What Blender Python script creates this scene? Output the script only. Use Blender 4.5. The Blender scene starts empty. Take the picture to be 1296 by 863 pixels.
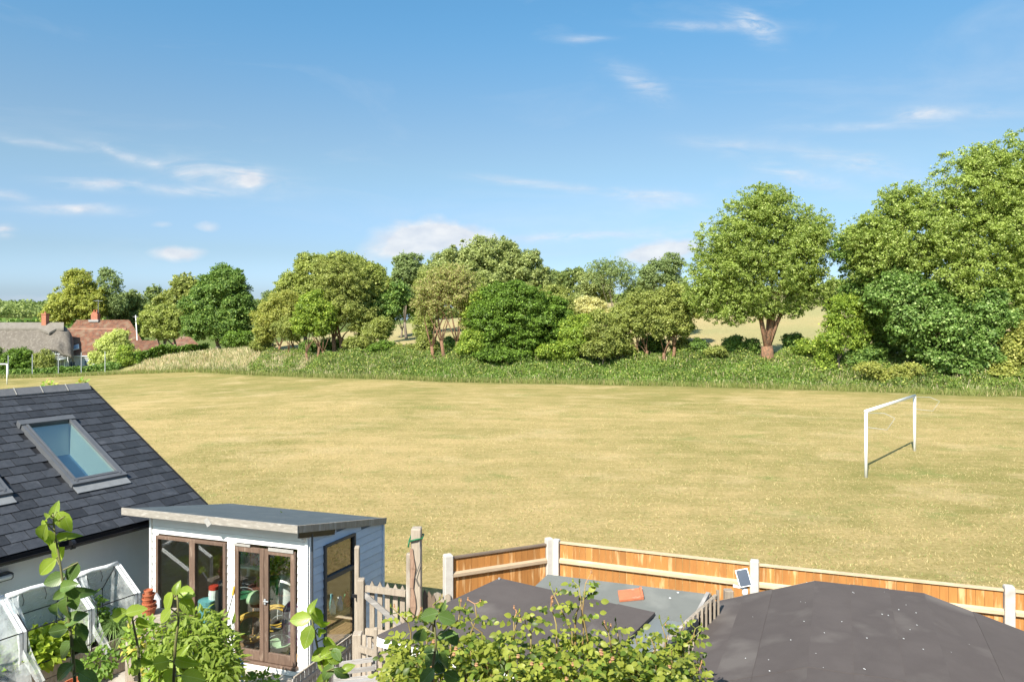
import bpy, math, random
import numpy as np
from mathutils import Vector, Matrix
R = math.radians
scn = bpy.context.scene
col = scn.collection
random.seed(7)
rng = np.random.default_rng(7)

# ------------------------------------------------------------------ camera, sky, sun, exposure
K, HZ, CZ = 950.0, 402.0, 5.1          # focal length in photo pixels, horizon row, eye height
cam_d = bpy.data.cameras.new('camera'); cam = bpy.data.objects.new('camera', cam_d); col.objects.link(cam)
cam_d.sensor_width = 36; cam_d.lens = K / 1296 * 36
cam_d.shift_y = -(431.5 - HZ) / 1296
cam_d.clip_start = .05; cam_d.clip_end = 5000
cam.location = (0, 0, CZ); cam.rotation_euler = (R(90), 0, 0)
scn.camera = cam
scn.view_settings.view_transform = 'Standard'; scn.view_settings.look = 'None'
scn.view_settings.exposure = 1.05; scn.view_settings.gamma = 1; scn.view_settings.use_curve_mapping = False
try:
    scn.cycles.max_bounces = 7; scn.cycles.transparent_max_bounces = 24; scn.cycles.transmission_bounces = 6
    scn.cycles.caustics_reflective = False; scn.cycles.caustics_refractive = False
except Exception: pass

TO_SUN = Vector((-1.02, -2.07, 2.13)).normalized()
sd = bpy.data.lights.new('sun', 'SUN'); sun = bpy.data.objects.new('sun', sd); col.objects.link(sun)
sd.energy = 4.6; sd.angle = R(.53); sd.color = (1, .93, .82)
sun.rotation_euler = TO_SUN.to_track_quat('Z', 'Y').to_euler(); sun.location = (-20, -40, 40)

world = bpy.data.worlds.new('World'); scn.world = world; world.use_nodes = True
def build_world():
    nt = world.node_tree; N = nt.nodes; L = nt.links; N.clear()
    out = N.new('ShaderNodeOutputWorld'); bg = N.new('ShaderNodeBackground'); bg.inputs[1].default_value = .088
    sky = N.new('ShaderNodeTexSky'); sky.sky_type = 'NISHITA'; sky.sun_disc = False
    sky.sun_elevation = math.asin(TO_SUN.z); sky.sun_rotation = math.atan2(TO_SUN.x, TO_SUN.y) % (2 * math.pi)
    sky.air_density = 1.0; sky.dust_density = 2.0; sky.ozone_density = 2.0; sky.altitude = 100
    hs = N.new('ShaderNodeHueSaturation'); hs.inputs['Saturation'].default_value = SKY_SAT; hs.inputs['Value'].default_value = SKY_VAL
    L.new(sky.outputs[0], hs.inputs['Color'])
    tc = N.new('ShaderNodeTexCoord'); sp = N.new('ShaderNodeSeparateXYZ'); L.new(tc.outputs['Generated'], sp.inputs[0])
    rp = N.new('ShaderNodeValToRGB'); rp.color_ramp.interpolation = 'EASE'; L.new(sp.outputs[2], rp.inputs[0])
    st = [(0, (1.40, 1.75, 2.50)), (.035, (.93, 1.15, 1.55)), (.09, (.75, .87, 1.02)), (.2, (.81, .91, .89)), (.4, (.58, 1.0, 1.08)), (1, (.85, 1.1, 1.15))]
    for i, (q, c_) in enumerate(st):  # pale air near the horizon, deeper blue above
        el = rp.color_ramp.elements[i] if i < 2 else rp.color_ramp.elements.new(q)
        el.position = q; el.color = c_+(1,)
    ti = N.new('ShaderNodeMix'); ti.data_type = 'RGBA'; ti.blend_type = 'MULTIPLY'; ti.inputs[0].default_value = 1; L.new(hs.outputs[0], ti.inputs[6]); L.new(rp.outputs[0], ti.inputs[7]); hs = ti
    def M(op, a, b=None, c=None, clamp=False):
        n = N.new('ShaderNodeMath'); n.operation = op; n.use_clamp = clamp
        for i, x in enumerate((a, b, c)):
            if x is None: continue
            if isinstance(x, (int, float)): n.inputs[i].default_value = x
            else: L.new(x, n.inputs[i])
        return n.outputs[0]
    ay = M('MAXIMUM', M('ABSOLUTE', sp.outputs[1]), .02)
    a = M('DIVIDE', sp.outputs[0], ay); e = M('DIVIDE', sp.outputs[2], ay)
    front = M('GREATER_THAN', sp.outputs[1], 0.0)
    cb = N.new('ShaderNodeCombineXYZ'); L.new(a, cb.inputs[0]); L.new(e, cb.inputs[1])
    def noise(sx, sy, detail, rough, dist, seed=0, ang=0):
        mp = N.new('ShaderNodeMapping'); mp.inputs['Scale'].default_value = (sx, sy, 1); mp.inputs['Location'].default_value = (seed, seed, 0)
        mp.inputs['Rotation'].default_value = (0, 0, ang)
        L.new(cb.outputs[0], mp.inputs[0])
        n = N.new('ShaderNodeTexNoise'); n.inputs['Scale'].default_value = 1; n.inputs['Detail'].default_value = detail
        n.inputs['Roughness'].default_value = rough; n.inputs['Distortion'].default_value = dist
        L.new(mp.outputs[0], n.inputs[0]); return n.outputs[0]
    wisp = noise(9, 42, 8, .62, 1.2, 3.1, R(-8)); puff = noise(16, 38, 8, .6, .3, 8.2)
    shade = noise(30, 60, 5, .55, .2, 1.3)
    warp = M('SUBTRACT', noise(14, 20, 4, .6, 0, 5.5), .5)
    def blob(u, v, wu, wv, slope, s):
        u0 = (u - 648) / K; v0 = (HZ - v) / K
        dx = M('SUBTRACT', a, u0)
        dy = M('SUBTRACT', M('SUBTRACT', e, v0), M('MULTIPLY', dx, slope))
        dy = M('ADD', dy, M('MULTIPLY', warp, wv / K * 2.2))
        dx = M('MULTIPLY', dx, K / wu); dy = M('MULTIPLY', dy, K / wv)
        q = M('ADD', M('MULTIPLY', dx, dx), M('MULTIPLY', dy, dy))
        return M('MULTIPLY', M('EXPONENT', M('MULTIPLY', q, -1)), s)
    def total(bl):
        t = None
        for b in bl:
            x = blob(*b); t = x if t is None else M('ADD', t, x)
        return t
    W = [(285, 222, 70, 15, -.14, .75), (318, 229, 14, 12, 0, 1.0), (125, 233, 55, 6, -.04, .8), (165, 198, 55, 6, -.28, .55),
         (240, 243, 60, 6, -.05, .6), (90, 265, 60, 7, -.02, .8), (4, 293, 12, 8, 0, .9), (10, 247, 30, 5, -.2, .5), (955, 33, 26, 13, -.5, .95), (900, 33, 70, 6, -.02, .5),
         (735, 49, 30, 4, 0, .45), (808, 104, 34, 14, -.5, .6), (1168, 145, 30, 8, .05, 1.0), (1090, 160, 80, 5, .02, .35),
         (835, 252, 55, 9, -.05, .7), (735, 299, 80, 6, .05, .65), (1010, 223, 55, 9, -.25, .6), (1075, 205, 80, 12, -.2, .5),
         (690, 234, 80, 5, -.1, .5), (920, 185, 50, 8, -.1, .35), (1250, 142, 40, 6, 0, .4), (40, 180, 60, 5, -.15, .35), (900, 300, 80, 20, 0, .35)]
    Pf = [(535, 297, 46, 15, -.05, 1.5), (590, 305, 50, 16, -.1, 1.3), (500, 318, 45, 14, 0, 1.1), (225, 321, 32, 8, .05, 1.1), (262, 287, 18, 6, 0, .6), (205, 284, 16, 5, 0, .45),
          (855, 314, 40, 15, .1, 1.2), (815, 325, 35, 10, 0, .9), (60, 380, 110, 9, 0, .35)]
    wm = M('MULTIPLY', total(W), M('MULTIPLY', M('SUBTRACT', wisp, .33, clamp=True), 4.2))
    pm = M('SUBTRACT', M('MULTIPLY', total(Pf), M('ADD', M('MULTIPLY', puff, 1.9), .15)), .18, clamp=True)
    pm = M('MULTIPLY', pm, 1.15, clamp=True)
    wm = M('MULTIPLY', wm, .8, clamp=True)
    m = M('MULTIPLY', M('MAXIMUM', wm, M('MULTIPLY', pm, .85)), front)
    # thin general wisps everywhere
    g = N.new('ShaderNodeTexNoise'); g.inputs['Scale'].default_value = 3; g.inputs['Detail'].default_value = 7; g.inputs['Roughness'].default_value = .6; g.inputs['Distortion'].default_value = .8
    mp = N.new('ShaderNodeMapping'); mp.inputs['Scale'].default_value = (1, 1, 4); L.new(tc.outputs['Generated'], mp.inputs[0]); L.new(mp.outputs[0], g.inputs[0])
    gm = M('MULTIPLY', M('MULTIPLY', M('SUBTRACT', g.outputs[0], .52, clamp=True), 1.0), .6, clamp=True)
    m = M('MINIMUM', M('ADD', m, gm), .92)
    cr = N.new('ShaderNodeMix'); cr.data_type = 'RGBA'
    cr.inputs[6].default_value = (4.0, 4.25, 4.7, 1); cr.inputs[7].default_value = (5.2, 5.25, 5.3, 1); L.new(M('MULTIPLY', M('SUBTRACT', shade, .3, clamp=True), 2.4, clamp=True), cr.inputs[0])
    mix = N.new('ShaderNodeMix'); mix.data_type = 'RGBA'
    L.new(m, mix.inputs[0]); L.new(hs.outputs[2], mix.inputs[6]); L.new(cr.outputs[2], mix.inputs[7])
    L.new(mix.outputs[2], bg.inputs[0]); L.new(bg.outputs[0], out.inputs[0])
SKY_SAT, SKY_VAL = 1.0, 1.0
build_world()

# ------------------------------------------------------------------ helpers
def P(u, v, D): return Vector(((u - 648) / K * D, D, CZ - (v - HZ) / K * D))
def PZ(u, v, z): return P(u, v, (CZ - z) * K / (v - HZ))
def lerp(a, b, t): return a + (b - a) * t

class MB:
    def __init__(s): s.v = []; s.f = []; s.mi = []
    def quad(s, a, b, c, d):
        n = len(s.v); s.v += [tuple(a), tuple(b), tuple(c), tuple(d)]; s.f.append((n, n+1, n+2, n+3)); return s
    def poly(s, pts):
        n = len(s.v); s.v += [tuple(p) for p in pts]; s.f.append(tuple(range(n, n+len(pts)))); return s
    def hexa(s, b, t):            # bottom 4 pts, top 4 pts (ccw from above)
        n = len(s.v); s.v += [tuple(p) for p in b] + [tuple(p) for p in t]
        s.f += [(n+3, n+2, n+1, n), (n+4, n+5, n+6, n+7)] + [(n+i, n+(i+1) % 4, n+4+(i+1) % 4, n+4+i) for i in range(4)]; return s
    def box(s, c, size, M=None):
        x, y, z = [q/2 for q in size]
        pts = [Vector(p) for p in ((-x,-y,-z),(x,-y,-z),(x,y,-z),(-x,y,-z),(-x,-y,z),(x,-y,z),(x,y,z),(-x,y,z))]
        if M is not None: pts = [M @ p for p in pts]
        pts = [p + Vector(c) for p in pts]
        return s.hexa(pts[:4], pts[4:])
    def beam(s, a, b, w, h, up=(0, 0, 1)):   # rectangular bar a->b; w sideways, h along up
        a = Vector(a); b = Vector(b); d = (b-a).normalized(); sd = d.cross(Vector(up))
        if sd.length < 1e-4: sd = d.cross(Vector((0, 1, 0)))
        sd.normalize(); uu = sd.cross(d).normalized()
        q = [sd*(-w/2)+uu*(-h/2), sd*(w/2)+uu*(-h/2), sd*(w/2)+uu*(h/2), sd*(-w/2)+uu*(h/2)]
        return s.hexa([a+x for x in q], [b+x for x in q])
    def tube(s, pts, rad, n=8, cap=True):
        pts = [Vector(p) for p in pts]; m = len(pts)
        if not hasattr(rad, '__len__'): rad = [rad]*m
        base = len(s.v); prev = None
        for i, p in enumerate(pts):
            d = (pts[min(i+1, m-1)] - pts[max(i-1, 0)]).normalized()
            if prev is None:
                x = d.cross(Vector((0, 0, 1)));
                if x.length < 1e-3: x = d.cross(Vector((0, 1, 0)))
            else: x = prev - d*prev.dot(d)
            x.normalize(); prev = x; y = d.cross(x)
            for k in range(n):
                a = 2*math.pi*k/n; s.v.append(tuple(p + (x*math.cos(a)+y*math.sin(a))*rad[i]))
        for i in range(m-1):
            for k in range(n):
                a = base+i*n+k; b = base+i*n+(k+1) % n
                s.f.append((a, b, b+n, a+n))
        if cap:
            s.f.append(tuple(base+k for k in reversed(range(n)))); s.f.append(tuple(base+(m-1)*n+k for k in range(n)))
        return s
    def lathe(s, c, prof, n=16, axis=None):
        c = Vector(c); base = len(s.v)
        for r, z in prof:
            for k in range(n):
                a = 2*math.pi*k/n; s.v.append((c.x+r*math.cos(a), c.y+r*math.sin(a), c.z+z))
        for i in range(len(prof)-1):
            for k in range(n):
                a = base+i*n+k; b = base+i*n+(k+1) % n; s.f.append((a, b, b+n, a+n))
        return s
    def build(s, name, m, parent=None, smooth=False, loc=None, bevel=0):
        me = bpy.data.meshes.new(name)
        me.from_pydata(s.v, [], s.f); me.update()
        if m: me.materials.append(m)
        if smooth: me.polygons.foreach_set('use_smooth', [True]*len(me.polygons))
        return add(name, me, parent, loc, bevel)

def add(name, me, parent=None, loc=None, bevel=0):
    o = bpy.data.objects.new(name, me); col.objects.link(o)
    if parent is not None: o.parent = parent; o.matrix_parent_inverse = PINV(parent)
    if loc is not None: o.location = loc
    if bevel:
        b = o.modifiers.new('bevel', 'BEVEL'); b.width = bevel; b.segments = 1; b.limit_method = 'ANGLE'
    return o
def PINV(p):
    # world matrix of a parent that may itself be parented (no rotation is used on parents)
    m = Matrix.Translation(WL(p)); return m.inverted()
def WL(p):
    return Vector(p.get('_w', (0, 0, 0)))
def empty(name, loc, label, cat, group=None):
    o = bpy.data.objects.new(name, None); col.objects.link(o); o.location = loc; o['_w'] = tuple(loc); o.empty_display_size = .1
    return tag(o, label, cat, group)
def tag(o, label=None, cat=None, group=None, kind=None):
    if label: o['label'] = label
    if cat: o['category'] = cat
    if group: o['group'] = group
    if kind: o['kind'] = kind
    return o

# ------------------------------------------------------------------ materials
def C(c): return (c[0], c[1], c[2], 1)
def mat(name, c1, c2=None, scale=8, rough=.7, bump=0, rnd=0, stretch=(1, 1, 1), spec=.4, detail=6, metal=0, c3=None, s3=1.5, f3=.5, bscale=None, coord='Object', contrast=1.0):
    m = bpy.data.materials.new(name); m.use_nodes = True; nt = m.node_tree; N = nt.nodes; L = nt.links
    b = N['Principled BSDF']; b.inputs['Roughness'].default_value = rough; b.inputs['Metallic'].default_value = metal
    b.inputs['Specular IOR Level'].default_value = spec
    tc = N.new('ShaderNodeTexCoord'); mp = N.new('ShaderNodeMapping'); mp.inputs['Scale'].default_value = stretch; L.new(tc.outputs[coord], mp.inputs[0])
    oi = N.new('ShaderNodeObjectInfo')
    # shift the texture for each object so copies differ
    va = N.new('ShaderNodeVectorMath'); va.operation = 'ADD'; ml = N.new('ShaderNodeMath'); ml.operation = 'MULTIPLY'; ml.inputs[1].default_value = 37.0 if rnd else 0
    L.new(oi.outputs['Random'], ml.inputs[0]); L.new(mp.outputs[0], va.inputs[0]); L.new(ml.outputs[0], va.inputs[1])
    n = N.new('ShaderNodeTexNoise'); n.inputs['Scale'].default_value = scale; n.inputs['Detail'].default_value = detail; n.inputs['Roughness'].default_value = .6
    L.new(va.outputs[0], n.inputs[0])
    mr = N.new('ShaderNodeMapRange'); w = .22/contrast; mr.inputs[1].default_value = .5-w; mr.inputs[2].default_value = .5+w
    L.new(n.outputs[0], mr.inputs[0])
    mx = N.new('ShaderNodeMix'); mx.data_type = 'RGBA'; mx.inputs[6].default_value = C(c1); mx.inputs[7].default_value = C(c2 or c1)
    L.new(mr.outputs[0], mx.inputs[0]); cur = mx.outputs[2]
    if c3 is not None:
        n3 = N.new('ShaderNodeTexNoise'); n3.inputs['Scale'].default_value = s3; n3.inputs['Detail'].default_value = 4; L.new(va.outputs[0], n3.inputs[0])
        r3 = N.new('ShaderNodeMapRange'); r3.inputs[1].default_value = f3; r3.inputs[2].default_value = f3+.15; L.new(n3.outputs[0], r3.inputs[0])
        m3 = N.new('ShaderNodeMix'); m3.data_type = 'RGBA'; m3.inputs[7].default_value = C(c3); L.new(r3.outputs[0], m3.inputs[0]); L.new(cur, m3.inputs[6]); cur = m3.outputs[2]
    if rnd:
        hs = N.new('ShaderNodeHueSaturation'); mr2 = N.new('ShaderNodeMapRange'); mr2.inputs[3].default_value = 1-rnd; mr2.inputs[4].default_value = 1+rnd
        L.new(oi.outputs['Random'], mr2.inputs[0]); L.new(mr2.outputs[0], hs.inputs['Value']); L.new(cur, hs.inputs['Color']); cur = hs.outputs[0]
    L.new(cur, b.inputs['Base Color'])
    if bump:
        nb = N.new('ShaderNodeTexNoise'); nb.inputs['Scale'].default_value = bscale or scale*3; nb.inputs['Detail'].default_value = 6; L.new(va.outputs[0], nb.inputs[0])
        bp = N.new('ShaderNodeBump'); bp.inputs['Strength'].default_value = bump; bp.inputs['Distance'].default_value = .02
        L.new(nb.outputs[0], bp.inputs['Height']); L.new(bp.outputs[0], b.inputs['Normal'])
    return m
LG = (1.66, 1.74, 1.25)
def leafmat(name, dark, light, accent=None, trans=.3, rough=.55, spec=.35, nscale=1.0, acc=.12, gain=LG):
    dark, light = [tuple(a*g*k for a, g in zip(q, gain)) for q, k in ((dark, .8), (light, 1.12))]; accent = accent and tuple(a*g for a, g in zip(accent, gain)); trans = min(.5, trans+.1)
    m = bpy.data.materials.new(name); m.use_nodes = True; nt = m.node_tree; N = nt.nodes; L = nt.links
    b = N['Principled BSDF']; b.inputs['Roughness'].default_value = rough; b.inputs['Specular IOR Level'].default_value = spec
    at = N.new('ShaderNodeAttribute'); at.attribute_name = 'rnd'; oi = N.new('ShaderNodeObjectInfo')
    ad = N.new('ShaderNodeMath'); ad.operation = 'ADD'; L.new(at.outputs['Fac'], ad.inputs[0]); L.new(oi.outputs['Random'], ad.inputs[1])
    fr = N.new('ShaderNodeMath'); fr.operation = 'FRACT'; L.new(ad.outputs[0], fr.inputs[0])
    ge = N.new('ShaderNodeNewGeometry'); n = N.new('ShaderNodeTexNoise'); n.inputs['Scale'].default_value = nscale; n.inputs['Detail'].default_value = 3; L.new(ge.outputs['Position'], n.inputs[0])
    mr = N.new('ShaderNodeMapRange'); mr.inputs[1].default_value = .3; mr.inputs[2].default_value = .7; L.new(n.outputs[0], mr.inputs[0])
    av = N.new('ShaderNodeMath'); av.operation = 'MULTIPLY_ADD'; av.inputs[1].default_value = .5; L.new(fr.outputs[0], av.inputs[0])
    hf = N.new('ShaderNodeMath'); hf.operation = 'MULTIPLY'; hf.inputs[1].default_value = .5; L.new(mr.outputs[0], hf.inputs[0]); L.new(hf.outputs[0], av.inputs[2])
    mx = N.new('ShaderNodeMix'); mx.data_type = 'RGBA'; mx.inputs[6].default_value = C(dark); mx.inputs[7].default_value = C(light); L.new(av.outputs[0], mx.inputs[0]); cur = mx.outputs[2]
    if accent:
        gt = N.new('ShaderNodeMath'); gt.operation = 'GREATER_THAN'; gt.inputs[1].default_value = 1-acc
        f2 = N.new('ShaderNodeMath'); f2.operation = 'MULTIPLY'; f2.inputs[1].default_value = 7.13; L.new(fr.outputs[0], f2.inputs[0]); f3 = N.new('ShaderNodeMath'); f3.operation = 'FRACT'; L.new(f2.outputs[0], f3.inputs[0]); L.new(f3.outputs[0], gt.inputs[0])
        m2 = N.new('ShaderNodeMix'); m2.data_type = 'RGBA'; m2.inputs[7].default_value = C(accent); L.new(gt.outputs[0], m2.inputs[0]); L.new(cur, m2.inputs[6]); cur = m2.outputs[2]
    L.new(cur, b.inputs['Base Color'])
    tr = N.new('ShaderNodeBsdfTranslucent'); hs = N.new('ShaderNodeHueSaturation'); hs.inputs['Value'].default_value = 1.5; hs.inputs['Saturation'].default_value = 1.1; L.new(cur, hs.inputs['Color']); L.new(hs.outputs[0], tr.inputs[0])
    ms = N.new('ShaderNodeMixShader'); ms.inputs[0].default_value = trans; L.new(b.outputs[0], ms.inputs[1]); L.new(tr.outputs[0], ms.inputs[2])
    L.new(ms.outputs[0], N['Material Output'].inputs[0])
    return m
def glassmat(name, tint=(.9, .95, .95), ior=1.5, refl=1.0, rough=.0):
    m = bpy.data.materials.new(name); m.use_nodes = True; nt = m.node_tree; N = nt.nodes; L = nt.links
    N.remove(N['Principled BSDF'])
    g = N.new('ShaderNodeBsdfGlossy'); g.inputs['Roughness'].default_value = rough; t = N.new('ShaderNodeBsdfTransparent'); t.inputs[0].default_value = C(tint)
    lw = N.new('ShaderNodeLayerWeight'); lw.inputs[0].default_value = .5; pw = N.new('ShaderNodeMath'); pw.operation = 'POWER'; pw.inputs[1].default_value = 4.0; L.new(lw.outputs['Facing'], pw.inputs[0])
    f0 = ((ior-1)/(ior+1))**2*2; mu = N.new('ShaderNodeMath'); mu.operation = 'MULTIPLY_ADD'; mu.inputs[1].default_value = (1-f0)*refl; mu.inputs[2].default_value = f0*refl; mu.use_clamp = True
    L.new(pw.outputs[0], mu.inputs[0]); ms = N.new('ShaderNodeMixShader'); L.new(mu.outputs[0], ms.inputs[0]); L.new(t.outputs[0], ms.inputs[1]); L.new(g.outputs[0], ms.inputs[2])
    L.new(ms.outputs[0], N['Material Output'].inputs[0]); return m

# ------------------------------------------------------------------ numpy meshes of many leaves
QUAD = (np.array([[0, 0, 0], [.42, .5, .06], [0, 1, 0], [-.42, .5, .06]], float), np.array([[0, 1, 2, 3]]))
def leaf_template(w=.32, droop=.18, fold=.10, rows=4):
    V = []; ys = {6: [0, .14, .38, .64, .86, 1], 4: [0, .3, .68, 1], 3: [0, .5, 1]}[rows]
    wd = {6: [.05, .66, 1, .88, .48, .03], 4: [.06, 1, .75, .05], 3: [.1, 1, .08]}[rows]
    for y, q in zip(ys, wd):
        z = -droop*y*y
        V += [(-w*q, y, z+fold*q), (0, y, z), (w*q, y, z+fold*q)]
    F = []
    for i in range(rows-1):
        a = i*3; F += [(a, a+1, a+4, a+3), (a+1, a+2, a+5, a+4)]
    return np.array(V, float), np.array(F)
LEAF = leaf_template(); LEAF3 = leaf_template(.3, .15, .1, 3); LANCE = leaf_template(.17, .3, .06, 4); BLADE = leaf_template(.035, .45, .01)
def unit(a): return a/np.maximum(np.linalg.norm(a, axis=-1, keepdims=True), 1e-9)
def leaf_mesh(name, pos, ydir, nrm, size, m, tmpl=QUAD, smooth=False):
    n = len(pos); TV, TF = tmpl; k = len(TV)
    y = unit(ydir); x = unit(np.cross(y, nrm)); z = np.cross(x, y)
    size = np.broadcast_to(np.asarray(size, float), (n,))
    V = pos[:, None, :] + size[:, None, None]*(TV[None, :, 0:1]*x[:, None, :] + TV[None, :, 1:2]*y[:, None, :] + TV[None, :, 2:3]*z[:, None, :])
    V = V.reshape(-1, 3); F = (TF[None]+(np.arange(n)*k)[:, None, None]).reshape(-1, 4)
    me = bpy.data.meshes.new(name)
    me.vertices.add(len(V)); me.vertices.foreach_set('co', V.astype(np.float32).ravel())
    me.loops.add(F.size); me.loops.foreach_set('vertex_index', F.astype(np.int32).ravel())
    me.polygons.add(len(F)); me.polygons.foreach_set('loop_start', np.arange(0, F.size, 4, dtype=np.int32))
    try: me.polygons.foreach_set('loop_total', np.full(len(F), 4, np.int32))
    except Exception: pass
    if smooth: me.polygons.foreach_set('use_smooth', np.ones(len(F), bool))
    me.update(calc_edges=True)
    a = me.attributes.new('rnd', 'FLOAT', 'FACE'); a.data.foreach_set('value', np.repeat(rng.random(n), len(TF)).astype(np.float32))
    me.materials.append(m); return me
def rdir(n):
    return unit(rng.normal(size=(n, 3)))
_tm = {}
def leaf_obj(pos, ydir, nrm, size, m, parent, tmpl, key, name='leaf'):
    """one leaf as an object of its own, sharing mesh data with the others"""
    kk = (key, m.name)
    if kk not in _tm:
        me = bpy.data.meshes.new('leaf_'+key); me.from_pydata([tuple(v) for v in tmpl[0]], [], [tuple(int(i) for i in f) for f in tmpl[1]]); me.materials.append(m)
        me.polygons.foreach_set('use_smooth', [True]*len(me.polygons)); _tm[kk] = me
    o = bpy.data.objects.new(name, _tm[kk]); col.objects.link(o); o.parent = parent
    y = Vector(ydir).normalized(); x = y.cross(Vector(nrm)).normalized(); z = x.cross(y)
    M = Matrix((x, y, z)).transposed().to_4x4(); M = Matrix.Translation(Vector(pos)-WL(parent)) @ M @ Matrix.Scale(size, 4)
    o.matrix_basis = M; return o
# ------------------------------------------------------------------ materials in use
M_ = {}
M_['render'] = mat('white_render', (.86, .86, .85), (.80, .80, .79), 3, .85, .1, bscale=120)
M_['slate'] = mat('slate', (.024, .027, .033), (.040, .043, .051), 14, .6, .25, .36, spec=.4, c3=(.062, .066, .076), s3=5, f3=.62)
M_['ridge'] = mat('ridge_tile', (.10, .105, .115), (.14, .14, .15), 12, .7, .2, .15)
M_['mortar'] = mat('mortar', (.35, .34, .32), (.28, .27, .26), 20, .9)
M_['black'] = mat('black_plastic', (.012, .012, .014), None, 5, .35)
M_['leadgrey'] = mat('grey_metal', (.10, .105, .115), (.125, .13, .14), 6, .42, metal=.2, rnd=.08)
M_['lead'] = mat('lead_flashing', (.15, .155, .165), (.20, .21, .22), 9, .6, .1)
M_['glass'] = glassmat('window_glass', (.92, .96, .95), 1.5, 1.2)
M_['skyglass'] = glassmat('skylight_glass', (.84, .94, .93), 1.7, 1.8)
M_['fieldglass'] = glassmat('reflecting_glass', (.45, .40, .30), 1.7, 1.6)
M_['innerwhite'] = mat('white_lining', (.72, .74, .72), (.68, .7, .68), 3, .6)
M_['shedwhite'] = mat('white_painted_board', (.80, .81, .81), (.73, .74, .74), 5, .62, .08, .03, c3=(.62, .62, .59), s3=2.2, f3=.62)
M_['shedblue'] = mat('blue_painted_board', (.54, .63, .76), (.47, .56, .69), 6, .62, .1, .06)
M_['oldwood'] = mat('weathered_wood', (.36, .31, .25), (.23, .19, .15), 5, .85, .3, .16, stretch=(6, 6, .8), c3=(.43, .39, .34), s3=2, f3=.55)
M_['fascia'] = mat('weathered_fascia', (.36, .33, .29), (.27, .245, .215), 5, .85, .35, .1, stretch=(1.5, 1.5, 6), c3=(.44, .41, .37), s3=6, f3=.55, contrast=1.2)
M_['gatewood'] = mat('grey_timber', (.40, .34, .27), (.27, .225, .18), 5, .85, .3, .14, stretch=(7, 7, .9), c3=(.30, .25, .19), s3=9, f3=.56)
M_['greywood'] = mat('silver_timber', (.33, .315, .30), (.24, .225, .215), 5, .85, .3, .14, stretch=(1, 1, 6), c3=(.42, .40, .38), s3=3, f3=.55)
M_['redwood'] = mat('split_reddish_bark', (.36, .24, .17), (.22, .13, .09), 8, .9, .4, 0, stretch=(6, 6, .8))
M_['brownframe'] = mat('brown_stained_frame', (.175, .115, .085), (.115, .075, .056), 5, .55, .15, .12, stretch=(6, 6, 1), c3=(.27, .20, .155), s3=4, f3=.58)
M_['felt'] = mat('brown_grey_felt', (.104, .090, .086), (.074, .063, .061), 1.6, .93, .35, .05, bscale=160, spec=.12, c3=(.130, .115, .108), s3=1.6, f3=.54, detail=9)
M_['feltblue'] = mat('blue_grey_felt', (.165, .185, .190), (.14, .158, .162), 3, .93, .3, .04, bscale=160, spec=.12, c3=(.20, .215, .21), s3=2.2, f3=.55)
M_['feltgreen'] = mat('green_grey_felt', (.165, .172, .162), (.135, .142, .134), 3, .93, .3, .04, bscale=160, spec=.12, c3=(.20, .205, .19), s3=2.2, f3=.55)
M_['feltroof'] = mat('slate_blue_felt', (.092, .112, .125), (.076, .094, .106), 3, .9, .25, 0, bscale=140, spec=.15, c3=(.11, .128, .138), s3=2.5, f3=.56)
M_['closeboard'] = mat('golden_fence_board', (.41, .185, .050), (.33, .14, .037), 4, .7, .15, .17, stretch=(5, 5, .8), c3=(.58, .36, .17), s3=3.2, f3=.56)
M_['rail'] = mat('pale_fence_rail', (.55, .43, .29), (.47, .35, .22), 6, .75, .15, .05, stretch=(1, 1, 5), c3=(.60, .49, .35), s3=4, f3=.55)
M_['railgrey'] = mat('greyed_fence_rail', (.42, .32, .22), (.33, .25, .17), 6, .8, .2, .05, stretch=(1, 1, 5))
M_['darkcap'] = mat('dark_capping', (.19, .14, .10), (.13, .095, .07), 6, .8, .2, .05)
M_['concrete'] = mat('concrete_post', (.52, .495, .455), (.44, .415, .38), 12, .85, .15, .05, c3=(.38, .36, .33), s3=5, f3=.62)
M_['terracotta'] = mat('terracotta', (.42, .125, .055), (.33, .095, .045), 10, .75, .12, .15, c3=(.50, .24, .14), s3=6, f3=.6)
M_['terracottatile'] = mat('terracotta_tile', (.52, .17, .08), (.42, .13, .065), 12, .75, .2, 0, c3=(.58, .36, .27), s3=9, f3=.6)
M_['white'] = mat('white_paint', (.82, .82, .80), (.76, .76, .74), 6, .4)
M_['whiteplastic'] = mat('white_plastic', (.8, .8, .78), None, 6, .35)
M_['galv'] = mat('grey_net_steel', (.40, .42, .44), (.34, .36, .38), 6, .5, metal=.3)
M_['solar'] = mat('solar_cell', (.012, .018, .045), (.018, .026, .06), 8, .15, spec=.6)
M_['brick'] = None
M_['floorwood'] = mat('shed_floor_board', (.36, .21, .11), (.27, .15, .08), 4, .6, .1, .12, stretch=(1, 6, 1))
M_['inner'] = mat('bare_shed_lining', (.50, .40, .31), (.40, .31, .24), 3, .8, .1, .1, stretch=(1, 1, 5))
M_['hose'] = mat('yellow_hose', (.66, .40, .06), (.56, .33, .05), 9, .45)
M_['green_plastic'] = mat('green_plastic', (.02, .16, .06), (.02, .12, .05), 7, .4)
M_['palegreen'] = mat('pale_green_plastic', (.42, .56, .34), (.36, .5, .3), 5, .5)
M_['darkplastic'] = mat('dark_grey_plastic', (.06, .065, .075), None, 5, .45)
M_['purple'] = mat('purple_bag', (.10, .02, .09), (.30, .28, .30), 12, .5, contrast=3)
M_['red'] = mat('red_plastic', (.5, .05, .03), None, 5, .4)
M_['bluehandle'] = mat('blue_plastic', (.10, .25, .52), None, 5, .4)
M_['bluegreen'] = mat('teal_ceramic', (.12, .36, .36), (.2, .45, .5), 5, .3)
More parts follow.
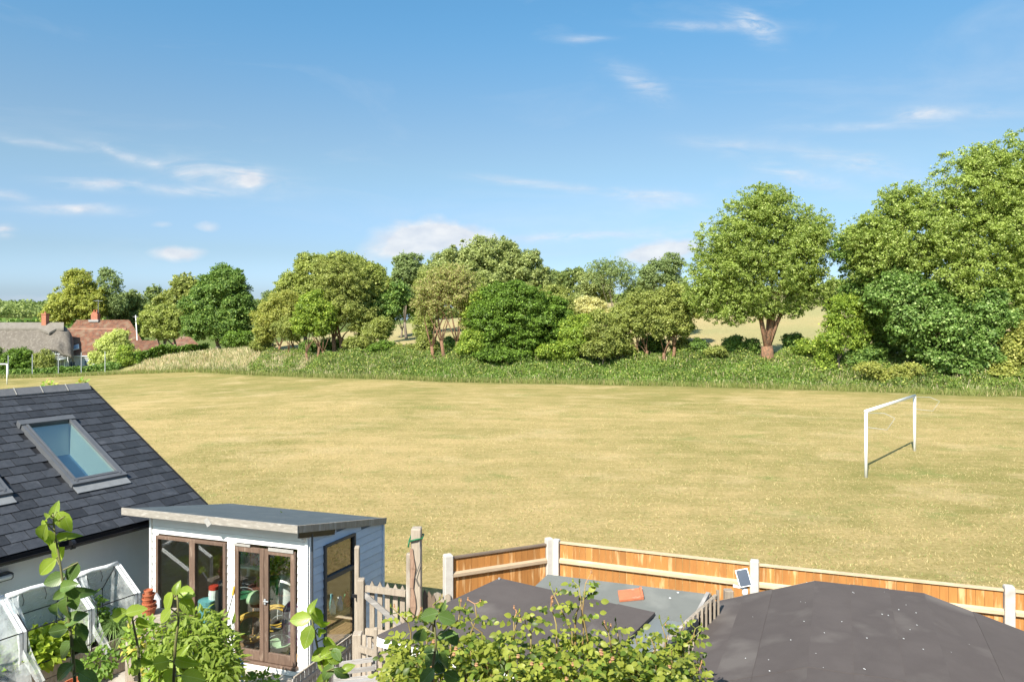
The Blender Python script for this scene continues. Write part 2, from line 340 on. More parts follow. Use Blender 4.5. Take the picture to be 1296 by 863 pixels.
M_['soil'] = mat('dark_soil', (.05, .035, .025), (.08, .055, .04), 20, .95, .5)
M_['bark'] = mat('grey_brown_bark', (.12, .095, .07), (.20, .165, .125), 3, .9, .4, stretch=(2, 2, .5))
M_['ivybark'] = mat('reddish_dead_ivy_bark', (.16, .09, .055), (.27, .14, .08), 5, .95, 1.0, stretch=(2, 2, .9), c3=(.09, .07, .045), s3=6, f3=.5, contrast=1.8)
M_['stem'] = mat('green_brown_stem', (.18, .15, .07), (.14, .17, .06), 10, .6)
M_['rosestem'] = mat('rose_stem', (.22, .20, .07), (.28, .17, .08), 10, .6)
M_['thatch'] = mat('thatch', (.150, .130, .108), (.105, .090, .074), 1.1, .95, .6, 0, stretch=(1.6, 1.6, .9), bscale=9, c3=(.185, .163, .138), s3=2.4, f3=.52)
M_['thatchridge'] = mat('thatch_ridge', (.20, .18, .155), (.15, .132, .112), 2, .95, .4, 0)
M_['tile'] = mat('old_clay_tile', (.215, .095, .055), (.105, .056, .040), 2.6, .9, .6, .10, bscale=8, c3=(.20, .135, .090), s3=1.3, f3=.5, contrast=1.8)
M_['cottagewhite'] = mat('limewash', (.80, .80, .79), (.72, .72, .71), 1, .8)
M_['timber'] = mat('dark_timber', (.05, .04, .035), None, 3, .7)
M_['farwindow'] = mat('far_window_glass', (.10, .13, .17), (.16, .2, .26), .8, .15, spec=.7)
M_['chimney'] = mat('chimney_brick', (.42, .17, .10), (.30, .12, .075), 3, .85)
def brickmat():
    m = bpy.data.materials.new('house_brick'); m.use_nodes = True; N = m.node_tree.nodes; L = m.node_tree.links; b = N['Principled BSDF']; b.inputs['Roughness'].default_value = .85
    tc = N.new('ShaderNodeTexCoord'); mp = N.new('ShaderNodeMapping'); mp.inputs['Rotation'].default_value = (R(90), 0, 0); L.new(tc.outputs['Object'], mp.inputs[0])
    t = N.new('ShaderNodeTexBrick'); t.inputs['Color1'].default_value = (.30, .12, .07, 1); t.inputs['Color2'].default_value = (.22, .09, .055, 1); t.inputs['Mortar'].default_value = (.4, .36, .3, 1)
    t.inputs['Scale'].default_value = 1; t.inputs['Brick Width'].default_value = .225; t.inputs['Row Height'].default_value = .075; t.inputs['Mortar Size'].default_value = .005
    L.new(mp.outputs[0], t.inputs[0]); L.new(t.outputs[0], b.inputs['Base Color']); return m
M_['brick'] = brickmat()
def clothmat(nm='clear_pvc_cover', lo=.10, hi=.36):
    m = bpy.data.materials.new(nm); m.use_nodes = True; N = m.node_tree.nodes; L = m.node_tree.links; b = N['Principled BSDF']
    b.inputs['Base Color'].default_value = (.82, .86, .86, 1); b.inputs['Roughness'].default_value = .25
    ge = N.new('ShaderNodeTexCoord'); n = N.new('ShaderNodeTexNoise'); n.inputs['Scale'].default_value = 7; n.inputs['Detail'].default_value = 5; L.new(ge.outputs['Object'], n.inputs[0])
    bp = N.new('ShaderNodeBump'); bp.inputs['Strength'].default_value = .5; bp.inputs['Distance'].default_value = .05; L.new(n.outputs[0], bp.inputs['Height']); L.new(bp.outputs[0], b.inputs['Normal'])
    t = N.new('ShaderNodeBsdfTransparent'); t.inputs[0].default_value = (.93, .96, .96, 1)
    mr = N.new('ShaderNodeMapRange'); mr.inputs[1].default_value = .3; mr.inputs[2].default_value = .7; mr.inputs[3].default_value = lo; mr.inputs[4].default_value = hi; L.new(n.outputs[0], mr.inputs[0])
    ms = N.new('ShaderNodeMixShader'); L.new(mr.outputs[0], ms.inputs[0]); L.new(b.outputs[0], ms.inputs[2]); L.new(t.outputs[0], ms.inputs[1]); 
    sub = N.new('ShaderNodeMath'); 
    L.new(ms.outputs[0], N['Material Output'].inputs[0]); N.remove(sub); return m
M_['pvc'] = clothmat(); M_['pvcfront'] = clothmat('milky_pvc_cover', .22, .50)
M_['pvcwhite'] = mat('white_pvc_sleeve', (.78, .80, .80), (.68, .70, .71), 9, .4, .3)

# ------------------------------------------------------------------ terrain: one sheet
FX = []
def fz(X): return -.033*max(0.0, -X-9.0) if X > -75 else -2.178
for u, v in ((-60, 479), (0, 478), (60, 477), (100, 475.5), (160, 473), (250, 470), (330, 474), (420, 477), (560, 482), (700, 484), (850, 487), (1000, 491), (1100, 494), (1200, 498), (1296, 500), (1400, 503)):
    k = (648-u)/K; D = (4.803 if k > .14 else 5.1)/((v-HZ)/K - (.033*k if k > .14 else 0)); FX.append((-k*D, D))
FX.sort(); FXx = np.array([p[0] for p in FX]); FXy = np.array([p[1] for p in FX])
def sstep(t): t = np.clip(t, 0, 1); return t*t*(3-2*t)
def hnoise(x, y):
    return (np.sin(x*.31+1.3)*np.cos(y*.27+.4)*.5+np.sin(x*.77+y*.5)*.25+np.cos(y*.9-x*.4+2)*.25)
def edge_y(X): return np.interp(X, FXx, FXy)
def terrain(X, Y):
    X = np.asarray(X, float); Y = np.asarray(Y, float)
    z = -.033*np.clip(-X-9, 0, 66)
    s = Y-edge_y(X)
    hb = np.interp(X, [-62, -48, -37, -31, -20, -3, 22, 70], [0, .35, 1.45, 1.7, 1.15, 1.35, 1.6, 1.6])
    z = z+hb*sstep((s-.3)/6.5)*(1+.07*hnoise(X*2, Y*2))
    hr = np.interp(X, [-60, -45, -30, -17, 0, 15, 45, 90, 160], [0, .4, 1.6, 3.4, 4.8, 6.0, 7.2, 8.5, 9])
    z = z+hr*sstep((s-5)/75)
    z = z+.5*sstep((s-10)/40)*hnoise(X*.25, Y*.25)
    far = np.exp(-((Y-420)/120)**2)*sstep((-X-60)/120)*11
    return z+far+sstep((Y-250)/500)*np.where(X > -40, 4, 0)*0
def tz(X, Y): return float(terrain(X, Y))
xs = np.concatenate([np.linspace(-1500, -140, 14), np.arange(-130, 130.1, 2.0), np.linspace(140, 1500, 14)])
ys = np.concatenate([np.linspace(-200, -10, 8), np.arange(0, 44, 4.0), np.arange(44, 105, 1.0), np.arange(106, 200, 4.0), np.linspace(210, 700, 26), np.linspace(800, 2500, 8)])
GX, GY = np.meshgrid(xs, ys); GZ = terrain(GX, GY)
nx, ny = len(xs), len(ys)
V = np.stack([GX, GY, GZ], -1).reshape(-1, 3)
ii = np.arange(nx*ny).reshape(ny, nx); F = np.stack([ii[:-1, :-1], ii[:-1, 1:], ii[1:, 1:], ii[1:, :-1]], -1).reshape(-1, 4)
me = bpy.data.meshes.new('ground'); me.from_pydata(V.tolist(), [], F.tolist()); me.polygons.foreach_set('use_smooth', [True]*len(F))
S = (GY-edge_y(GX)).reshape(-1)
bank = (sstep((S+2.5)/2.5)*(1-sstep((S-8)/6)))*sstep((GX.reshape(-1)+34)/8+.2) + sstep((S+1.5)/1.5)*(GX.reshape(-1) < -44)*1.0
a = me.attributes.new('bank', 'FLOAT', 'POINT'); a.data.foreach_set('value', np.clip(bank, 0, 1).astype(np.float32))
a = me.attributes.new('hill', 'FLOAT', 'POINT'); a.data.foreach_set('value', sstep((S-1)/3).astype(np.float32))
def groundmat():
    m = bpy.data.materials.new('dry_mown_grass'); m.use_nodes = True; N = m.node_tree.nodes; L = m.node_tree.links; b = N['Principled BSDF']; b.inputs['Roughness'].default_value = .95; b.inputs['Specular IOR Level'].default_value = .08
    ge = N.new('ShaderNodeNewGeometry')
    def mapped(sc, rot=0):
        mp = N.new('ShaderNodeMapping'); mp.inputs['Scale'].default_value = sc; mp.inputs['Rotation'].default_value = (0, 0, rot); L.new(ge.outputs['Position'], mp.inputs[0]); return mp.outputs[0]
    def noise(vec, s, d=5, r=.6, dist=0):
        n = N.new('ShaderNodeTexNoise'); n.inputs['Scale'].default_value = s; n.inputs['Detail'].default_value = d; n.inputs['Roughness'].default_value = r; n.inputs['Distortion'].default_value = dist; L.new(vec, n.inputs[0]); return n.outputs[0]
    def rngm(x, lo, hi, o0=0., o1=1.):
        r = N.new('ShaderNodeMapRange'); r.inputs[1].default_value = lo; r.inputs[2].default_value = hi; r.inputs[3].default_value = o0; r.inputs[4].default_value = o1; L.new(x, r.inputs[0]); return r.outputs[0]
    def mix(f, a, bb, blend='MIX'):
        x = N.new('ShaderNodeMix'); x.data_type = 'RGBA'; x.blend_type = blend
        for i, q in ((0, f), (6, a), (7, bb)):
            if isinstance(q, (int, float)): x.inputs[i].default_value = q
            elif isinstance(q, tuple): x.inputs[i].default_value = C(q)
            else: L.new(q, x.inputs[i])
        return x.outputs[2]
    def mth(op, a, bb):
        x = N.new('ShaderNodeMath'); x.operation = op
        for i, q in enumerate((a, bb)):
            if isinstance(q, (int, float)): x.inputs[i].default_value = q
            else: L.new(q, x.inputs[i])
        return x.outputs[0]
    big = noise(mapped((1, 1, 1)), .07, 7, .66, .6)
    mid = noise(mapped((1, 1.1, 1), .3), .55, 9, .74, .3)
    fine = noise(mapped((1, 1, 1)), 8, 7, .8)
    grain = noise(mapped((1, 1, 1)), 38, 4, .75)
    f = mth('ADD', mth('MULTIPLY', big, .5), mth('ADD', mth('MULTIPLY', mid, .34), mth('MULTIPLY', fine, .16)))
    wv = N.new('ShaderNodeTexWave'); wv.wave_type = 'BANDS'; wv.bands_direction = 'Y'; wv.inputs['Scale'].default_value = .16; wv.inputs['Distortion'].default_value = 1.6; wv.inputs['Detail'].default_value = 3; wv.inputs['Detail Scale'].default_value = .6
    L.new(mapped((1, 1, 1), R(8)), wv.inputs[0])
    w2 = N.new('ShaderNodeTexWave'); w2.wave_type = 'BANDS'; w2.bands_direction = 'Y'; w2.inputs['Scale'].default_value = .55; w2.inputs['Distortion'].default_value = 2.2; w2.inputs['Detail'].default_value = 4; w2.inputs['Detail Scale'].default_value = .5
    L.new(mapped((1, 1, 1), R(-4)), w2.inputs[0])
    f = mth('ADD', f, mth('MULTIPLY', mth('SUBTRACT', wv.outputs['Fac'], .5), .030))
    f = mth('ADD', f, mth('MULTIPLY', mth('SUBTRACT', w2.outputs['Fac'], .5), .020))
    sepp = N.new('ShaderNodeSeparateXYZ'); L.new(ge.outputs['Position'], sepp.inputs[0])
    f = mth('SUBTRACT', f, mth('MULTIPLY', rngm(sepp.outputs[1], 34, 56), .060)); f = mth('SUBTRACT', f, mth('MULTIPLY', rngm(sepp.outputs[0], 4, 26), .050))
    c = mix(rngm(f, .398, .562), (.31, .27, .095), (.57, .42, .20))
    c = mix(rngm(noise(mapped((1, 1.3, 1), .5), .22, 8, .72), .53, .63, 0, .6), c, (.62, .465, .25))
    c = mix(rngm(noise(mapped((1, 1.2, 1), -.4), .3, 8, .74, .5), .56, .68, 0, .75), c, (.24, .275, .085))
    hillc = mix(rngm(noise(mapped((1, 1, 1)), .05, 5), .4, .6), (.47, .37, .19), (.36, .33, .16))
    at = N.new('ShaderNodeAttribute'); at.attribute_name = 'hill'; c = mix(at.outputs['Fac'], c, hillc)
    at2 = N.new('ShaderNodeAttribute'); at2.attribute_name = 'bank'; c = mix(at2.outputs['Fac'], c, mix(rngm(mid, .4, .6), (.10, .15, .035), (.16, .19, .055)))
    c = mix(rngm(grain, .34, .62, .74, 1.0), (.16, .13, .05), c)
    c = mix(1.0, c, mix(rngm(fine, .36, .62), (.70, .72, .64), (1., 1., 1.)), 'MULTIPLY')
    L.new(c, b.inputs['Base Color'])
    bp = N.new('ShaderNodeBump'); bp.inputs['Strength'].default_value = .75; bp.inputs['Distance'].default_value = .05
    L.new(mth('ADD', grain, mth('MULTIPLY', fine, 1.2)), bp.inputs['Height']); L.new(bp.outputs[0], b.inputs['Normal'])
    return m
me.materials.append(groundmat()); ground = add('ground', me); tag(ground, kind='structure')

gp = [(-9, -6), (9, -6), (9.5, 8.1), (6.1, 9.15), (.62, 11.15), (-.9, 10.4), (-2.2, 12.1), (-5.3, 13.2), (-9, 10)]
g = MB().poly([(x, y, .012) for x, y in gp]).build('garden_path', mat('garden_paving', (.46, .43, .38), (.36, .33, .28), 5, .9, .3, c3=(.22, .19, .15), s3=1.5, f3=.5))
tag(g, kind='structure')
# rough grass on the bank, brambles, and pale tall grass: nobody could count these
def scatter_bank(n, x0, x1, s0, s1, hmax, size, m, name, up=.5, tmpl=QUAD, clump=1.0, hmin=0):
    X = rng.uniform(x0, x1, n); s = rng.uniform(s0, s1, n); Y = edge_y(X)+s
    z = terrain(X, Y)
    cl = .55+.45*np.sin(X*1.7+2*np.sin(Y*.9))*np.cos(Y*1.3+X*.3); cl = np.clip(cl*clump+(1-clump)*.6, .08, 1)
    fade = sstep((s-s0)/1.6+.18)
    h = (rng.random(n)**.6)*hmax*cl*fade+hmin
    pos = np.stack([X, Y, z+h], -1)
    nr = unit(rdir(n)+np.array([-.15, -.6, .7]))
    yd = unit(rdir(n)*.9+np.array([0, -.1, up]))
    return leaf_mesh(name, pos, yd, nr, size*rng.uniform(.6, 1.35, n), m, tmpl)
M_['bramble'] = leafmat('bramble_leaf', (.045, .075, .018), (.120, .160, .040), (.26, .26, .09), .22, nscale=.35, acc=.13)
M_['nettle'] = leafmat('nettle_leaf', (.048, .088, .018), (.105, .160, .034), (.20, .24, .07), .22, nscale=.25)
M_['straw'] = leafmat('straw_grass', (.55, .46, .26), (.74, .63, .42), (.27, .31, .11), .2, nscale=.45, acc=.3, gain=(1, 1, 1))
o = add('bramble_bank', scatter_bank(190000, -27, 46, -.5, 8.5, 1.15, .125, M_['bramble'], 'bramble_bank')); tag(o, 'low green bramble and nettle growth along the foot of the hedgerow bank', 'brambles', kind='stuff')
o = add('nettle_patch', scatter_bank(60000, -9, 22, -.6, 4.5, .95, .115, M_['nettle'], 'nettle_patch', clump=.4)); tag(o, 'brighter green nettles on the bank below the dense dark green tree', 'nettles', kind='stuff')
o = add('tall_dry_grass', scatter_bank(20000, -43, -20, 1.0, 9, .3, .5, M_['straw'], 'tall_dry_grass', up=2.2, tmpl=(np.array([[-.06, 0, 0], [.06, 0, 0], [.02, 1, .1], [-.02, 1, .1]]), np.array([[0, 1, 2, 3]])))); tag(o, 'pale straw coloured tall grass on the left end of the bank', 'dry grass', kind='stuff')
BL = (np.array([[-.05, 0, 0], [.05, 0, 0], [.02, 1, .1], [-.02, 1, .1]]), np.array([[0, 1, 2, 3]]))
o = add('bank_grass', scatter_bank(45000, -40, 46, -.3, 9, .55, .42, leafmat('bank_grass_blade', (.12, .17, .045), (.28, .31, .11), (.62, .53, .33), .2, nscale=.3, acc=.25, gain=(1, 1, 1)), 'bank_grass', up=2.2, tmpl=BL, clump=1.4)); tag(o, 'long green and straw grass standing up through the brambles', 'grass', kind='stuff')
o = add('grass_verge', scatter_bank(30000, -60, 48, -1.3, .6, .16, .28, leafmat('verge_grass', (.16, .20, .05), (.28, .30, .09), (.44, .37, .18), .2, gain=(1, 1, 1)), 'grass_verge', up=2.2, tmpl=(np.array([[-.07, 0, 0], [.07, 0, 0], [.02, 1, .1], [-.02, 1, .1]]), np.array([[0, 1, 2, 3]])), clump=.2)); tag(o, 'unmown strip of green grass along the far edge of the playing field', 'grass', kind='stuff')

n_ = 160000; Yt = 12+33*rng.random(n_)**1.3; Xt = (rng.random(n_)*1.45-.72)*Yt
kp = ~((Yt < 15) & (Xt < 1)) & ((Yt > 12.6-.38*(Xt-.6)) | (Xt > 9)); Xt = Xt[kp]; Yt = Yt[kp]; n_ = len(Xt)
kp = (np.sin(Xt*1.9+1.7*np.sin(Yt*1.1))*np.cos(Yt*1.6+Xt*.5)+rng.random(n_)*2.2) > .55; kp &= (Xt > -2.6) | (Yt > 15.5+(-2.6-Xt)*.0); Xt = Xt[kp]; Yt = Yt[kp]; n_ = len(Xt)
gt_ = leafmat('dry_turf_blade', (.40, .34, .15), (.60, .47, .24), (.27, .30, .10), .2, nscale=.7, acc=.28, gain=(1, 1, 1))
o = add('turf_tufts', leaf_mesh('turf_tufts', np.stack([Xt, Yt, terrain(Xt, Yt)-.003], -1), unit(rdir(n_)*np.array([1, 1, .15])+np.array([0, 0, .75])), rdir(n_), .045*rng.uniform(.5, 1.4, n_), gt_, (np.array([[-.16, 0, 0], [.16, 0, 0], [.05, 1, .1], [-.05, 1, .1]]), np.array([[0, 1, 2, 3]])))); tag(o, 'short dry straw and green tufts of the mown playing field', 'grass', kind='stuff')
# ------------------------------------------------------------------ trees
def crown_leaves(lobes, D, dens, size, puff, flat=.75, stray=.12, inner=.5, back=.35, up=.45):
    pos = []; nr = []
    for L_ in lobes:
        u, v, ru, rv = L_[:4]; dD = L_[4] if len(L_) > 4 else 0
        DD = D+dD; c = np.array(P(u, v, DD)); sc = DD/K
        r = np.array([ru*sc, .5*(ru+rv)*sc*.95, rv*sc])
        rm = (r[0]*r[2])**.5; pr = puff*(rm**.5)*.34
        npf = max(6, int(2.6*4*math.pi*rm*rm/(math.pi*pr*pr)*.80))
        d = rdir(npf)
        keep = (d[:, 1] < .35) | (rng.random(npf) < back)
        d = d[keep]; npf = len(d)
        rad = 1-inner*rng.random(npf)**1.6-.06
        lump = 1+.13*np.sin(d[:, 0]*4.3+u)*np.cos(d[:, 2]*5.1+v)+.10*np.sin(d[:, 0]*9+d[:, 1]*7+v*1.7)*np.sin(d[:, 2]*10+u*.7)-.03
        pc = c+d*r*(rad*lump)[:, None]
        prr = pr*rng.uniform(.4, 1.5, npf)
        st = rng.random(npf) < stray
        pc[st] = (c+d*r*rng.uniform(1.0, 1.13, npf)[:, None])[st]; prr[st] *= .5
        cnt = np.maximum(4, (dens*4*math.pi*prr**2*.55/(size*size*.42)).astype(int))
        idx = np.repeat(np.arange(npf), cnt); n = len(idx)
        q = rdir(n); q[:, 2] = np.where((q[:, 2] < 0) & (rng.random(n) < .45), -q[:, 2], q[:, 2])
        rr = rng.random(n)**.45
        pos.append(pc[idx]+q*np.array([1, 1, flat])*(prr[idx]*rr)[:, None])
        nr.append(unit(q*.75+d[idx]*.35+rdir(n)*.55+np.array([0, 0, up])))
        # leafy shoots that break the outline
        ns_ = int((6+rm*5)*(.5+stray*3)); ds = rdir(ns_); ds[:, 2] = np.abs(ds[:, 2])*.9+.05; ds = unit(ds); ds = ds[ds[:, 1] < .4]; ns_ = len(ds)
        ln = rng.uniform(.10, .30, ns_)*rm**.75; gd_ = unit(ds*.7+rdir(ns_)*.35+np.array([0, 0, .55])); per = np.maximum(8, (ln*26*dens/(size/.12)).astype(int)); ix = np.repeat(np.arange(ns_), per); tt = rng.random(len(ix))
        pos.append(c+ds[ix]*r*.93+gd_[ix]*(ln[ix]*tt)[:, None]+rdir(len(ix))*(.16*rm**.4*(1-.75*tt))[:, None]); nr.append(unit(rdir(len(ix))+ds[ix]*.3+np.array([0, 0, up])))
        nl = int(n*.10); dl = rdir(nl); dl = dl[(dl[:, 1] < .35) | (rng.random(nl) < back)]; nl = len(dl)      # loose leaves between the clumps
        pos.append(c+dl*r*(rng.uniform(.6, .95, nl)*(1+.09*np.sin(dl[:, 0]*5+u)*np.cos(dl[:, 2]*6+v)))[:, None]); nr.append(unit(dl*.7+rdir(nl)*.7+np.array([0, 0, up])))
    return np.concatenate(pos), np.concatenate(nr)
LEAFCOUNT = 0
def tree(name, label, D, lobes, m, base, cat='tree', group=None, dens=1.0, size=.22, puff=1.0, trunk=.22, tm=None, limbs=6, trunks=None, stray=.12, inner=.5, seed=1, crownname='crown', flat=.75, fork=.3, back=.35, up=.45):
    size *= .70
    """lobes = crown masses (photo u, v, half width, half height[, depth offset]); base = photo column of the trunk foot"""
    global LEAFCOUNT
    rs = random.Random(seed)
    bx = (base-648)/K*D; bz = tz(bx, D)
    root = empty(name, (bx, D, bz), label, cat, group)
    p, nr = crown_leaves(lobes, D, dens, size, puff, flat, stray, inner, back, up)
    p[:, 2] = np.maximum(p[:, 2], bz+.1)
    yd = unit(rdir(len(p))+np.array([0, 0, -.25])); LEAFCOUNT += len(p)
    add(crownname, leaf_mesh(crownname, p, yd, nr, size*rng.uniform(.45, 1.45, len(p)), m), root)
    if trunk:
        mb = MB(); fl = [base] if not trunks else trunks
        for j, fu in enumerate(fl):
            fx = (fu-648)/K*D; z0 = tz(fx, D)-.2
            L0 = min(lobes, key=lambda q: abs(q[0]-fu)); top = P(L0[0], L0[1], D)
            hgt = top.z-z0; fk = z0+hgt*fork
            bendx = rs.uniform(-.3, .3)
            f = Vector((fx+bendx, D, fk))
            mb.tube([(fx, D, z0), (fx+.02, D, z0+.4), (fx+bendx*.4, D, lerp(z0, fk, .5)), f], [trunk*1.22, trunk*1.08, trunk*.92, trunk*.8], 9)
            pick = [l for l in lobes if abs(l[0]-fu) < 120] or lobes
            for i in range(limbs):
                l = pick[i % len(pick)]; t = P(l[0]+rs.uniform(-.7, .7)*l[2], l[1]+rs.uniform(-.75, .35)*l[3], D+rs.uniform(-.35, .5)*l[2]*D/K)
                if i == 0: mains = []
                st_ = Vector((fx, D, z0)).lerp(f, rs.uniform(.75, 1.0)) if i < 4 else (lambda q: q[0].lerp(q[1], rs.uniform(.1, .9)))(rs.choice(mains))
                if i >= 4 and t.z < st_.z: t.z = st_.z+rs.uniform(.2, .8)
                mid = st_.lerp(t, .5)+Vector((rs.uniform(-.3, .3), rs.uniform(-.3, .3), rs.uniform(-.1, .5)))
                mains.append((mid, t)) if i < 4 else None; lr = trunk*((.5, .45, .4, .34)[i] if i < 4 else .15); mb.tube([st_, st_.lerp(mid, .5)+Vector((rs.uniform(-.1, .1), 0, .12)), mid, t], [lr, lr*.75, lr*.5, lr*.12], 6)
        mb.build('trunk', tm or M_['bark'], root, smooth=True)
    return root
Lf = leafmat
# ------------------------------------------------------------------ the trees of the hedgerow and beyond
T = {}
T['olive'] = Lf('olive_leaf', (.085, .105, .030), (.205, .215, .072), (.27, .27, .12), .25)
T['cherry'] = Lf('cherry_leaf', (.085, .120, .030), (.210, .245, .075), (.30, .32, .16), .28)
T['ash'] = Lf('light_ash_leaf', (.095, .120, .034), (.225, .240, .080), (.31, .31, .14), .28)
T['sycamore'] = Lf('sycamore_leaf', (.050, .092, .022), (.110, .165, .050), (.22, .27, .13), .2)
T['deep'] = Lf('deep_green_leaf', (.040, .072, .013), (.092, .140, .024), (.16, .24, .05), .22)
T['maple'] = Lf('maple_leaf', (.045, .088, .022), (.105, .155, .042), (.18, .23, .07), .2)
T['bright'] = Lf('bright_green_leaf', (.085, .125, .025), (.175, .220, .045), (.30, .33, .08), .3)
T['yellow'] = Lf('yellow_green_leaf', (.135, .150, .045), (.25, .245, .085), (.32, .29, .12), .3)
T['sage'] = Lf('sage_green_leaf', (.105, .130, .050), (.205, .220, .100), (.29, .30, .17), .22)
T['brown'] = Lf('brown_dying_leaf', (.16, .13, .075), (.26, .22, .13), (.19, .21, .07), .2, acc=.4)
T['far'] = Lf('far_leaf', (.080, .110, .042), (.150, .175, .072), (.20, .22, .09), .2, nscale=.08)
T['bluish'] = Lf('bluish_leaf', (.095, .125, .060), (.17, .20, .10), None, .25)
T['willow'] = Lf('willow_leaf', (.13, .15, .04), (.26, .26, .075), (.33, .31, .11), .28)

# background first: wood on the far left hill
X = rng.uniform(-330, -150, 60000); Y = rng.uniform(340, 480, 60000); keep = X/Y < -.44; X = X[keep]; Y = Y[keep]
z = terrain(X, Y)+rng.random(len(X))**.4*7*(.6+.25*np.sin(X*.16+np.sin(Y*.1))*np.cos(Y*.13)+.15*np.sin(X*.5))
o = add('distant_wood', leaf_mesh('distant_wood', np.stack([X, Y, z], -1), rdir(len(X)), unit(rdir(len(X))+np.array([0, -.5, .9])), 1.25*rng.uniform(.6, 1.3, len(X)), T['far'])); tag(o, 'distant hazy green woodland on the far hill behind the thatched roof', 'woodland', kind='stuff')
X = rng.uniform(-130, -82, 22000); Y = rng.uniform(160, 168, 22000); z = terrain(X, Y)+rng.random(len(X))*(6.0+.4*np.sin(X*.9))
o = add('distant_hedge', leaf_mesh('distant_hedge', np.stack([X, Y, z+.3], -1), rdir(len(X)), unit(rdir(len(X))+np.array([0, -.3, .8])), 1.0*rng.uniform(.6, 1.3, len(X)), T['maple'])); tag(o, 'long clipped dark hedge beyond the thatched roof', 'hedge')
X = rng.uniform(-20, 110, 26000); Y = 145+.0*X+rng.uniform(0, 9, 26000); z = terrain(X, Y)+rng.random(26000)*(1.6+.8*np.sin(X*.31)+.5*np.sin(X*1.1))
o = add('hilltop_hedge', leaf_mesh('hilltop_hedge', np.stack([X, Y, z+.3], -1), rdir(len(X)), unit(rdir(len(X))+np.array([0, -.4, .8])), .7*rng.uniform(.6, 1.3, len(X)), T['far'])); tag(o, 'thin dark hedge along the skyline of the dry hill', 'hedge')

# far left group
tree('birch_tree', 'tall yellow green feathery tree behind the thatched cottage chimney', 118, [(100, 358, 20, 18), (88, 385, 26, 22), (118, 386, 18, 24), (72, 398, 18, 14)], T['willow'], 98, dens=1.1, size=.3, trunk=.22, puff=.9, seed=2)
tree('birch_tree', 'sparse pale leaved tree leaning right above the long tiled roof', 119, [(140, 360, 15, 17), (134, 345, 8, 6), (148, 384, 12, 14)], T['bluish'], 138, dens=.55, size=.3, trunk=.18, puff=.7, seed=3, stray=.3)
tree('round_tree', 'olive green tree behind the red tiled hip roof', 125, [(150, 390, 18, 18), (168, 382, 15, 14), (180, 402, 20, 14)], T['far'], 165, dens=1.1, size=.36, seed=4)
tree('round_tree', 'small dark bluish round tree on the skyline left of the big maple', 150, [(196, 375, 11, 14), (205, 388, 14, 12)], T['far'], 198, dens=1.2, size=.45, seed=5)
tree('round_tree', 'pale green domed tree standing behind the left side of the big maple', 130, [(235, 362, 18, 16), (222, 385, 24, 18), (250, 380, 18, 22)], T['olive'], 232, dens=1.2, size=.38, seed=6)
tree('maple_tree', 'large dark green maple with full round crown right of the cottages', 92, [(285, 365, 30, 28), (262, 388, 28, 28), (302, 393, 24, 30), (278, 408, 38, 22), (250, 412, 18, 18), (290, 350, 18, 12)], T['maple'], 277, dens=1.25, size=.26, trunk=.4, puff=1.1, seed=7)
tree('lime_tree', 'lighter yellow green tree between red tiled wing and big maple', 96, [(200, 402, 22, 17), (218, 405, 16, 16), (206, 418, 28, 12)], T['ash'], 210, dens=1.2, size=.26, trunk=.3, seed=8, trunks=[208, 222])
tree('bush', 'leafy bush at the foot of the big maple trunk', 90, [(303, 428, 18, 11), (292, 434, 12, 6)], T['deep'], 300, 'bush', dens=1.2, size=.22, trunk=.08, seed=9)
tree('round_tree', 'low distant tree seen in the gap right of the big maple', 140, [(330, 392, 14, 12), (342, 382, 12, 8)], T['far'], 334, dens=1.2, size=.42, seed=10)

# middle left group around the reddish trunks
tree('oak_tree', 'bushy green tree at the back left of the hedgerow clump', 86, [(395, 340, 24, 20), (372, 362, 22, 20), (362, 378, 18, 16), (388, 372, 20, 22)], T['ash'], 387, dens=1.15, size=.25, trunk=.28, seed=11)
tree('oak_tree', 'broad yellow green crown rising behind the reddish trunked tree', 80, [(438, 340, 40, 20), (462, 356, 26, 24), (470, 392, 20, 30), (440, 368, 40, 28)], T['ash'], 455, dens=1.15, size=.24, trunk=.3, seed=12)
tree('hawthorn_tree', 'open grey green tree with tall ivy stripped reddish trunk at centre of clump', 77, [(432, 358, 34, 32), (432, 385, 38, 24), (458, 405, 20, 18), (412, 340, 14, 14)], T['olive'], 432, dens=.85, size=.17, trunk=.24, tm=M_['ivybark'], limbs=10, trunks=[424, 433], puff=.8, seed=13, stray=.25)
tree('elder_tree', 'small bright green tree at the front of the left clump', 75.5, [(398, 388, 20, 22), (386, 406, 17, 17), (408, 410, 15, 16), (417, 398, 12, 16)], T['bright'], 402, dens=1.1, size=.2, trunk=.13, tm=M_['ivybark'], trunks=[390, 402, 410], seed=14)
tree('hazel_tree', 'pale yellowish bush like tree at left end of the reddish trunks', 82, [(345, 402, 24, 22), (358, 386, 20, 20), (368, 400, 20, 20), (334, 422, 13, 11)], T['yellow'], 352, dens=.8, size=.19, trunk=.14, tm=M_['ivybark'], trunks=[351, 372, 381], seed=15, stray=.2)
tree('thorn_bush', 'grey green twiggy bush among the reddish trunks', 79.5, [(364, 414, 18, 14), (374, 424, 10, 8)], T['olive'], 366, 'bush', dens=.8, size=.17, trunk=.08, tm=M_['ivybark'], seed=16)
tree('holly_tree', 'dark green dense tree in the shade right of the left clump', 80, [(478, 395, 18, 24), (492, 388, 16, 22), (505, 375, 14, 20), (484, 412, 14, 16)], T['maple'], 485, dens=1.2, size=.25, trunk=.2, seed=17)
tree('round_tree', 'dark trees filling the hollow beneath the slim bluish tree', 104, [(505, 385, 24, 18), (530, 378, 20, 22), (490, 372, 16, 18)], T['maple'], 508, dens=1.2, size=.3, trunk=.15, seed=118)
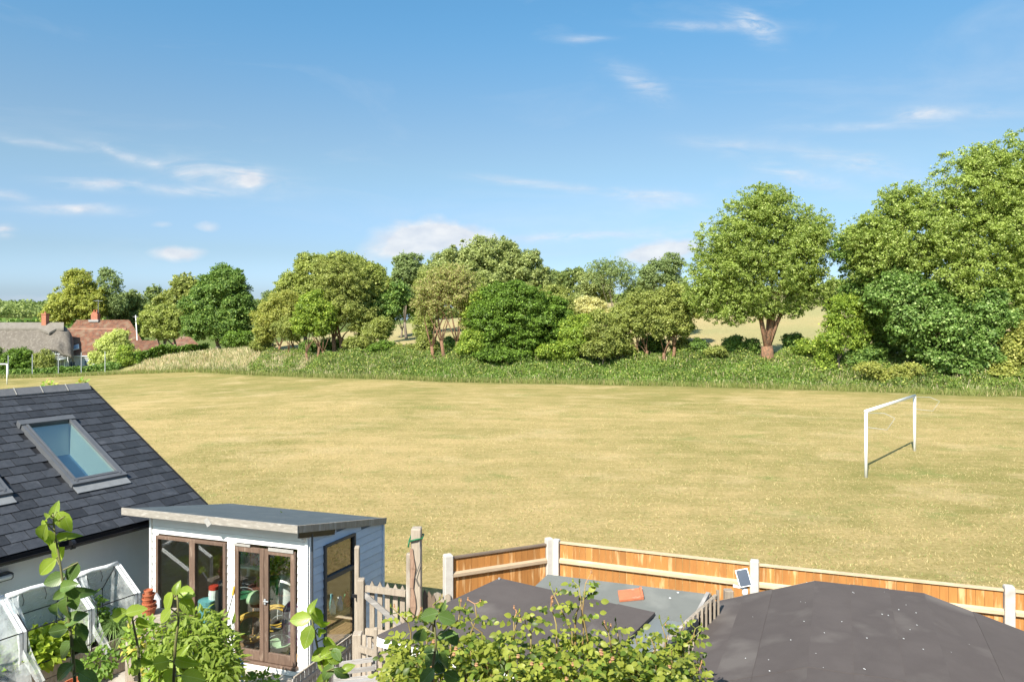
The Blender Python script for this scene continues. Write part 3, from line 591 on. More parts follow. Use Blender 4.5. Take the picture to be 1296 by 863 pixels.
tree('ash_tree', 'slim bluish green tree standing up into the sky left of the great dome', 100, [(517, 338, 20, 18), (512, 355, 18, 16), (520, 370, 16, 12)], T['bluish'], 514, dens=1.0, size=.28, trunk=.2, seed=18)
tree('bush', 'drooping olive bush beside the hill slope in the gap', 74, [(475, 420, 16, 12), (484, 408, 12, 8)], T['olive'], 472, 'bush', dens=.6, size=.17, trunk=.06, seed=19, stray=.3)
# great dome
tree('beech_tree', 'great sage green domed tree rising highest in the middle of the photo', 98, [(618, 326, 40, 28), (585, 345, 42, 30), (655, 345, 36, 28), (620, 365, 60, 32), (556, 352, 26, 24), (682, 355, 18, 16)], T['sage'], 620, dens=1.3, size=.3, trunk=.5, puff=1.05, seed=20)
tree('brown_elder', 'half dead brown leaved tree with several bare reddish trunks', 67, [(560, 366, 34, 24), (543, 385, 22, 18), (585, 372, 24, 26), (570, 350, 30, 16), (594, 405, 14, 16)], T['brown'], 562, dens=.4, size=.15, trunk=.17, tm=M_['ivybark'], trunks=[549, 562, 578], limbs=16, puff=.75, seed=21, stray=.3, inner=.8)
tree('hazel_tree', 'olive crown above the half dead brown tree', 72, [(560, 358, 38, 20), (590, 368, 28, 24), (548, 378, 20, 20), (538, 415, 14, 24)], T['olive'], 556, dens=.75, size=.17, trunk=.1, seed=22, stray=.2)
tree('field_maple', 'dense dark green rounded tree reaching down to the nettles', 65.5, [(655, 398, 52, 40), (630, 415, 34, 36), (690, 410, 38, 34), (660, 430, 50, 22), (712, 430, 26, 20), (640, 375, 34, 18), (610, 400, 18, 22)], T['deep'], 655, dens=1.25, size=.2, trunk=.25, puff=.95, seed=23, flat=.55, up=.75)
tree('bush', 'small yellow green bush at the left foot of the dense dark tree', 64.5, [(598, 432, 18, 16), (608, 440, 14, 10), (585, 440, 10, 8)], T['bright'], 598, 'bush', dens=1.0, size=.18, trunk=.07, seed=24)
tree('hazel_tree', 'lighter green crown at the upper left of the dense dark tree', 67, [(612, 385, 22, 24), (600, 405, 16, 20)], T['bright'], 608, dens=1.0, size=.19, trunk=.12, seed=25)
tree('elder_bush', 'yellow green bush to the right of the dense dark tree', 62.5, [(728, 425, 20, 22), (720, 440, 16, 12), (742, 412, 14, 16)], T['bright'], 728, 'bush', dens=1.0, size=.18, trunk=.09, seed=26)
tree('bush', 'grey green bush with thin branches in front of pale hill grass', 62, [(765, 420, 24, 26), (758, 440, 28, 12), (778, 436, 18, 14)], T['olive'], 762, 'bush', dens=.85, size=.17, trunk=.08, seed=27)
tree('willow_scrub', 'pale fluffy scrub on the slope above the yellow green bush', 78, [(752, 390, 18, 12), (740, 385, 14, 10), (768, 400, 12, 10)], Lf('pale_scrub_leaf', (.26, .24, .13), (.42, .38, .24), None, .25), 752, 'bush', dens=.7, size=.18, trunk=.05, seed=28)
tree('round_tree', 'first of the small round trees on the skyline beside the great dome', 125, [(703, 352, 12, 10), (695, 362, 16, 12)], T['far'], 700, dens=1.2, size=.36, seed=29)
tree('round_tree', 'small dark tree tip on the skyline between great dome and sparse bluish tree', 132, [(722, 350, 11, 11), (732, 347, 7, 8), (715, 362, 12, 10)], T['far'], 722, dens=1.2, size=.38, seed=30)
tree('thorn_tree', 'round grey green tree standing before the sparse bluish tree', 95, [(750, 358, 20, 18), (738, 372, 14, 12), (765, 368, 12, 14)], T['sage'], 750, dens=.9, size=.24, trunk=.14, seed=31)
tree('rowan_tree', 'sparse bluish tree with open twigs against the sky', 90, [(775, 345, 32, 18), (790, 352, 20, 16), (765, 340, 24, 10)], T['bluish'], 778, dens=.25, size=.22, trunk=.12, limbs=14, puff=.6, seed=32, stray=.4, inner=.9)
tree('rowan_tree', 'bluish tree at the left edge of the wide cherry tree', 80, [(835, 345, 24, 16), (850, 335, 16, 14), (820, 355, 14, 12), (855, 362, 16, 14)], T['bluish'], 850, dens=.7, size=.22, trunk=.16, limbs=9, puff=.8, seed=33, stray=.25)
tree('hawthorn_tree', 'left hawthorn of the low pair with brown trunk showing below', 63, [(808, 390, 26, 22), (800, 408, 24, 20), (822, 402, 20, 20), (788, 428, 11, 11)], T['olive'], 812, dens=1.0, size=.18, trunk=.14, tm=M_['ivybark'], seed=34, trunks=[806, 816])
tree('hawthorn_tree', 'right hawthorn of the low pair beside the wide cherry tree', 62.5, [(850, 390, 28, 26), (842, 410, 22, 17), (862, 412, 16, 16), (832, 382, 20, 16)], T['olive'], 848, dens=1.0, size=.18, trunk=.15, tm=M_['ivybark'], seed=35, trunks=[840, 852])
tree('cherry_tree', 'wide airy cherry tree with thick reddish ivy covered trunk', 60, [(965, 275, 50, 38), (925, 310, 46, 38), (1005, 312, 48, 42), (960, 335, 66, 44), (905, 350, 36, 34), (1010, 352, 34, 30), (940, 375, 38, 22), (968, 258, 30, 24), (893, 372, 26, 26), (1030, 300, 24, 36), (925, 394, 36, 17), (1026, 372, 26, 17), (965, 390, 30, 14), (1000, 388, 24, 14)], T['cherry'], 972, dens=.62, size=.16, trunk=.55, fork=.12, tm=M_['ivybark'], limbs=22, puff=.55, seed=36, stray=.4, inner=.75)
for u, v, ru, rv, k, lb in ((885, 437, 9, 8, 37, 'small dark bush nearest the low hawthorns on the bank'), (929, 435, 14, 9, 38, 'dark bush just left of the cherry trunk'), (1002, 432, 14, 10, 39, 'dark green bush just right of the cherry trunk'), (952, 437, 10, 8, 40, 'tiny dark bush close against the cherry trunk')):
    tree('bush', lb, 62, [(u, v, ru, rv), (u+4, v+5, ru*.8, rv*.7)], T['maple'], u, 'bush', dens=1.1, size=.18, trunk=.05, seed=k)
tree('elder_tree', 'yellow green elder between the cherry and the big dark tree', 57, [(1068, 400, 24, 26), (1050, 430, 18, 22), (1085, 425, 20, 18), (1078, 385, 14, 12), (1045, 460, 12, 14)], T['bright'], 1062, dens=.8, size=.19, trunk=.1, seed=41, stray=.25)
# big right mass
tree('wild_cherry_tree', 'tall broad green tree filling the right edge of the photo', 56, [(1235, 245, 60, 56), (1165, 300, 70, 50), (1265, 300, 60, 70), (1120, 320, 44, 44), (1200, 350, 76, 50), (1290, 230, 40, 60), (1100, 300, 34, 30), (1270, 380, 50, 40), (1150, 262, 40, 30), (1240, 205, 26, 22)], T['cherry'], 1215, dens=.7, size=.18, trunk=.4, limbs=22, puff=.6, seed=42, stray=.42, inner=.6)
tree('sycamore_tree', 'dark sycamore low in front at the right edge', 54.5, [(1190, 425, 46, 46), (1225, 440, 44, 40), (1160, 400, 40, 44), (1240, 400, 40, 36), (1205, 465, 44, 24), (1130, 372, 36, 32)], T['sycamore'], 1205, dens=1.1, size=.25, trunk=.22, seed=43)
tree('wild_cherry_tree', 'darker green tree behind the elder with leaves reaching left', 58, [(1110, 340, 40, 36), (1085, 318, 30, 30), (1120, 400, 36, 40), (1100, 370, 34, 34), (1140, 440, 40, 36), (1105, 455, 22, 22)], T['maple'], 1120, dens=.9, size=.2, trunk=.22, seed=44, stray=.25)
tree('hazel_tree', 'yellowish bush low at the very right edge', 53, [(1285, 450, 22, 28), (1270, 472, 26, 16), (1296, 425, 16, 20)], T['yellow'], 1285, 'bush', dens=.9, size=.2, trunk=.09, seed=45)
tree('dogwood_bush', 'bush with pale yellow leaves at the foot of the dark sycamore', 53.5, [(1155, 468, 14, 8), (1100, 466, 16, 8), (1128, 474, 26, 9)], T['yellow'], 1130, 'bush', dens=.8, size=.16, trunk=.04, seed=46)
tree('oak_tree', 'tree standing beyond the right edge of the big green tree', 64, [(1330, 300, 60, 90), (1340, 400, 60, 70)], T['cherry'], 1330, dens=.7, size=.24, trunk=.35, seed=47)

bgt = [(345, 388, 20, 18, 100, 'far', 'soft green tree filling the gap left of the reddish trunked clump'), (700, 380, 26, 18, 88, 'olive', 'olive tree top behind the right shoulder of the dense dark tree'),
       (725, 392, 20, 16, 84, 'olive', 'low olive tree behind the yellow green bush'), (815, 372, 22, 14, 90, 'far', 'low tree on the slope behind the left hawthorn'), (868, 380, 20, 18, 75, 'ash', 'yellow green tree between hawthorn and wide cherry tree'),
       (790, 398, 18, 14, 72, 'olive', 'olive shrub tree on the slope left of the hawthorns'), (1062, 370, 18, 20, 66, 'cherry', 'leafy tree joining the wide cherry and the big right tree'), (480, 360, 16, 16, 92, 'ash', 'light green tree at the right shoulder of the left clump')]
for i, (u, v, ru, rv, DD, mk, lb) in enumerate(bgt):
    tree('background_tree', lb, DD, [(u, v, ru, rv), (u+ru*.5, v+rv*.5, ru*.7, rv*.8), (u-ru*.5, v+rv*.6, ru*.7, rv*.8)], T[mk], u, dens=1.0, size=.24, trunk=.1, limbs=5, seed=300+i, stray=.3)
ub = [(333, 436, 14, 8, 83, 'olive', 'low olive shrub at the far left foot of the reddish trunks'), (392, 438, 12, 7, 79, 'maple', 'dark low shrub between the front trunks of the left clump'),
      (420, 436, 16, 8, 79, 'maple', 'dark undergrowth behind the tallest reddish trunk'), (455, 434, 18, 9, 76, 'olive', 'olive undergrowth right of the tallest reddish trunk'), (488, 440, 20, 8, 73, 'deep', 'spreading green bush at the edge of the hill gap'),
      (513, 442, 16, 7, 72, 'olive', 'low olive bush in the middle of the hill gap'), (540, 436, 12, 14, 70, 'olive', 'olive bush beside the left bare trunk of the half dead tree'), (572, 438, 14, 12, 70, 'maple', 'shadowed bush between the trunks of the half dead tree'),
      (785, 440, 18, 9, 63, 'olive', 'olive bush left of the low hawthorn pair'), (826, 436, 16, 11, 65, 'maple', 'dark bush between the two low hawthorns'), (866, 438, 16, 11, 64, 'olive', 'olive bush at the right foot of the low hawthorns'),
      (905, 444, 14, 6, 61, 'olive', 'flat olive bush on the bank left of the cherry'), (1025, 440, 18, 9, 59, 'bright', 'light green bush on the bank right of the cherry trunk'), (1096, 452, 22, 18, 57, 'maple', 'dark bush under the leaning leaves beside the elder'),
      (640, 448, 40, 8, 64, 'deep', 'low skirt of dark leaves under the dense dark tree'), (700, 445, 20, 9, 63.5, 'bright', 'light bush at the right skirt of the dense dark tree')]
for i, (u, v, ru, rv, DD, mk, lb) in enumerate(ub):
    tree('undergrowth_bush', lb, DD, [(u, v, ru, rv), (u+ru*.4, v+3, ru*.7, rv*.8), (u-ru*.5, v+2, ru*.6, rv*.7)], T[mk], u, 'bush', dens=1.0, size=.18, trunk=.05, limbs=3, seed=200+i, stray=.3)
# ------------------------------------------------------------------ cottages on the far left
def CP(u, v, D): return P(u, v, D)
def roof_sheet(name, pts_bottom, pts_top, m, parent, th=.25):
    """roof slope between an eave line and a ridge line, with thickness"""
    a, b = pts_bottom; c, d = pts_top
    n = (Vector(b)-Vector(a)).cross(Vector(d)-Vector(a)).normalized()
    if n.z < 0: n = -n
    q = [Vector(p)-n*th for p in (a, b, c, d)]
    return MB().hexa(q, [Vector(p) for p in (a, b, c, d)]).build(name, m, parent)
BZ = -2.1
def cottage():
    D = 100.0
    root = empty('thatched_cottage', P(20, 467, D), 'long white cottage under grey thatch with brick chimney', 'cottage')
    x0 = P(-90, 0, D).x; x1 = P(90, 0, D).x; Dr = D+3.6; zr = P(0, 409.5, Dr).z; ze = P(0, 447.5, D).z
    mb = MB(); mb.box(((x0+x1)/2-.0, D+3.6, (BZ+ze+.35)/2), (x1-x0-1.2, 6.2, ze+.35-BZ)); mb.build('wall', M_['cottagewhite'], root)
    # thatch: smooth rounded section, with an eyebrow over the dormer and a rounded hipped end
    nu, nv = 150, 26; V = []; Fq = []
    for i in range(nu):
        t = i/(nu-1); x = lerp(x0, x1+.3, t)
        end = max(0, (x-(x1-2.2))/2.5); end = min(1, end)
        for j in range(nv):
            s = j/(nv-1)*2-1                       # -1 front eave .. 0 ridge .. 1 back eave
            aa = abs(s); hgt = 1-aa**1.12
            dome = min(1.0, (1-aa)*14)
            z = lerp(ze, zr, hgt) ; y = D+3.6+s*3.9
            z -= end**2.2*1.5*(1-aa)+end**6*.8
            y = lerp(y, D+3.6+s*3.2, end**4)
            ey = math.exp(-((x-P(69, 0, D).x)/1.05)**4)
            if s < 0: z += ey*.75*max(0, (aa-.55)/.45)**1.1; y -= ey*.25*max(0, (aa-.6)/.4)
            z += .05*math.sin(x*2.1+j)*.6+.035*math.sin(x*5.3-j*1.7)
            V.append((x, y, z))
    for i in range(nu-1):
        for j in range(nv-1):
            a = i*nv+j; Fq.append((a, a+nv, a+nv+1, a+1))
    n0 = len(V); V2 = [(x, y, z-.38) for x, y, z in V]
    V += V2
    for i in range(nu-1):
        for j in range(nv-1):
            a = n0+i*nv+j; Fq.append((a+1, a+nv+1, a+nv, a))
        a = i*nv; Fq.append((a, n0+a, n0+a+nv, a+nv)); a = i*nv+nv-1; Fq.append((a+nv, n0+a+nv, n0+a, a))
    for j in range(nv-1):
        a = (nu-1)*nv+j; Fq.append((a, n0+a, n0+a+1, a+1)); a = j; Fq.append((a+1, n0+a+1, n0+a, a))
    mb = MB(); mb.v = V; mb.f = Fq; th = mb.build('thatch_roof', M_['thatch'], root, smooth=True)
    # ridge cap with a dropped scallop beside the chimney
    mb = MB(); xe = P(80, 0, D).x; xa = P(57, 0, D).x; xb = P(66, 0, D).x
    xsr = [x0]+[lerp(x0+1, xa-1, i/8) for i in range(9)]+[xa, (xa+xb)/2, xb, xb+.5, xe-.3, xe]
    for i in range(len(xsr)-1):
        def low(x):
            k = max(0, 1-abs(x-P(61, 0, D).x)/1.1); return .95+k*.75
        a, b = xsr[i], xsr[i+1]
        for sgn in (-1, 1):
            pts = []
            for (x, q) in ((a, low(a)), (b, low(b))):
                pts.append(Vector((x, D+3.6+sgn*q*1.15, zr-q*.78+.12)))
            m1 = Vector((a, D+3.6, zr+.17)); m2 = Vector((b, D+3.6, zr+.17))
            bb = [p-Vector((0, 0, .28)) for p in (pts[0], pts[1], m2, m1)]
            if sgn > 0: mb.hexa([bb[1], bb[0], bb[3], bb[2]], [pts[1], pts[0], m1, m2])
            else: mb.hexa(bb, [pts[0], pts[1], m2, m1])
    mb.build('ridge_cap', M_['thatchridge'], root, smooth=False)
    c = P(58.5, 405, Dr); mb = MB().box((c.x, Dr-.2, zr+.2), (.62, .75, 2.2)); mb.box((c.x, Dr-.2, zr+1.32), (.72, .85, .16)); mb.lathe((c.x, Dr-.2, zr+1.4), [(.13, 0), (.12, .22), (.1, .22)], 10); mb.build('chimney', M_['chimney'], root)
    # timbered gable end dormer under the eyebrow
    g0 = P(63, 449, D-.1); g1 = P(82, 449, D-.1); gt = P(72.5, 439.5, D-.1)
    w = MB().poly([(g0.x, D-.14, ze-.25), (g1.x, D-.14, ze-.25), (g1.x-.35, D-.14, ze+.4), (gt.x+.3, D-.14, ze+.78), (gt.x-.3, D-.14, ze+.78), (g0.x+.35, D-.14, ze+.4)]).build('dormer_gable', M_['cottagewhite'], root)
    mb = MB(); mb.beam((g0.x, D-.2, ze-.22), (g1.x, D-.2, ze-.22), .06, .13); mb.beam((g0.x, D-.2, ze-.1), (g0.x+.55, D-.2, ze+.62), .06, .1); mb.beam((g1.x, D-.2, ze-.1), (g1.x-.55, D-.2, ze+.62), .06, .1); mb.beam((gt.x, D-.2, ze-.2), (gt.x, D-.2, ze+.7), .06, .08, (0, 1, 0)); mb.build('timber_frame', M_['timber'], root)
    def window(cx, cz, w, h, nx=2):
        f = MB(); yy = D+.44 if cz < ze-.3 else D-.19
        for a, b in (((cx-w/2, cz), 'v'), ((cx+w/2, cz), 'v')): f.box((a[0], yy, cz), (.07, .08, h+.07))
        for zz in (cz-h/2, cz+h/2): f.box((cx, yy+.002, zz), (w, .07, .07))
        for k in range(1, nx): f.box((cx-w/2+w*k/nx, yy, cz), (.045, .06, h))
        fr = f.build('window', M_['white'], root); MB().box((cx, yy+.02, cz), (w, .02, h)).build('pane', M_['farwindow'], fr)
    window(gt.x, ze+.2, .8, .5, 3)
    for u, v, w, h in ((36, 459, .9, .8), (77, 459.5, 1.1, 1.0), (84, 461, .5, .9)):
        c = P(u, v, D+.44); window(c.x, c.z, w, h)
    c = P(66, 460, D+.4); MB().box((c.x, D+.46, c.z-.2), (.85, .06, 1.9)).build('door', M_['timber'], root)
    a = P(60, 0, D); b = P(82, 0, D)
    MB().beam((a.x, D-.35, ze-.75), (b.x, D-.35, ze-.75), 1.5, .09).build('porch_canopy', M_['cottagewhite'], root)
cottage()

def tilefield(parent, a, b, c, d, rows, cols, hipl=None):
    """old clay tile courses as proud strips on the slope a-b (eave) c-d (ridge right, ridge left)"""
    a, b, c, d = [Vector(q) for q in (a, b, c, d)]
    n = (b-a).cross(d-a).normalized()
    if n.z < 0: n = -n
    mb = MB()
    for r in range(rows):
        t0 = r/rows; t1 = min(1, (r+1.25)/rows)
        l0 = a.lerp(d, t0); r0 = b.lerp(c, t0); l1 = a.lerp(d, t1); r1 = b.lerp(c, t1)
        up = n*.055
        mb.hexa([l0, r0, r1-n*.0, l1], [l0+up, r0+up, r1+n*.01, l1+n*.01])
    o = mb.build('tile_courses', M_['tile'], parent); o['kind'] = 'stuff'; return o
def farmhouse():
    D = 103.0
    root = empty('tiled_house', P(120, 466, D), 'white cottage with large rust red tiled roof and small roof light', 'house')
    e0 = P(86, 449.5, D); e1 = P(163, 449.5, D); Dr = D+4.2
    r0 = P(84, 416, Dr); r1 = P(160, 416, Dr)
    MB().hexa([(e0.x, D+.3, BZ), (e1.x, D+.3, BZ), (e1.x, D+8.1, BZ), (e0.x, D+8.1, BZ)], [(e0.x, D+.3, e0.z+.2), (e1.x, D+.3, e0.z+.2), (e1.x, D+8.1, e0.z+.2), (e0.x, D+8.1, e0.z+.2)]).build('wall', M_['cottagewhite'], root)
    rf = roof_sheet('roof', (e0, e1), (r1, r0), M_['tile'], root); tilefield(rf, e0, e1, r1, r0, 26, 1)
    MB().beam(r0, r1, .25, .14).build('ridge_tiles', mat('pale_ridge_tile', (.42, .26, .18), (.34, .19, .13), 3, .85), root)
    b0 = Vector((e0.x-4.9, Dr+4.2, e0.z)); b1 = Vector((e1.x-4.9, Dr+4.2, e0.z))
    roof_sheet('back_roof', (b1, b0), (r0, r1), M_['tile'], root)
    # roof light
    n = (e1-e0).cross(r0-e0).normalized(); n = n if n.z > 0 else -n
    t = (r0-e0).normalized(); c = P(99, 439, D+1.2); base = e0+t*1.15; base.x = c.x
    f = MB(); f.beam(base+n*.1, base+n*.1+t*1.0, .75, .14, n); w = f.build('roof_light', M_['white'], root)
    MB().beam(base+n*.14+t*.12, base+n*.14+t*.88, .54, .1, n).build('pane', mat('sky_pane', (.35, .42, .5), (.5, .57, .63), 1, .12), w)
    for u, v, w_, h in ((92, 462, .7, .9), (112, 459, 1.1, .8), (145, 461, .9, .8)):
        c = P(u, v, D+.25); f = MB(); f.box((c.x, D+.27, c.z), (w_+.14, .08, h+.14)); o = f.build('window', M_['white'], root)
        for k in (-1, 1): MB().box((c.x+k*w_*.26, D+.225, c.z), (w_*.42, .03, h)).build('pane', M_['farwindow'], o)
    MB().beam((e0.x, D-.12, e0.z-.1), (e1.x, D-.12, e1.z-.1), .12, .12).build('gutter', M_['cottagewhite'], root)
    # rear taller hipped roof
    D2 = 112.0
    rr = empty('hipped_house', P(135, 466, D2), 'rear hipped roof of patchy red tiles with brick chimney', 'house')
    z0 = P(0, 433, D2).z
    A = Vector((P(74, 0, D2).x, D2, z0)); B = Vector((P(181, 0, D2).x, D2, z0)); Cc = Vector((P(164, 405.5, D2+4).x, D2+4, P(0, 405.5, D2+4).z)); Dd = Vector((P(97, 405.5, D2+4).x, D2+4, Cc.z))
    A2 = A+Vector((-4.6, 8, 0)); B2 = B+Vector((-4.6, 8, 0))
    MB().hexa([(A.x+.3, D2+.3, BZ), (B.x-.3, D2+.3, BZ), (B.x-.3, D2+7.7, BZ), (A.x+.3, D2+7.7, BZ)], [(A.x+.3, D2+.3, z0), (B.x-.3, D2+.3, z0), (B.x-.3, D2+7.7, z0), (A.x+.3, D2+7.7, z0)]).build('wall', M_['cottagewhite'], rr)
    mb = MB(); mb.poly([A, B, Cc, Dd]); mb.poly([B2, A2, Dd, Cc]); mb.poly([B, B2, Cc]); mb.poly([A2, A, Dd]); rf = mb.build('roof', M_['tile'], rr)
    tilefield(rf, A+Vector((.0, 0, .02)), B+Vector((0, 0, .02)), Cc, Dd, 24, 1)
    MB().beam(Dd, Cc, .3, .2).build('ridge_tiles', M_['tile'], rr)
    c = P(121, 400, D2+4); mb = MB().box((c.x, D2+4, Cc.z+.4), (1.0, .8, 1.3)); mb.box((c.x, D2+4, Cc.z+1.0), (.75, .7, .6)); mb.build('chimney', M_['chimney'], rr)
    MB().box((c.x, D2+3.9, Cc.z-.05), (1.5, 1.1, .35)).build('chimney_flashing', M_['mortar'], rr)
    for k in (-.2, .2): MB().lathe((c.x+k, D2+4, Cc.z+1.3), [(.13, 0), (.11, .35), (.08, .35)], 8).build('chimney_pot', M_['terracotta'], rr)
    mb = MB().tube([(c.x+.4, D2+4, Cc.z+1), (c.x+.4, D2+4, Cc.z+3.2)], .03, 5)
    for k in range(5): mb.beam((c.x-.1, D2+4-.4+.2*k, Cc.z+3.0), (c.x+.9, D2+4-.4+.2*k, Cc.z+3.0), .03, .03)
    mb.build('aerial', M_['galv'], rr)
    # low wing
    D3 = 99.0
    w = empty('tiled_outbuilding', P(180, 466, D3), 'low wing with plain orange red tiled hip roof right of the pale shrub', 'outbuilding')
    E0 = P(150, 449, D3); E1 = P(217, 449, D3); R0 = P(152, 431.5, D3+3); R1 = P(198, 431.5, D3+3); E0.z = E1.z = P(0, 449, D3).z
    mb = MB(); K0 = E0+Vector((-3.4, 6, 0)); K1 = E1+Vector((-3.4, 6, 0)); mb.poly([E0, E1, R1, R0]); mb.poly([K1, K0, R0, R1]); mb.poly([E1, K1, R1]); mb.poly([K0, E0, R0]); rf = mb.build('roof', M_['tile'], w)
    tilefield(rf, E0+Vector((0, 0, .02)), E1+Vector((0, 0, .02)), R1, R0, 16, 1)
    MB().beam(R0, R1, .28, .16).build('ridge_tiles', M_['tile'], w); MB().beam(R1, E1, .25, .14).build('hip_tiles', M_['tile'], w)
    MB().hexa([(E0.x, D3+.3, BZ), (E1.x-.3, D3+.3, BZ), (E1.x-.3, D3+5.7, BZ), (E0.x, D3+5.7, BZ)], [(E0.x, D3+.3, E0.z), (E1.x-.3, D3+.3, E0.z), (E1.x-.3, D3+5.7, E0.z), (E0.x, D3+5.7, E0.z)]).build('wall', M_['cottagewhite'], w)
    D4 = 104.0
    w = empty('garden_outbuilding', P(235, 446, D4), 'small brown tiled outbuilding half hidden behind the big maple', 'outbuilding')
    E0 = P(218, 440, D4); E1 = P(256, 440, D4); E1.z = E0.z; R0 = P(228, 426, D4+3); R1 = P(240, 426, D4+3); K0 = E0+Vector((-3.4, 6, 0)); K1 = E1+Vector((-3.4, 6, 0)); b = tz(E0.x, D4)-.5
    mb = MB(); mb.poly([E0, E1, R1, R0]); mb.poly([K1, K0, R0, R1]); mb.poly([E1, K1, R1]); mb.poly([K0, E0, R0]); mb.build('roof', M_['tile'], w)
    MB().hexa([(E0.x+.3, D4+.3, b), (E1.x-.3, D4+.3, b), (E1.x-.3, D4+5.7, b), (E0.x+.3, D4+5.7, b)], [(E0.x+.3, D4+.3, E0.z-.01), (E1.x-.3, D4+.3, E0.z-.01), (E1.x-.3, D4+5.7, E0.z-.01), (E0.x+.3, D4+5.7, E0.z-.01)]).build('wall', M_['greywood'], w)
farmhouse()
PD = 107.0; p0 = P(171.6, 399, PD); p1 = P(176, 455, PD)
pole = empty('utility_pole', (p1.x, PD, BZ), 'thin pale leaning pole in front of the red tiled roofs', 'pole')
MB().tube([(p1.x, PD, BZ), (lerp(p1.x, p0.x, .5), PD, lerp(BZ, p0.z, .5)), p0], [.09, .075, .06], 8).build('shaft', M_['render'], pole, smooth=True)
mb = MB(); prev = None
for i in range(21):
    t = i/20; q = P(lerp(171.6, 235, t), 405, PD); q.z = p0.z-.4-1.2*math.sin(math.pi*t)*.15; q.y = PD+t*8
    if prev is not None: mb.tube([prev, q], .018, 4, False)
    prev = q
mb.build('wire', M_['white'], pole)
mb = MB(); mb.beam((p0.x-.4, PD, p0.z-.2), (p0.x+.4, PD, p0.z-.2), .06, .06); mb.build('cross_arm', M_['greywood'], pole)

def shear(o, D, k=-.575):
    for v in o.data.vertices:
        if v.co.y > D+.2: v.co.x += (v.co.y-D)*k
for o in list(scn.objects):
    if o.type == 'MESH' and o.parent is not None:
        pn = o.parent.name
        if pn == 'thatched_cottage' and o.name.split('.')[0] in ('wall', 'thatch_roof', 'ridge_cap'): shear(o, 100.0)
        elif o.name.startswith('wall') and pn in ('tiled_house', 'hipped_house', 'tiled_outbuilding', 'garden_outbuilding'): shear(o, {'tiled_house': 103.0, 'hipped_house': 112.0, 'tiled_outbuilding': 99.0, 'garden_outbuilding': 104.0}[pn])
# shrubs and hedge by the cottages
def hedge_line(name, label, u0, u1, d0, d1, h, w, m, n, size=.2, cat='hedge'):
    t = rng.random(n); D = d0+(d1-d0)*t; u = u0+(u1-u0)*t; X = (u-648)/K*D; Y = D+rng.uniform(-w/2, w/2, n)
    hh = h*(1+.12*np.sin(X*1.3)+.08*np.sin(X*3.1)); z = terrain(X, Y)+hh*(rng.random(n)**.7)
    o = add(name, leaf_mesh(name, np.stack([X, Y, z], -1), rdir(n), unit(rdir(n)+np.array([-.1, -.7, .6])), size*rng.uniform(.6, 1.3, n), m)); return tag(o, label, cat)
hedge_line('field_hedge', 'low clipped green hedge along the field edge in front of the cottages', -40, 152, 86, 86.5, .62, .9, T['maple'], 9000)
hedge_line('field_hedge', 'taller green hedge climbing right from the low red tiled wing', 176, 262, 88, 95, 1.6, 1.6, T['deep'], 8000, .22)
tree('round_shrub', 'pale cream green round shrub in front of the red tiled roof', 92, [(145, 437, 22, 16), (128, 452, 16, 12), (150, 450, 24, 14), (152, 426, 12, 9)], Lf('cream_shrub_leaf', (.20, .22, .085), (.36, .37, .17), None, .25), 145, 'shrub', dens=1.2, size=.2, trunk=.1, seed=60)
tree('round_shrub', 'bright green shrub below the pale shrub at the hedge corner', 88, [(160, 455, 11, 11), (158, 444, 8, 8)], T['bright'], 160, 'shrub', dens=1.2, size=.18, trunk=.07, seed=61)
tree('round_shrub', 'dark shadowed shrub beneath the low tiled wing', 90, [(172, 456, 9, 11), (182, 458, 10, 8), (150, 462, 20, 5)], T['maple'], 174, 'shrub', dens=1.2, size=.2, trunk=.07, seed=62)
tree('garden_tree', 'dark green garden tree in front of the thatched roof', 90, [(25, 455, 20, 14), (12, 460, 16, 12), (38, 462, 12, 10)], T['deep'], 24, 'shrub', dens=1.2, size=.2, trunk=.1, seed=63)
tree('garden_tree', 'browner green garden shrub between dark tree and white porch', 90, [(56, 457, 13, 12), (62, 466, 10, 7)], T['olive'], 56, 'shrub', dens=1.1, size=.18, trunk=.08, seed=64)
tree('garden_tree', 'small shrub cut off by the left edge near the goal', 90, [(-8, 452, 12, 16), (2, 470, 12, 7)], T['sage'], -6, 'shrub', dens=1.1, size=.18, trunk=.08, seed=65)
for i, u in enumerate((10.5, 41, 74, 103, 133)):
    Dp = 84.3; b = P(u, 478, Dp); o = MB().tube([(b.x, Dp, tz(b.x, Dp)-.2), (b.x, Dp, tz(b.x, Dp)+2.45)], .055, 6).build('netting_post', M_['galv'])
    tag(o, ['net post nearest the far left goal', 'net post in front of the dark garden tree', 'net post left of the white porch', 'net post in front of the cottage windows', 'net post before the pale cream shrub'][i], 'post', 'grey posts along the cottage hedge')
# litter bin by the hedge
# ------------------------------------------------------------------ goals
def goal(label, a, b, h, r, bracket=True):
    root = empty('goal', a, label, 'goal', 'football goals')
    for p, q in ((a, b), (b, a)):
        MB().tube([(p.x, p.y, p.z-.1), (p.x, p.y, p.z+h-.001)], r, 12).build('post', M_['white'], root, smooth=True)
    d = (b-a).normalized(); MB().tube([a-d*r+Vector((0, 0, h)), b+d*r+Vector((0, 0, h))], r*1.02, 12).build('crossbar', M_['white'], root, smooth=True)
    if bracket:
        k = Vector((d.y, -d.x, 0));
        for p in (a, b):
            q = p+Vector((0, 0, h-.05)); s = k*1.0
            MB().tube([q, q+s*.55+Vector((0, 0, .03)), q+s*.85-Vector((0, 0, .1)), q+s*.62-Vector((0, 0, .48)), q+s*.1-Vector((0, 0, .46)), q-Vector((0, 0, .44))], .007, 6).build('net_bracket', M_['galv'], root, smooth=True)
    return root
ga = PZ(1096, 604, 0); gb = PZ(1157.5, 570.5, 0)
goal('white goal standing on the dry grass in front of the big trees, without a net', ga, gb, 2.11, .052)
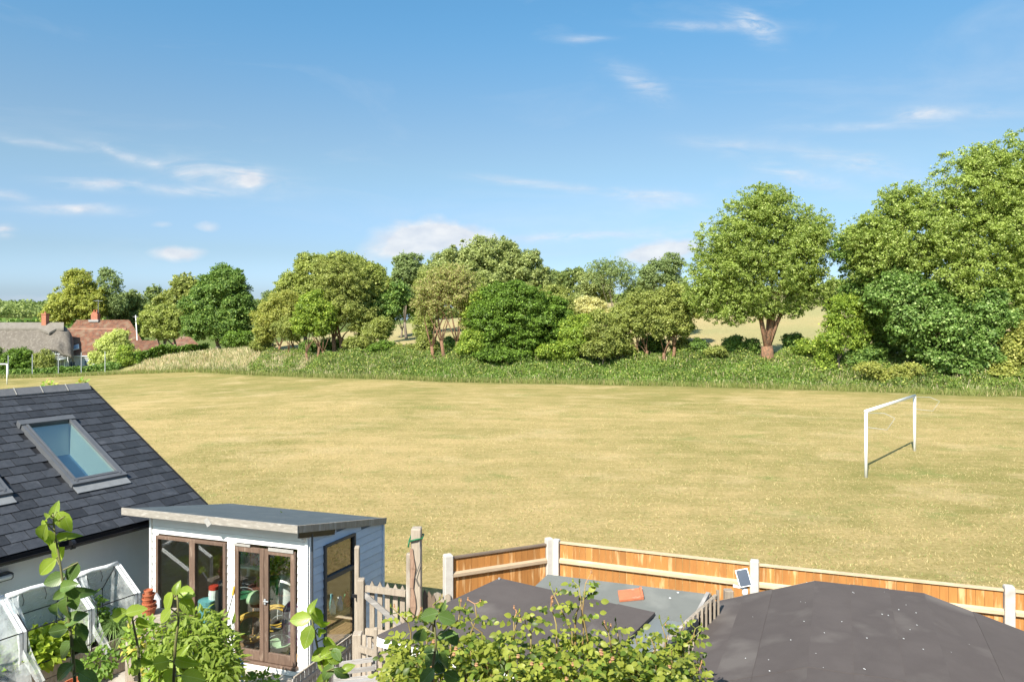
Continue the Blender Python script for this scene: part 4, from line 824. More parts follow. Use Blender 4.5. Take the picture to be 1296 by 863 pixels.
D = 71.9; gx = P(9, 487, D).x; la = Vector((gx, D, tz(gx, D))); lb = Vector((gx-5.6, D+3.2, tz(gx-5.6, D+3.2)))
goal('white goal cut off by the left edge beside the cottage hedge', la, lb, 1.95, .06, False)

# ------------------------------------------------------------------ extension with slate roof
d = Vector((.5, .866, 0)).normalized(); n = Vector((d.y, -d.x, 0))
SC = 1.03; cam0 = Vector((0, 0, CZ))
def scl(p): return cam0+(Vector(p)-cam0)*SC
E1 = scl((-5.07, 12.4, 2.0)); RD1 = scl((-7.95, 14.06, 3.81))
LEN = 9.0
ext = empty('extension', (E1.x-2-d.x*3, E1.y-d.y*3, 0), 'white rendered extension with a dark slate roof and black gutter', 'building')
up = (RD1-E1); SL = up.length; upn = up.normalized(); nr = d.cross(upn); nr = nr if nr.z > 0 else -nr
E0 = E1-d*LEN; RD0 = RD1-d*LEN
ins = -n*.30
def vz(p, z): return Vector((p.x, p.y, z))
wr1 = RD1*1; wl = [E0+ins, E1-d*.12+ins]; bk = up*1; bk.z = 0
far = bk*2-ins*-1*0
A0, A1 = wl; B0 = A0+bk*2-ins*2*-1*-1; B1 = A1+bk*2-ins*2*-1*-1
B0 = E0+bk*2-ins; B1 = E1-d*.12+bk*2-ins
zt = E1.z+.12
MB().hexa([vz(A0, -.4), vz(A1, -.4), vz(B1, -.4), vz(B0, -.4)], [vz(A0, zt), vz(A1, zt), vz(B1, zt), vz(B0, zt)]).build('wall', M_['render'], ext)
Rm = RD1-d*.12; MB().hexa([vz(A1, zt), vz(B1, zt), vz(B1, zt)-d*.2, vz(A1, zt)-d*.2], [Vector(Rm)-Vector((0, 0, .12)), Vector(Rm)-Vector((0, 0, .121))+bk.normalized()*.01, Rm-d*.2-Vector((0, 0, .12))+bk.normalized()*.01, Rm-d*.2-Vector((0, 0, .12))]).build('gable_wall', M_['render'], ext)
# deck under the slates, front and back slopes
q0 = nr*.03
MB().hexa([E0-nr*.1, E1-nr*.1, RD1-nr*.1, RD0-nr*.1], [E0-q0, E1-q0, RD1-q0, RD0-q0]).build('roof_deck', M_['black'], ext)
bE0 = E0+bk*2; bE1 = E1+bk*2
bnr = d.cross((RD1-bE1).normalized()); bnr = bnr if bnr.z > 0 else -bnr
MB().hexa([bE1-bnr*.1, bE0-bnr*.1, RD0-bnr*.1, RD1-bnr*.1], [bE1, bE0, RD0, RD1]).build('back_slope', M_['slate'], ext)
NR = 19; gauge = SL/NR; SW = .262
# skylight extents in roof coordinates (s along d from verge, t up slope)
def RP(s, t, h=0): return E1-d*s+upn*t+nr*h
def ray_roof(u, v):
    o = cam0; dr = P(u, v, 1)-o; k = (E1-o).dot(nr)/dr.dot(nr); p = o+dr*k; q = p-E1; return (-q.dot(d), q.dot(upn))
sk = [ray_roof(20, 538), ray_roof(88, 531), ray_roof(160, 603), ray_roof(94, 618)]
s_hi = (sk[0][0]+sk[3][0])/2; s_lo = (sk[1][0]+sk[2][0])/2; t_hi = (sk[0][1]+sk[1][1])/2; t_lo = (sk[2][1]+sk[3][1])/2
SKYL = [(s_lo, s_hi, t_lo, t_hi)]
sk2 = ray_roof(15, 629); W_ = s_hi-s_lo; SKYL.append((sk2[0], sk2[0]+W_, sk2[1]+.02, sk2[1]+.02+(t_hi-t_lo)))
slates = []
for r in range(NR):
    off = (SW/2 if r % 2 else 0)
    t0 = r*gauge; L_ = gauge*1.12 if r < NR-1 else gauge*.98
    s = -.04
    k = 0
    while s < LEN:
        w = SW if not (k == 0 and off) else SW/2
        c = (s+w/2, t0+gauge/2)
        hole = any(a+.02 < c[0] < b-.02 and e+.02 < c[1] < f-.02 for a, b, e, f in SKYL)
        if not hole: slates.append((s, w, t0, L_))
        s += w; k += 1
def slate_mb(mb, s, w, t0, L_, rs=random.Random(5)):
    g = .005; th = .0045; a = rs.uniform(-.004, .004)
    b = [RP(s+w-g, t0+a, .001), RP(s+g, t0+a, .001), RP(s+g, t0+L_, -.012), RP(s+w-g, t0+L_, -.012)]
    return mb.hexa(b, [p+nr*th+(nr*rs.uniform(0, .003)) for p in b])
vis = []; rest = []
for q in slates:
    p = RP(q[0]+q[1]/2, q[2]+gauge/2); u = 648+K*p.x/p.y
    (vis if u > -25 else rest).append((q, p.length))
vis.sort(key=lambda x: x[1]); rest += vis[300:]; vis = vis[:300]
for q, _ in vis:
    mb = MB(); slate_mb(mb, *q); mb.build('slate', M_['slate'], ext)
# the remaining slates, joined; split into a few tones through the material noise
mb = MB()
for q, _ in rest: slate_mb(mb, *q)
o = mb.build('slate_field', M_['slate'], ext); o['kind'] = 'stuff'
s = 0
while s < LEN:
    mb = MB(); a = RP(s, SL-.13, .03); b = RP(min(s+.43, LEN), SL-.13, .03); c0 = RP(s, SL, .05)+Vector((0, 0, .035)); c1 = RP(s+.43, SL, .05)+Vector((0, 0, .035))
    sp = bk.normalized()*.28
    mb.hexa([b-Vector((0, 0, .02)), a-Vector((0, 0, .02)), c0-Vector((0, 0, .03)), c1-Vector((0, 0, .03))], [b, a, c0, c1])
    bb = a+bk.normalized()*.26; b2 = b+bk.normalized()*.26
    mb.hexa([a*0+c1-Vector((0, 0, .031)), c0-Vector((0, 0, .031)), bb-Vector((0, 0, .02)), b2-Vector((0, 0, .02))], [c1+Vector((0, 0, .001)), c0+Vector((0, 0, .001)), bb, b2])
    mb.build('ridge_tile', M_['ridge'], ext)
    e = RP(s+.44, SL-.135, .036); f = RP(s+.44, SL, .056)+Vector((0, 0, .037)); MB().beam(e, f, .012, .012).build('mortar_joint', M_['mortar'], ext)
    s += .45
# gutter (half round), fascia and soffit, verge trim
gm = MB(); gc0 = E0+n*.05-Vector((0, 0, .05)); gc1 = E1+d*.08+n*.05-Vector((0, 0, .05)); prof = []
for k in range(9):
    a = math.pi+math.pi*k/8; prof.append((math.cos(a)*.06, math.sin(a)*.06))
for k in range(8):
    (x0, z0), (x1, z1) = prof[k], prof[k+1]
    gm.quad(gc0+n*x0+Vector((0, 0, z0)), gc0+n*x1+Vector((0, 0, z1)), gc1+n*x1+Vector((0, 0, z1)), gc1+n*x0+Vector((0, 0, z0)))
gm.poly([gc1+n*x+Vector((0, 0, z)) for x, z in prof]); gm.beam(gc0+n*.06, gc1+n*.06, .012, .012)
gt = gm.build('gutter', M_['black'], ext)
for s_ in (1.0, 2.35, 3.7, 5.0):
    p = gc1-d*s_; MB().tube([p-d*.025+Vector((0, 0, -.012)), p+d*.025+Vector((0, 0, -.012))], .067, 12).build('gutter_clip', M_['black'], gt)
MB().hexa([E0-n*.0+Vector((0, 0, -.12)), E1+Vector((0, 0, -.12)), E1-n*.02+Vector((0, 0, -.12)), E0-n*.02+Vector((0, 0, -.12))], [E0+Vector((0, 0, -.02)), E1+Vector((0, 0, -.02)), E1-n*.02+Vector((0, 0, -.02)), E0-n*.02+Vector((0, 0, -.02))]).build('fascia', M_['black'], ext)
MB().hexa([E0-n*.3+Vector((0, 0, -.125)), E0+Vector((0, 0, -.125)), E1+Vector((0, 0, -.125)), E1-n*.3+Vector((0, 0, -.125))], [E0-n*.3+Vector((0, 0, -.113)), E0+Vector((0, 0, -.113)), E1+Vector((0, 0, -.113)), E1-n*.3+Vector((0, 0, -.113))]).build('soffit', M_['black'], ext)
MB().beam(E1+d*.045+nr*-.03, RD1+d*.045-nr*.03, .02, .1, nr).build('verge_trim', M_['black'], ext)
def skylight(a, b, e, f, sub):
    """roof window: s from a (right) to b (left), t from e (low) to f (high)"""
    w = MB(); fr = .058; hh = .085
    sash = empty_part('skylight', ext)
    for (s0, t0, s1, t1, ww) in ((a+fr/2, e, a+fr/2, f, fr), (b-fr/2, e, b-fr/2, f, fr)):
        MB().beam(RP(s0, t0, .03), RP(s1, t1, .03), ww, hh, nr).build('side_frame', M_['leadgrey'], sash)
        MB().beam(RP(s0+(.055 if s0 < (a+b)/2 else -.055), t0+.04, .06), RP(s1+(.055 if s0 < (a+b)/2 else -.055), t1-.04, .06), .035, .045, nr).build('side_bead', M_['leadgrey'], sash)
    MB().beam(RP(a-.012, e+.035, .025), RP(b+.012, e+.035, .025), .08, hh+.015, nr).build('bottom_frame', M_['leadgrey'], sash)
    MB().beam(RP(a+.05, e+.10, .06), RP(b-.05, e+.10, .06), .05, .05, nr).build('bottom_bead', M_['leadgrey'], sash)
    MB().beam(RP(a-.012, f-.05, .035), RP(b+.02, f-.05, .035), .12, hh+.03, nr).build('top_hood', M_['leadgrey'], sash)
    MB().beam(RP(a, e-.09, .02), RP(b, e-.09, .02), .17, .012, nr).build('lead_apron', M_['lead'], sash)
    MB().beam(RP(a-.03, f+.035, .004), RP(b+.03, f+.035, .004), .07, .03, nr).build('top_flashing', M_['black'], sash)
    p = [RP(b-.07, e+.1, .045), RP(a+.07, e+.1, .045), RP(a+.07, f-.1, .045), RP(b-.07, f-.1, .045)]
    MB().hexa([x-nr*.01 for x in p], p).build('pane', M_['skyglass'], sash)
    # white lined shaft below, with a blind-blue depth
    dp = .55; q = [x-nr*.03 for x in p]; r_ = [x-nr*.05-Vector((0, 0, dp)) for x in p]
    mb = MB()
    for i in range(4): mb.quad(q[i], q[(i+1) % 4], r_[(i+1) % 4], r_[i])
    mb.build('light_shaft', M_['innerwhite'], sash)
    MB().poly(r_).build('room_below', mat('blue_blind', (.15, .26, .42), (.12, .21, .36), 2, .5), sash)
def empty_part(name, parent):
    o = bpy.data.objects.new(name, None); col.objects.link(o); o.parent = parent; o.location = (0, 0, 0); o.empty_display_size = .1
    o.matrix_parent_inverse = PINV(parent); return o
for i, q in enumerate(SKYL): skylight(*q, i)
# flashings and deck hole: the shaft pokes below the deck, so the deck is drawn just under the slates and is cut here
def cut_deck():
    dk = [o for o in bpy.data.objects if o.name.startswith('roof_deck')][0]
    ss = sorted({-.0, LEN}|{x for q in SKYL for x in (q[0]+.06, q[1]-.06)}); ts = sorted({0, SL}|{x for q in SKYL for x in (q[2]+.06, q[3]-.06)})
    mb = MB()
    for i in range(len(ss)-1):
        for j in range(len(ts)-1):
            cs, ct = (ss[i]+ss[i+1])/2, (ts[j]+ts[j+1])/2
            if any(q[0]+.05 < cs < q[1]-.05 and q[2]+.05 < ct < q[3]-.05 for q in SKYL): continue
            P4 = [(ss[i+1], ts[j]), (ss[i], ts[j]), (ss[i], ts[j+1]), (ss[i+1], ts[j+1])]
            mb.hexa([RP(s, t, -.08) for s, t in P4], [RP(s, t, -.014) for s, t in P4])
    dk.data = mb.build('tmp', M_['black']).data
    bpy.data.objects.remove(bpy.data.objects['tmp'])
cut_deck()
# wall light
wp = None
wo = A0; nn = n
def on_wall(u, v, off=0):
    dr = P(u, v, 1)-cam0; k = (A0+n*off-cam0).dot(n)/dr.dot(n); return cam0+dr*k
p = on_wall(3, 730, .07)
lamp = empty('wall_light', p, 'small white bulkhead light on the white wall at the left edge', 'light')
MB().box(p, (.14, .24, .10), Matrix.Rotation(-R(30), 3, 'Z')).build('lamp_body', M_['leadgrey'], lamp, bevel=.02); MB().box(p+n*.05, (.08, .19, .065), Matrix.Rotation(-R(30), 3, 'Z')).build('lamp_cover', M_['whiteplastic'], lamp, bevel=.02)

# ------------------------------------------------------------------ garden shed with glazed doors
O = Vector((-2.89, 10.65, 0)); sf = Vector((-.949, .316, 0)).normalized(); sb = Vector((.42, .907, 0)).normalized()
def S(a, k, z): return O+sf*a+sb*k+Vector((0, 0, z))
SWd, SDp = 2.80, 1.84
shed = empty('garden_shed', S(SWd/2, SDp/2, 0), 'white and blue boarded garden shed with grey felt pent roof and brown glazed doors', 'shed')
def rtop(k): return 2.08-.19*k              # underside of the roof falls to the back
def plank(a0, k0, a1, k1, z0, z1, outn, m, name='board', lap=.011):
    """one horizontal board between two plan points, its lower edge standing proud"""
    p0 = S(a0, k0, 0); p1 = S(a1, k1, 0); th = .018
    def q(p, z, o): return Vector((p.x, p.y, z))+outn*o
    mb = MB(); mb.hexa([q(p0, z0, -th), q(p1, z0, -th), q(p1, z0, lap), q(p0, z0, lap)][::-1], [q(p0, z1-.009, -th), q(p1, z1-.009, -th), q(p1, z1-.009, 0), q(p0, z1-.009, 0)][::-1])
    return mb.build(name, m, shed)
fn = Vector((-sf.y, sf.x, 0)); fn = fn if fn.y < 0 else -fn            # front normal (towards the camera)
rn = Vector((sb.y, -sb.x, 0))                                              # right side normal
bh = .115
z = .08; tops = []
while z < 2.04:
    z1 = min(z+bh, 2.05)
    if z < 1.76:
        zz1 = min(z1, 1.80)
        for a0, a1 in ((0.03, .175), (1.225, 1.385), (2.655, SWd-.03)): plank(a0, 0, a1, 0, z, z1 if z1 < 1.8 else z1, fn, M_['shedwhite'])
    else: plank(.03, 0, SWd-.03, 0, z, z1, fn, M_['shedwhite'])
    z = z1
z = .06
while z < 2.0:
    z1 = min(z+1.72/14, 2.02)
    if z < 1.76:
        plank(0, .03, 0, .325, z, z1, rn, M_['shedblue'])
        kk = min(SDp, (2.08-z1)/.19+.25)
        plank(0, 1.06, 0, kk, z, z1, rn, M_['shedblue'])
    else:
        kk = min(SDp, (2.08-z1)/.19+.3)
        if kk > .1: plank(0, .03, 0, kk, z, z1, rn, M_['shedblue'])
    z = z1
M_['shadowblue'] = mat('board_gap_shade', (.16, .19, .24), None, 5, .8)  # backing painted darker so the board gaps read as shadow lines
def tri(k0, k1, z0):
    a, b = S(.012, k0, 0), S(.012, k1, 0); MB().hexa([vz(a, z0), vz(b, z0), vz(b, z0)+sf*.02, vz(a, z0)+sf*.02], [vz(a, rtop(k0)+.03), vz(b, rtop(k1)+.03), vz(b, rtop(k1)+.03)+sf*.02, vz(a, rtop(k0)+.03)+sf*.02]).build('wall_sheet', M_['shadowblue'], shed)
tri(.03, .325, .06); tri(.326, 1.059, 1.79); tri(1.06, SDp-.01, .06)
# backing walls (left side, back, thin liners), corner posts and trims
def wallbox(a0, k0, a1, k1, z0, z1, z2, th, inn, m, name):
    p0 = S(a0, k0, 0); p1 = S(a1, k1, 0); mb = MB()
    mb.hexa([vz(p0, z0), vz(p1, z0), vz(p1+inn*th, z0), vz(p0+inn*th, z0)], [vz(p0, z1), vz(p1, z2), vz(p1+inn*th, z2), vz(p0+inn*th, z1)]); return mb.build(name, m, shed)
wallbox(SWd, 0.02, SWd, SDp, .02, rtop(0), rtop(SDp), .04, -sf, M_['shedwhite'], 'side_wall')
wallbox(SWd-.041, .06, SWd-.041, SDp-.06, .1, rtop(0)-.01, rtop(SDp)-.01, .006, -sf, M_['inner'], 'wall_lining')
wallbox(0, SDp, SWd, SDp, .02, rtop(SDp), rtop(SDp), .04, -sb, M_['shedwhite'], 'back_wall')
wallbox(.05, SDp-.041, SWd-.05, SDp-.041, .1, rtop(SDp)-.01, rtop(SDp)-.01, .006, -sb, M_['inner'], 'wall_lining')
def bar(a0, k0, z0, a1, k1, z1, w, h, m, name, upv=None, parent=None, bevel=.003):
    return MB().beam(S(a0, k0, z0), S(a1, k1, z1), w, h, upv or (0, 0, 1)).build(name, m, parent or shed, bevel=bevel)
bar(.012, -.018, .04, .012, -.018, 2.03, .045, .03, M_['shedwhite'], 'corner_trim', tuple(fn))
MB().beam(S(-.012, .02, .04), S(-.012, .02, 2.03), .035, .02, tuple(rn)).build('corner_trim', M_['shedwhite'], shed)
MB().beam(S(-.026, .045, .04), S(-.026, .045, 2.03), .016, .03, tuple(rn)).build('drain_pipe', M_['darkplastic'], shed)
bar(SWd-.015, -.018, .04, SWd-.015, -.018, 2.03, .04, .03, M_['shedwhite'], 'corner_trim', tuple(fn))
MB().beam(S(-.01, SDp-.01, .04), S(-.01, SDp-.01, rtop(SDp)), .04, .03, tuple(rn)).build('corner_trim', M_['shedblue'], shed)
bar(.02, -.03, .055, SWd-.02, -.03, .055, .10, .07, M_['shedwhite'], 'base_board')
bar(.15, -.035, .115, 1.25, -.035, .115, .10, .04, M_['brownframe'], 'door_sill')
# roof: felt deck, fascias, hanging edge of felt
ov = .26
def RT(a, k, h=0): return S(a, k, 2.215-.19*(k+ov)+h)
roof_pts = [(-.02, -ov), (SWd+.24, -ov), (SWd+.24, SDp+.02), (-.02, SDp+.02)]
MB().hexa([RT(*p, -.07) for p in roof_pts][::-1], [RT(*p) for p in roof_pts][::-1]).build('roof', M_['feltroof'], shed)
MB().beam(RT(-.045, -ov-.012, -.045), RT(SWd+.26, -ov-.012, -.045), .026, .105).build('front_fascia', M_['fascia'], shed)
MB().beam(RT(-.034, -ov+.003, -.045), RT(-.034, SDp+.03, -.045), .024, .10).build('side_fascia', M_['oldwood'], shed)
MB().beam(RT(-.026, -ov+.02, -.135), RT(-.026, .55, -.135), .02, .075).build('felt_edge', M_['black'], shed)
MB().beam(RT(1.50, -ov-.028, -.03), RT(1.43, -ov-.03, -.12), .085, .006, tuple(fn)).build('torn_felt_flap', M_['mortar'], shed)
bar(.06, -.10, 2.0, .06, .10, 2.0, .05, .07, M_['shedwhite'], 'roof_bracket')
# left window: frame of three uprights, two panes
FB = M_['brownframe']
def upright(a, z0, z1, w, nm, par=None): return bar(a, -.02, z0, a, -.02, z1, w, .06, FB, nm, tuple(fn), par)
def crossb(a0, a1, z, h, nm, par=None, k=-.0225): return bar(a0, k, z, a1, k, z, .06, h, FB, nm, None, par)
win = empty_part('front_window', shed)
for a, w in ((1.405, .045), (1.985, .105), (2.645, .045)): upright(a, .16, 1.78, w, 'window_frame', win)
for a0, a1 in ((1.427, 1.932), (2.038, 2.622)): crossb(a0, a1, 1.758, .045, 'window_frame', win); crossb(a0, a1, .185, .05, 'window_frame', win)
def pane(a0, a1, z0, z1, par, m=None, k=-.008, name='pane'):
    MB().hexa([S(a0, k, z0), S(a1, k, z0), S(a1, k+.004, z0), S(a0, k+.004, z0)], [S(a0, k, z1), S(a1, k, z1), S(a1, k+.004, z1), S(a0, k+.004, z1)]).build(name, m or M_['glass'], par)
pane(1.427, 1.932, .21, 1.736, win); pane(2.038, 2.622, .21, 1.736, win)
# double doors
for i, (a0, a1) in enumerate(((.19, .70), (.708, 1.215))):
    dr = empty_part('door', shed)
    for a in (a0+.035, a1-.035): bar(a, -.032, .145, a, -.032, 1.765, .07, .042, FB, 'door_stile', tuple(fn), dr)
    bar(a0+.07, -.0335, 1.73, a1-.07, -.0335, 1.73, .042, .07, FB, 'door_rail', None, dr); bar(a0+.07, -.0335, .215, a1-.07, -.0335, .215, .042, .14, FB, 'door_rail', None, dr)
    pane(a0+.07, a1-.07, .285, 1.695, dr, None, -.03)
    if i == 0:
        bar(a1-.035, -.075, .98, a1-.035, -.075, 1.06, .03, .015, M_['galv'], 'lock_plate', tuple(fn), dr); bar(a1-.10, -.085, 1.03, a1-.02, -.085, 1.03, .02, .02, M_['galv'], 'handle', None, dr)
bar(.20, -.062, 1.775, .62, -.062, 1.775, .012, .05, M_['mortar'], 'weather_strip'); bar(.93, -.062, 1.79, 1.21, -.062, 1.79, .012, .035, M_['mortar'], 'weather_strip')
# side window in dark frame
sw = empty_part('side_window', shed)
for k in (.345, 1.04): MB().beam(S(-.016, k, .16), S(-.016, k, 1.78), .035, .05, tuple(rn)).build('window_frame', M_['darkplastic'], sw)
for zc, h in ((1.765, .04), (1.27, .06), (.18, .05)): MB().beam(S(-.018, .363, zc), S(-.018, 1.022, zc), .05, h).build('window_frame', M_['darkplastic'], sw)
for z0, z1 in ((.205, 1.24), (1.30, 1.745)): MB().hexa([S(.0, .363, z0), S(.0, 1.022, z0), S(.004, 1.022, z0), S(.004, .363, z0)], [S(.0, .363, z1), S(.0, 1.022, z1), S(.004, 1.022, z1), S(.004, .363, z1)]).build('pane', M_['fieldglass'] if z0 > 1 else M_['glass'], sw)
# floor boards
nfb = 16
for i in range(nfb):
    a0 = .03+i*(SWd-.08)/nfb; a1 = a0+(SWd-.08)/nfb-.006
    MB().hexa([S(a1, .02, .06), S(a0, .02, .06), S(a0, SDp-.05, .06), S(a1, SDp-.05, .06)][::-1], [S(a1, .02, .1), S(a0, .02, .1), S(a0, SDp-.05, .1), S(a1, SDp-.05, .1)][::-1]).build('floor_board', M_['floorwood'], shed)

# things inside the shed
def SI(u, k, z):
    q = O+sb*k; kap = (u-648)/K; a = -(q.x-kap*q.y)/(sf.x-kap*sf.y); return S(a, k, z)
def AI(u, k):
    q = O+sb*k; kap = (u-648)/K; return -(q.x-kap*q.y)/(sf.x-kap*sf.y)
def shelf_unit():
    r = empty('shelving', S(1.0, 1.3, .1), 'pale shelf unit standing inside the shed behind the left door', 'shelves')
    for a in (AI(345, 1.2), AI(302, 1.2)):
        for k in (1.1, 1.42): MB().beam(S(a, k, .1), S(a, k, 1.55), .04, .04).build('post', M_['whiteplastic'], r)
    for z in (.5, 1.0, 1.45): MB().hexa([S(AI(301, 1.2), 1.08, z), S(AI(346, 1.2), 1.08, z), S(AI(346, 1.2), 1.46, z), S(AI(301, 1.2), 1.46, z)][::-1], [S(AI(301, 1.2), 1.08, z+.03), S(AI(346, 1.2), 1.08, z+.03), S(AI(346, 1.2), 1.46, z+.03), S(AI(301, 1.2), 1.46, z+.03)][::-1]).build('shelf', M_['innerwhite'], r)
shelf_unit()
def coil(name, label, c, R_, r_, turns, m, tilt):
    rs = random.Random(3); mb = MB()
    M = Matrix.Rotation(tilt[0], 3, 'X') @ Matrix.Rotation(tilt[1], 3, 'Y')
    for t in range(turns):
        rr = R_*rs.uniform(.75, 1.05); off = Vector((rs.uniform(-.04, .04), rs.uniform(-.03, .03), rs.uniform(-.05, .05)))
        pts = [c+M @ (Vector((rr*1.25*math.cos(a), rr*math.sin(a), .02*math.sin(3*a+t)))+off) for a in [2*math.pi*k/20 for k in range(21)]]
        mb.tube(pts, r_, 6, False)
    o = mb.build(name, m, None, smooth=True); return tag(o, label, 'hose')
coil('hose', 'coiled yellow garden hose on the shed floor behind the left door', SI(319, .40, .40), .2, .013, 14, M_['hose'], (R(60), 0))
coil('hose', 'loose loops of yellow hose hanging in the middle behind the right door', SI(350, .5, .55), .17, .013, 6, M_['hose'], (R(72), R(20)))
def bucket(name, label, c, r0, r1, h, m, lid=None):
    root = empty(name, c, label, 'bucket'); o = MB().lathe(c, [(0, .0), (r0, 0), (r1, h), (r1+.012, h), (r1+.012, h-.02), (r1-.006, h-.0), (r1-.01, h-.01), (r0*.9, .02), (0, .02)], 18).build('tub', m, root, smooth=True)
    MB().tube([c+Vector((r1*math.cos(a), .02, h+.01+.1*math.sin(a))) for a in [math.pi*k/8 for k in range(9)]], .006, 5).build('handle', M_['galv'], root)
    return root
bucket('bucket', 'pale green bucket on the shed floor behind the right door', SI(354, .27, .1), .13, .17, .2, M_['palegreen'])
bucket('bucket', 'dark grey bucket behind the pale green bucket', SI(358, .55, .1), .15, .18, .36, M_['darkplastic'])
bucket('watering_can_body', 'green tub on the floor by the left door shelf', SI(308, .75, .1), .13, .17, .62, M_['green_plastic'])
def bag():
    c = SI(369, .50, .1); mb = MB(); prof = [(.0, 0), (.13, .01), (.16, .12), (.15, .4), (.13, .62), (.05, .72), (0, .73)]
    mb.lathe(c, prof, 12); o = mb.build('compost_bag', M_['purple'], None, smooth=True); tag(o, 'purple and white printed sack slumped behind the right door', 'sack')
    c = SI(360, 1.0, .1); mb = MB(); mb.lathe(c, [(0, 0), (.16, .02), (.18, .3), (.16, .75), (.1, .9), (0, .92)], 12); o = mb.build('sack', M_['whiteplastic'], None, smooth=True); tag(o, 'white sack at the back of the shed behind the purple sack', 'sack')
bag()
def mushroom():
    c = SI(324, .62, .1); r = empty('stool', c, 'mushroom shaped ornament with pale green cap inside the left door', 'ornament')
    MB().lathe(c, [(.07, 0), (.055, .3), (.05, .62), (.0, .63)], 12).build('stalk', M_['floorwood'], r, smooth=True); MB().lathe(c+Vector((0, 0, .6)), [(0, .0), (.15, 0), (.145, .05), (.11, .12), (.05, .155), (0, .16)], 16).build('cap', M_['palegreen'], r, smooth=True)
mushroom()
i = 0
for a, k, z, nm, lb, m, r_, h in ((271, .5, .1, 'tin', 'red topped white tub inside the left window', 'whiteplastic', .085, .75), (281, .55, .1, 'canister', 'dark bottle beside the red topped tub', 'darkplastic', .06, .82), (262, .42, .1, 'box', 'teal green box low inside the left window', 'bluegreen', .14, .55), (323, 1.25, 1.03, 'plant_pot', 'orange pot on the middle shelf', 'terracotta', .09, .14), (333, 1.25, 1.03, 'tin', 'white tin on the middle shelf', 'whiteplastic', .08, .16), (309, 1.25, 1.03, 'tin', 'green tin on the middle shelf', 'green_plastic', .08, .2), (344, .85, .1, 'plant_pot', 'tall stack of green pots inside right door', 'green_plastic', .13, .85), (315, 1.25, .53, 'box', 'dark box on the lowest shelf', 'darkplastic', .12, .2)):
    c = SI(a, k, z); r = empty(nm, c, lb, nm.replace('_', ' ')); MB().lathe(c, [(0, 0), (r_*.85, 0), (r_, h*.9), (r_*.9, h), (0, h)], 14).build('body', M_[m], r, smooth=False)
    MB().lathe(c+Vector((0, 0, h+.001)), [(r_*.95, 0), (r_*.95, .05), (0, .06)], 14).build('lid', M_['red'] if i == 0 else M_[m], r)
    i += 1
# jumble on a ledge inside the side window
sh = empty('window_ledge', S(.2, .6, .8), 'ledge with garden oddments inside the side window', 'ledge')
MB().hexa([S(.28, .6, .62), S(.03, .6, .62), S(.03, 1.3, .62), S(.28, 1.3, .62)][::-1], [S(.28, .6, .65), S(.03, .6, .65), S(.03, 1.3, .65), S(.28, 1.3, .65)][::-1]).build('shelf', M_['floorwood'], sh)
rs = random.Random(11)
jl = ['white jug', 'teal jar', 'blue jar', 'white cup', 'red and white pot', 'green dish', 'grey bottle']
jm = ['whiteplastic', 'bluegreen', 'bluehandle', 'white', 'red', 'green_plastic', 'galv']
for i in range(7):
    c = S(.08+.09*(i % 2), .66+.085*i, .651); hh = rs.uniform(.14, .28); rr = rs.uniform(.03, .05)
    o = MB().lathe(c, [(0, 0), (rr, 0), (rr*1.1, hh*.5), (rr*.5, hh*.8), (rr*.6, hh), (0, hh)], 12).build('jar', M_[jm[i]], None, smooth=True); tag(o, jl[i]+' on the ledge inside the blue wall window', 'jar')
c = S(.9, 1.2, 1.48); 
# dark foliage of a plant standing in the shed
pp = np.array(SI(353, 1.1, 1.35))+rng.normal(size=(260, 3))*np.array([.16, .12, .2])
o = add('shed_plant', leaf_mesh('shed_plant', pp, rdir(260), unit(rdir(260)+np.array([0, -.5, .5])), .11, T['maple'], LEAF3)); tag(o, 'dark leafy plant hanging behind the right door glass', 'plant')
# cane and stick against the front wall
o = MB().tube([S(1.36, -.32, .0), S(1.22, -.06, 1.08)], .008, 6).build('garden_cane', M_['darkplastic']); tag(o, 'dark cane leaning on the white wall between window and doors', 'cane')
MB().tube([S(1.225, -.07, 1.05), S(1.215, -.05, 1.17)], .02, 8).build('cane_tip', M_['hose'], o)

# ------------------------------------------------------------------ close board fence with concrete posts
FC = Vector((.635, 11.25, 0)); FT = 1.82
fp = [Vector((3*0+.635, 11.25, 0)), None, None]
def fpt(u, v, z): q = PZ(u, v, z); return Vector((q.x, q.y, 0))
f0 = fpt(567, 702, 1.85); fC = fpt(699, 681, 1.88); f1 = fpt(955, 709.5, 1.88); f2 = fpt(1277, 742, 1.88)
f3 = f2+(f2-f1)
fence = empty('board_fence', fC, 'golden orange close board fence with concrete posts facing the playing field', 'fence')
rs = random.Random(4)
def post(p, dirv, hgt, nm='concrete_post', sz=.11):
    dv = dirv.normalized(); s_ = Vector((dv.y, -dv.x, 0)); mb = MB(); w = sz/2
    q = [p-dv*w-s_*w, p+dv*w-s_*w, p+dv*w+s_*w, p-dv*w+s_*w]
    tp = [vz(x, hgt-.012) for x in q]; c = sum(q, Vector())/4
    mb.hexa([vz(x, -.3) for x in q], tp); mb.hexa(tp, [vz(c+(x-c)*.78, hgt) for x in q])
    return mb.build(nm, M_['concrete'], fence, bevel=.006)
post(f0, fC-f0, 1.86, sz=.115); post(fC+(f0-fC).normalized()*.055, fC-f0, 1.895, sz=.10); post(fC+(f1-fC).normalized()*.06, f1-fC, 1.875, sz=.10); post(f1, f1-fC, 1.895); post(f2, f2-f1, 1.895); post(f3, f2-f1, 1.895)
boards = {}
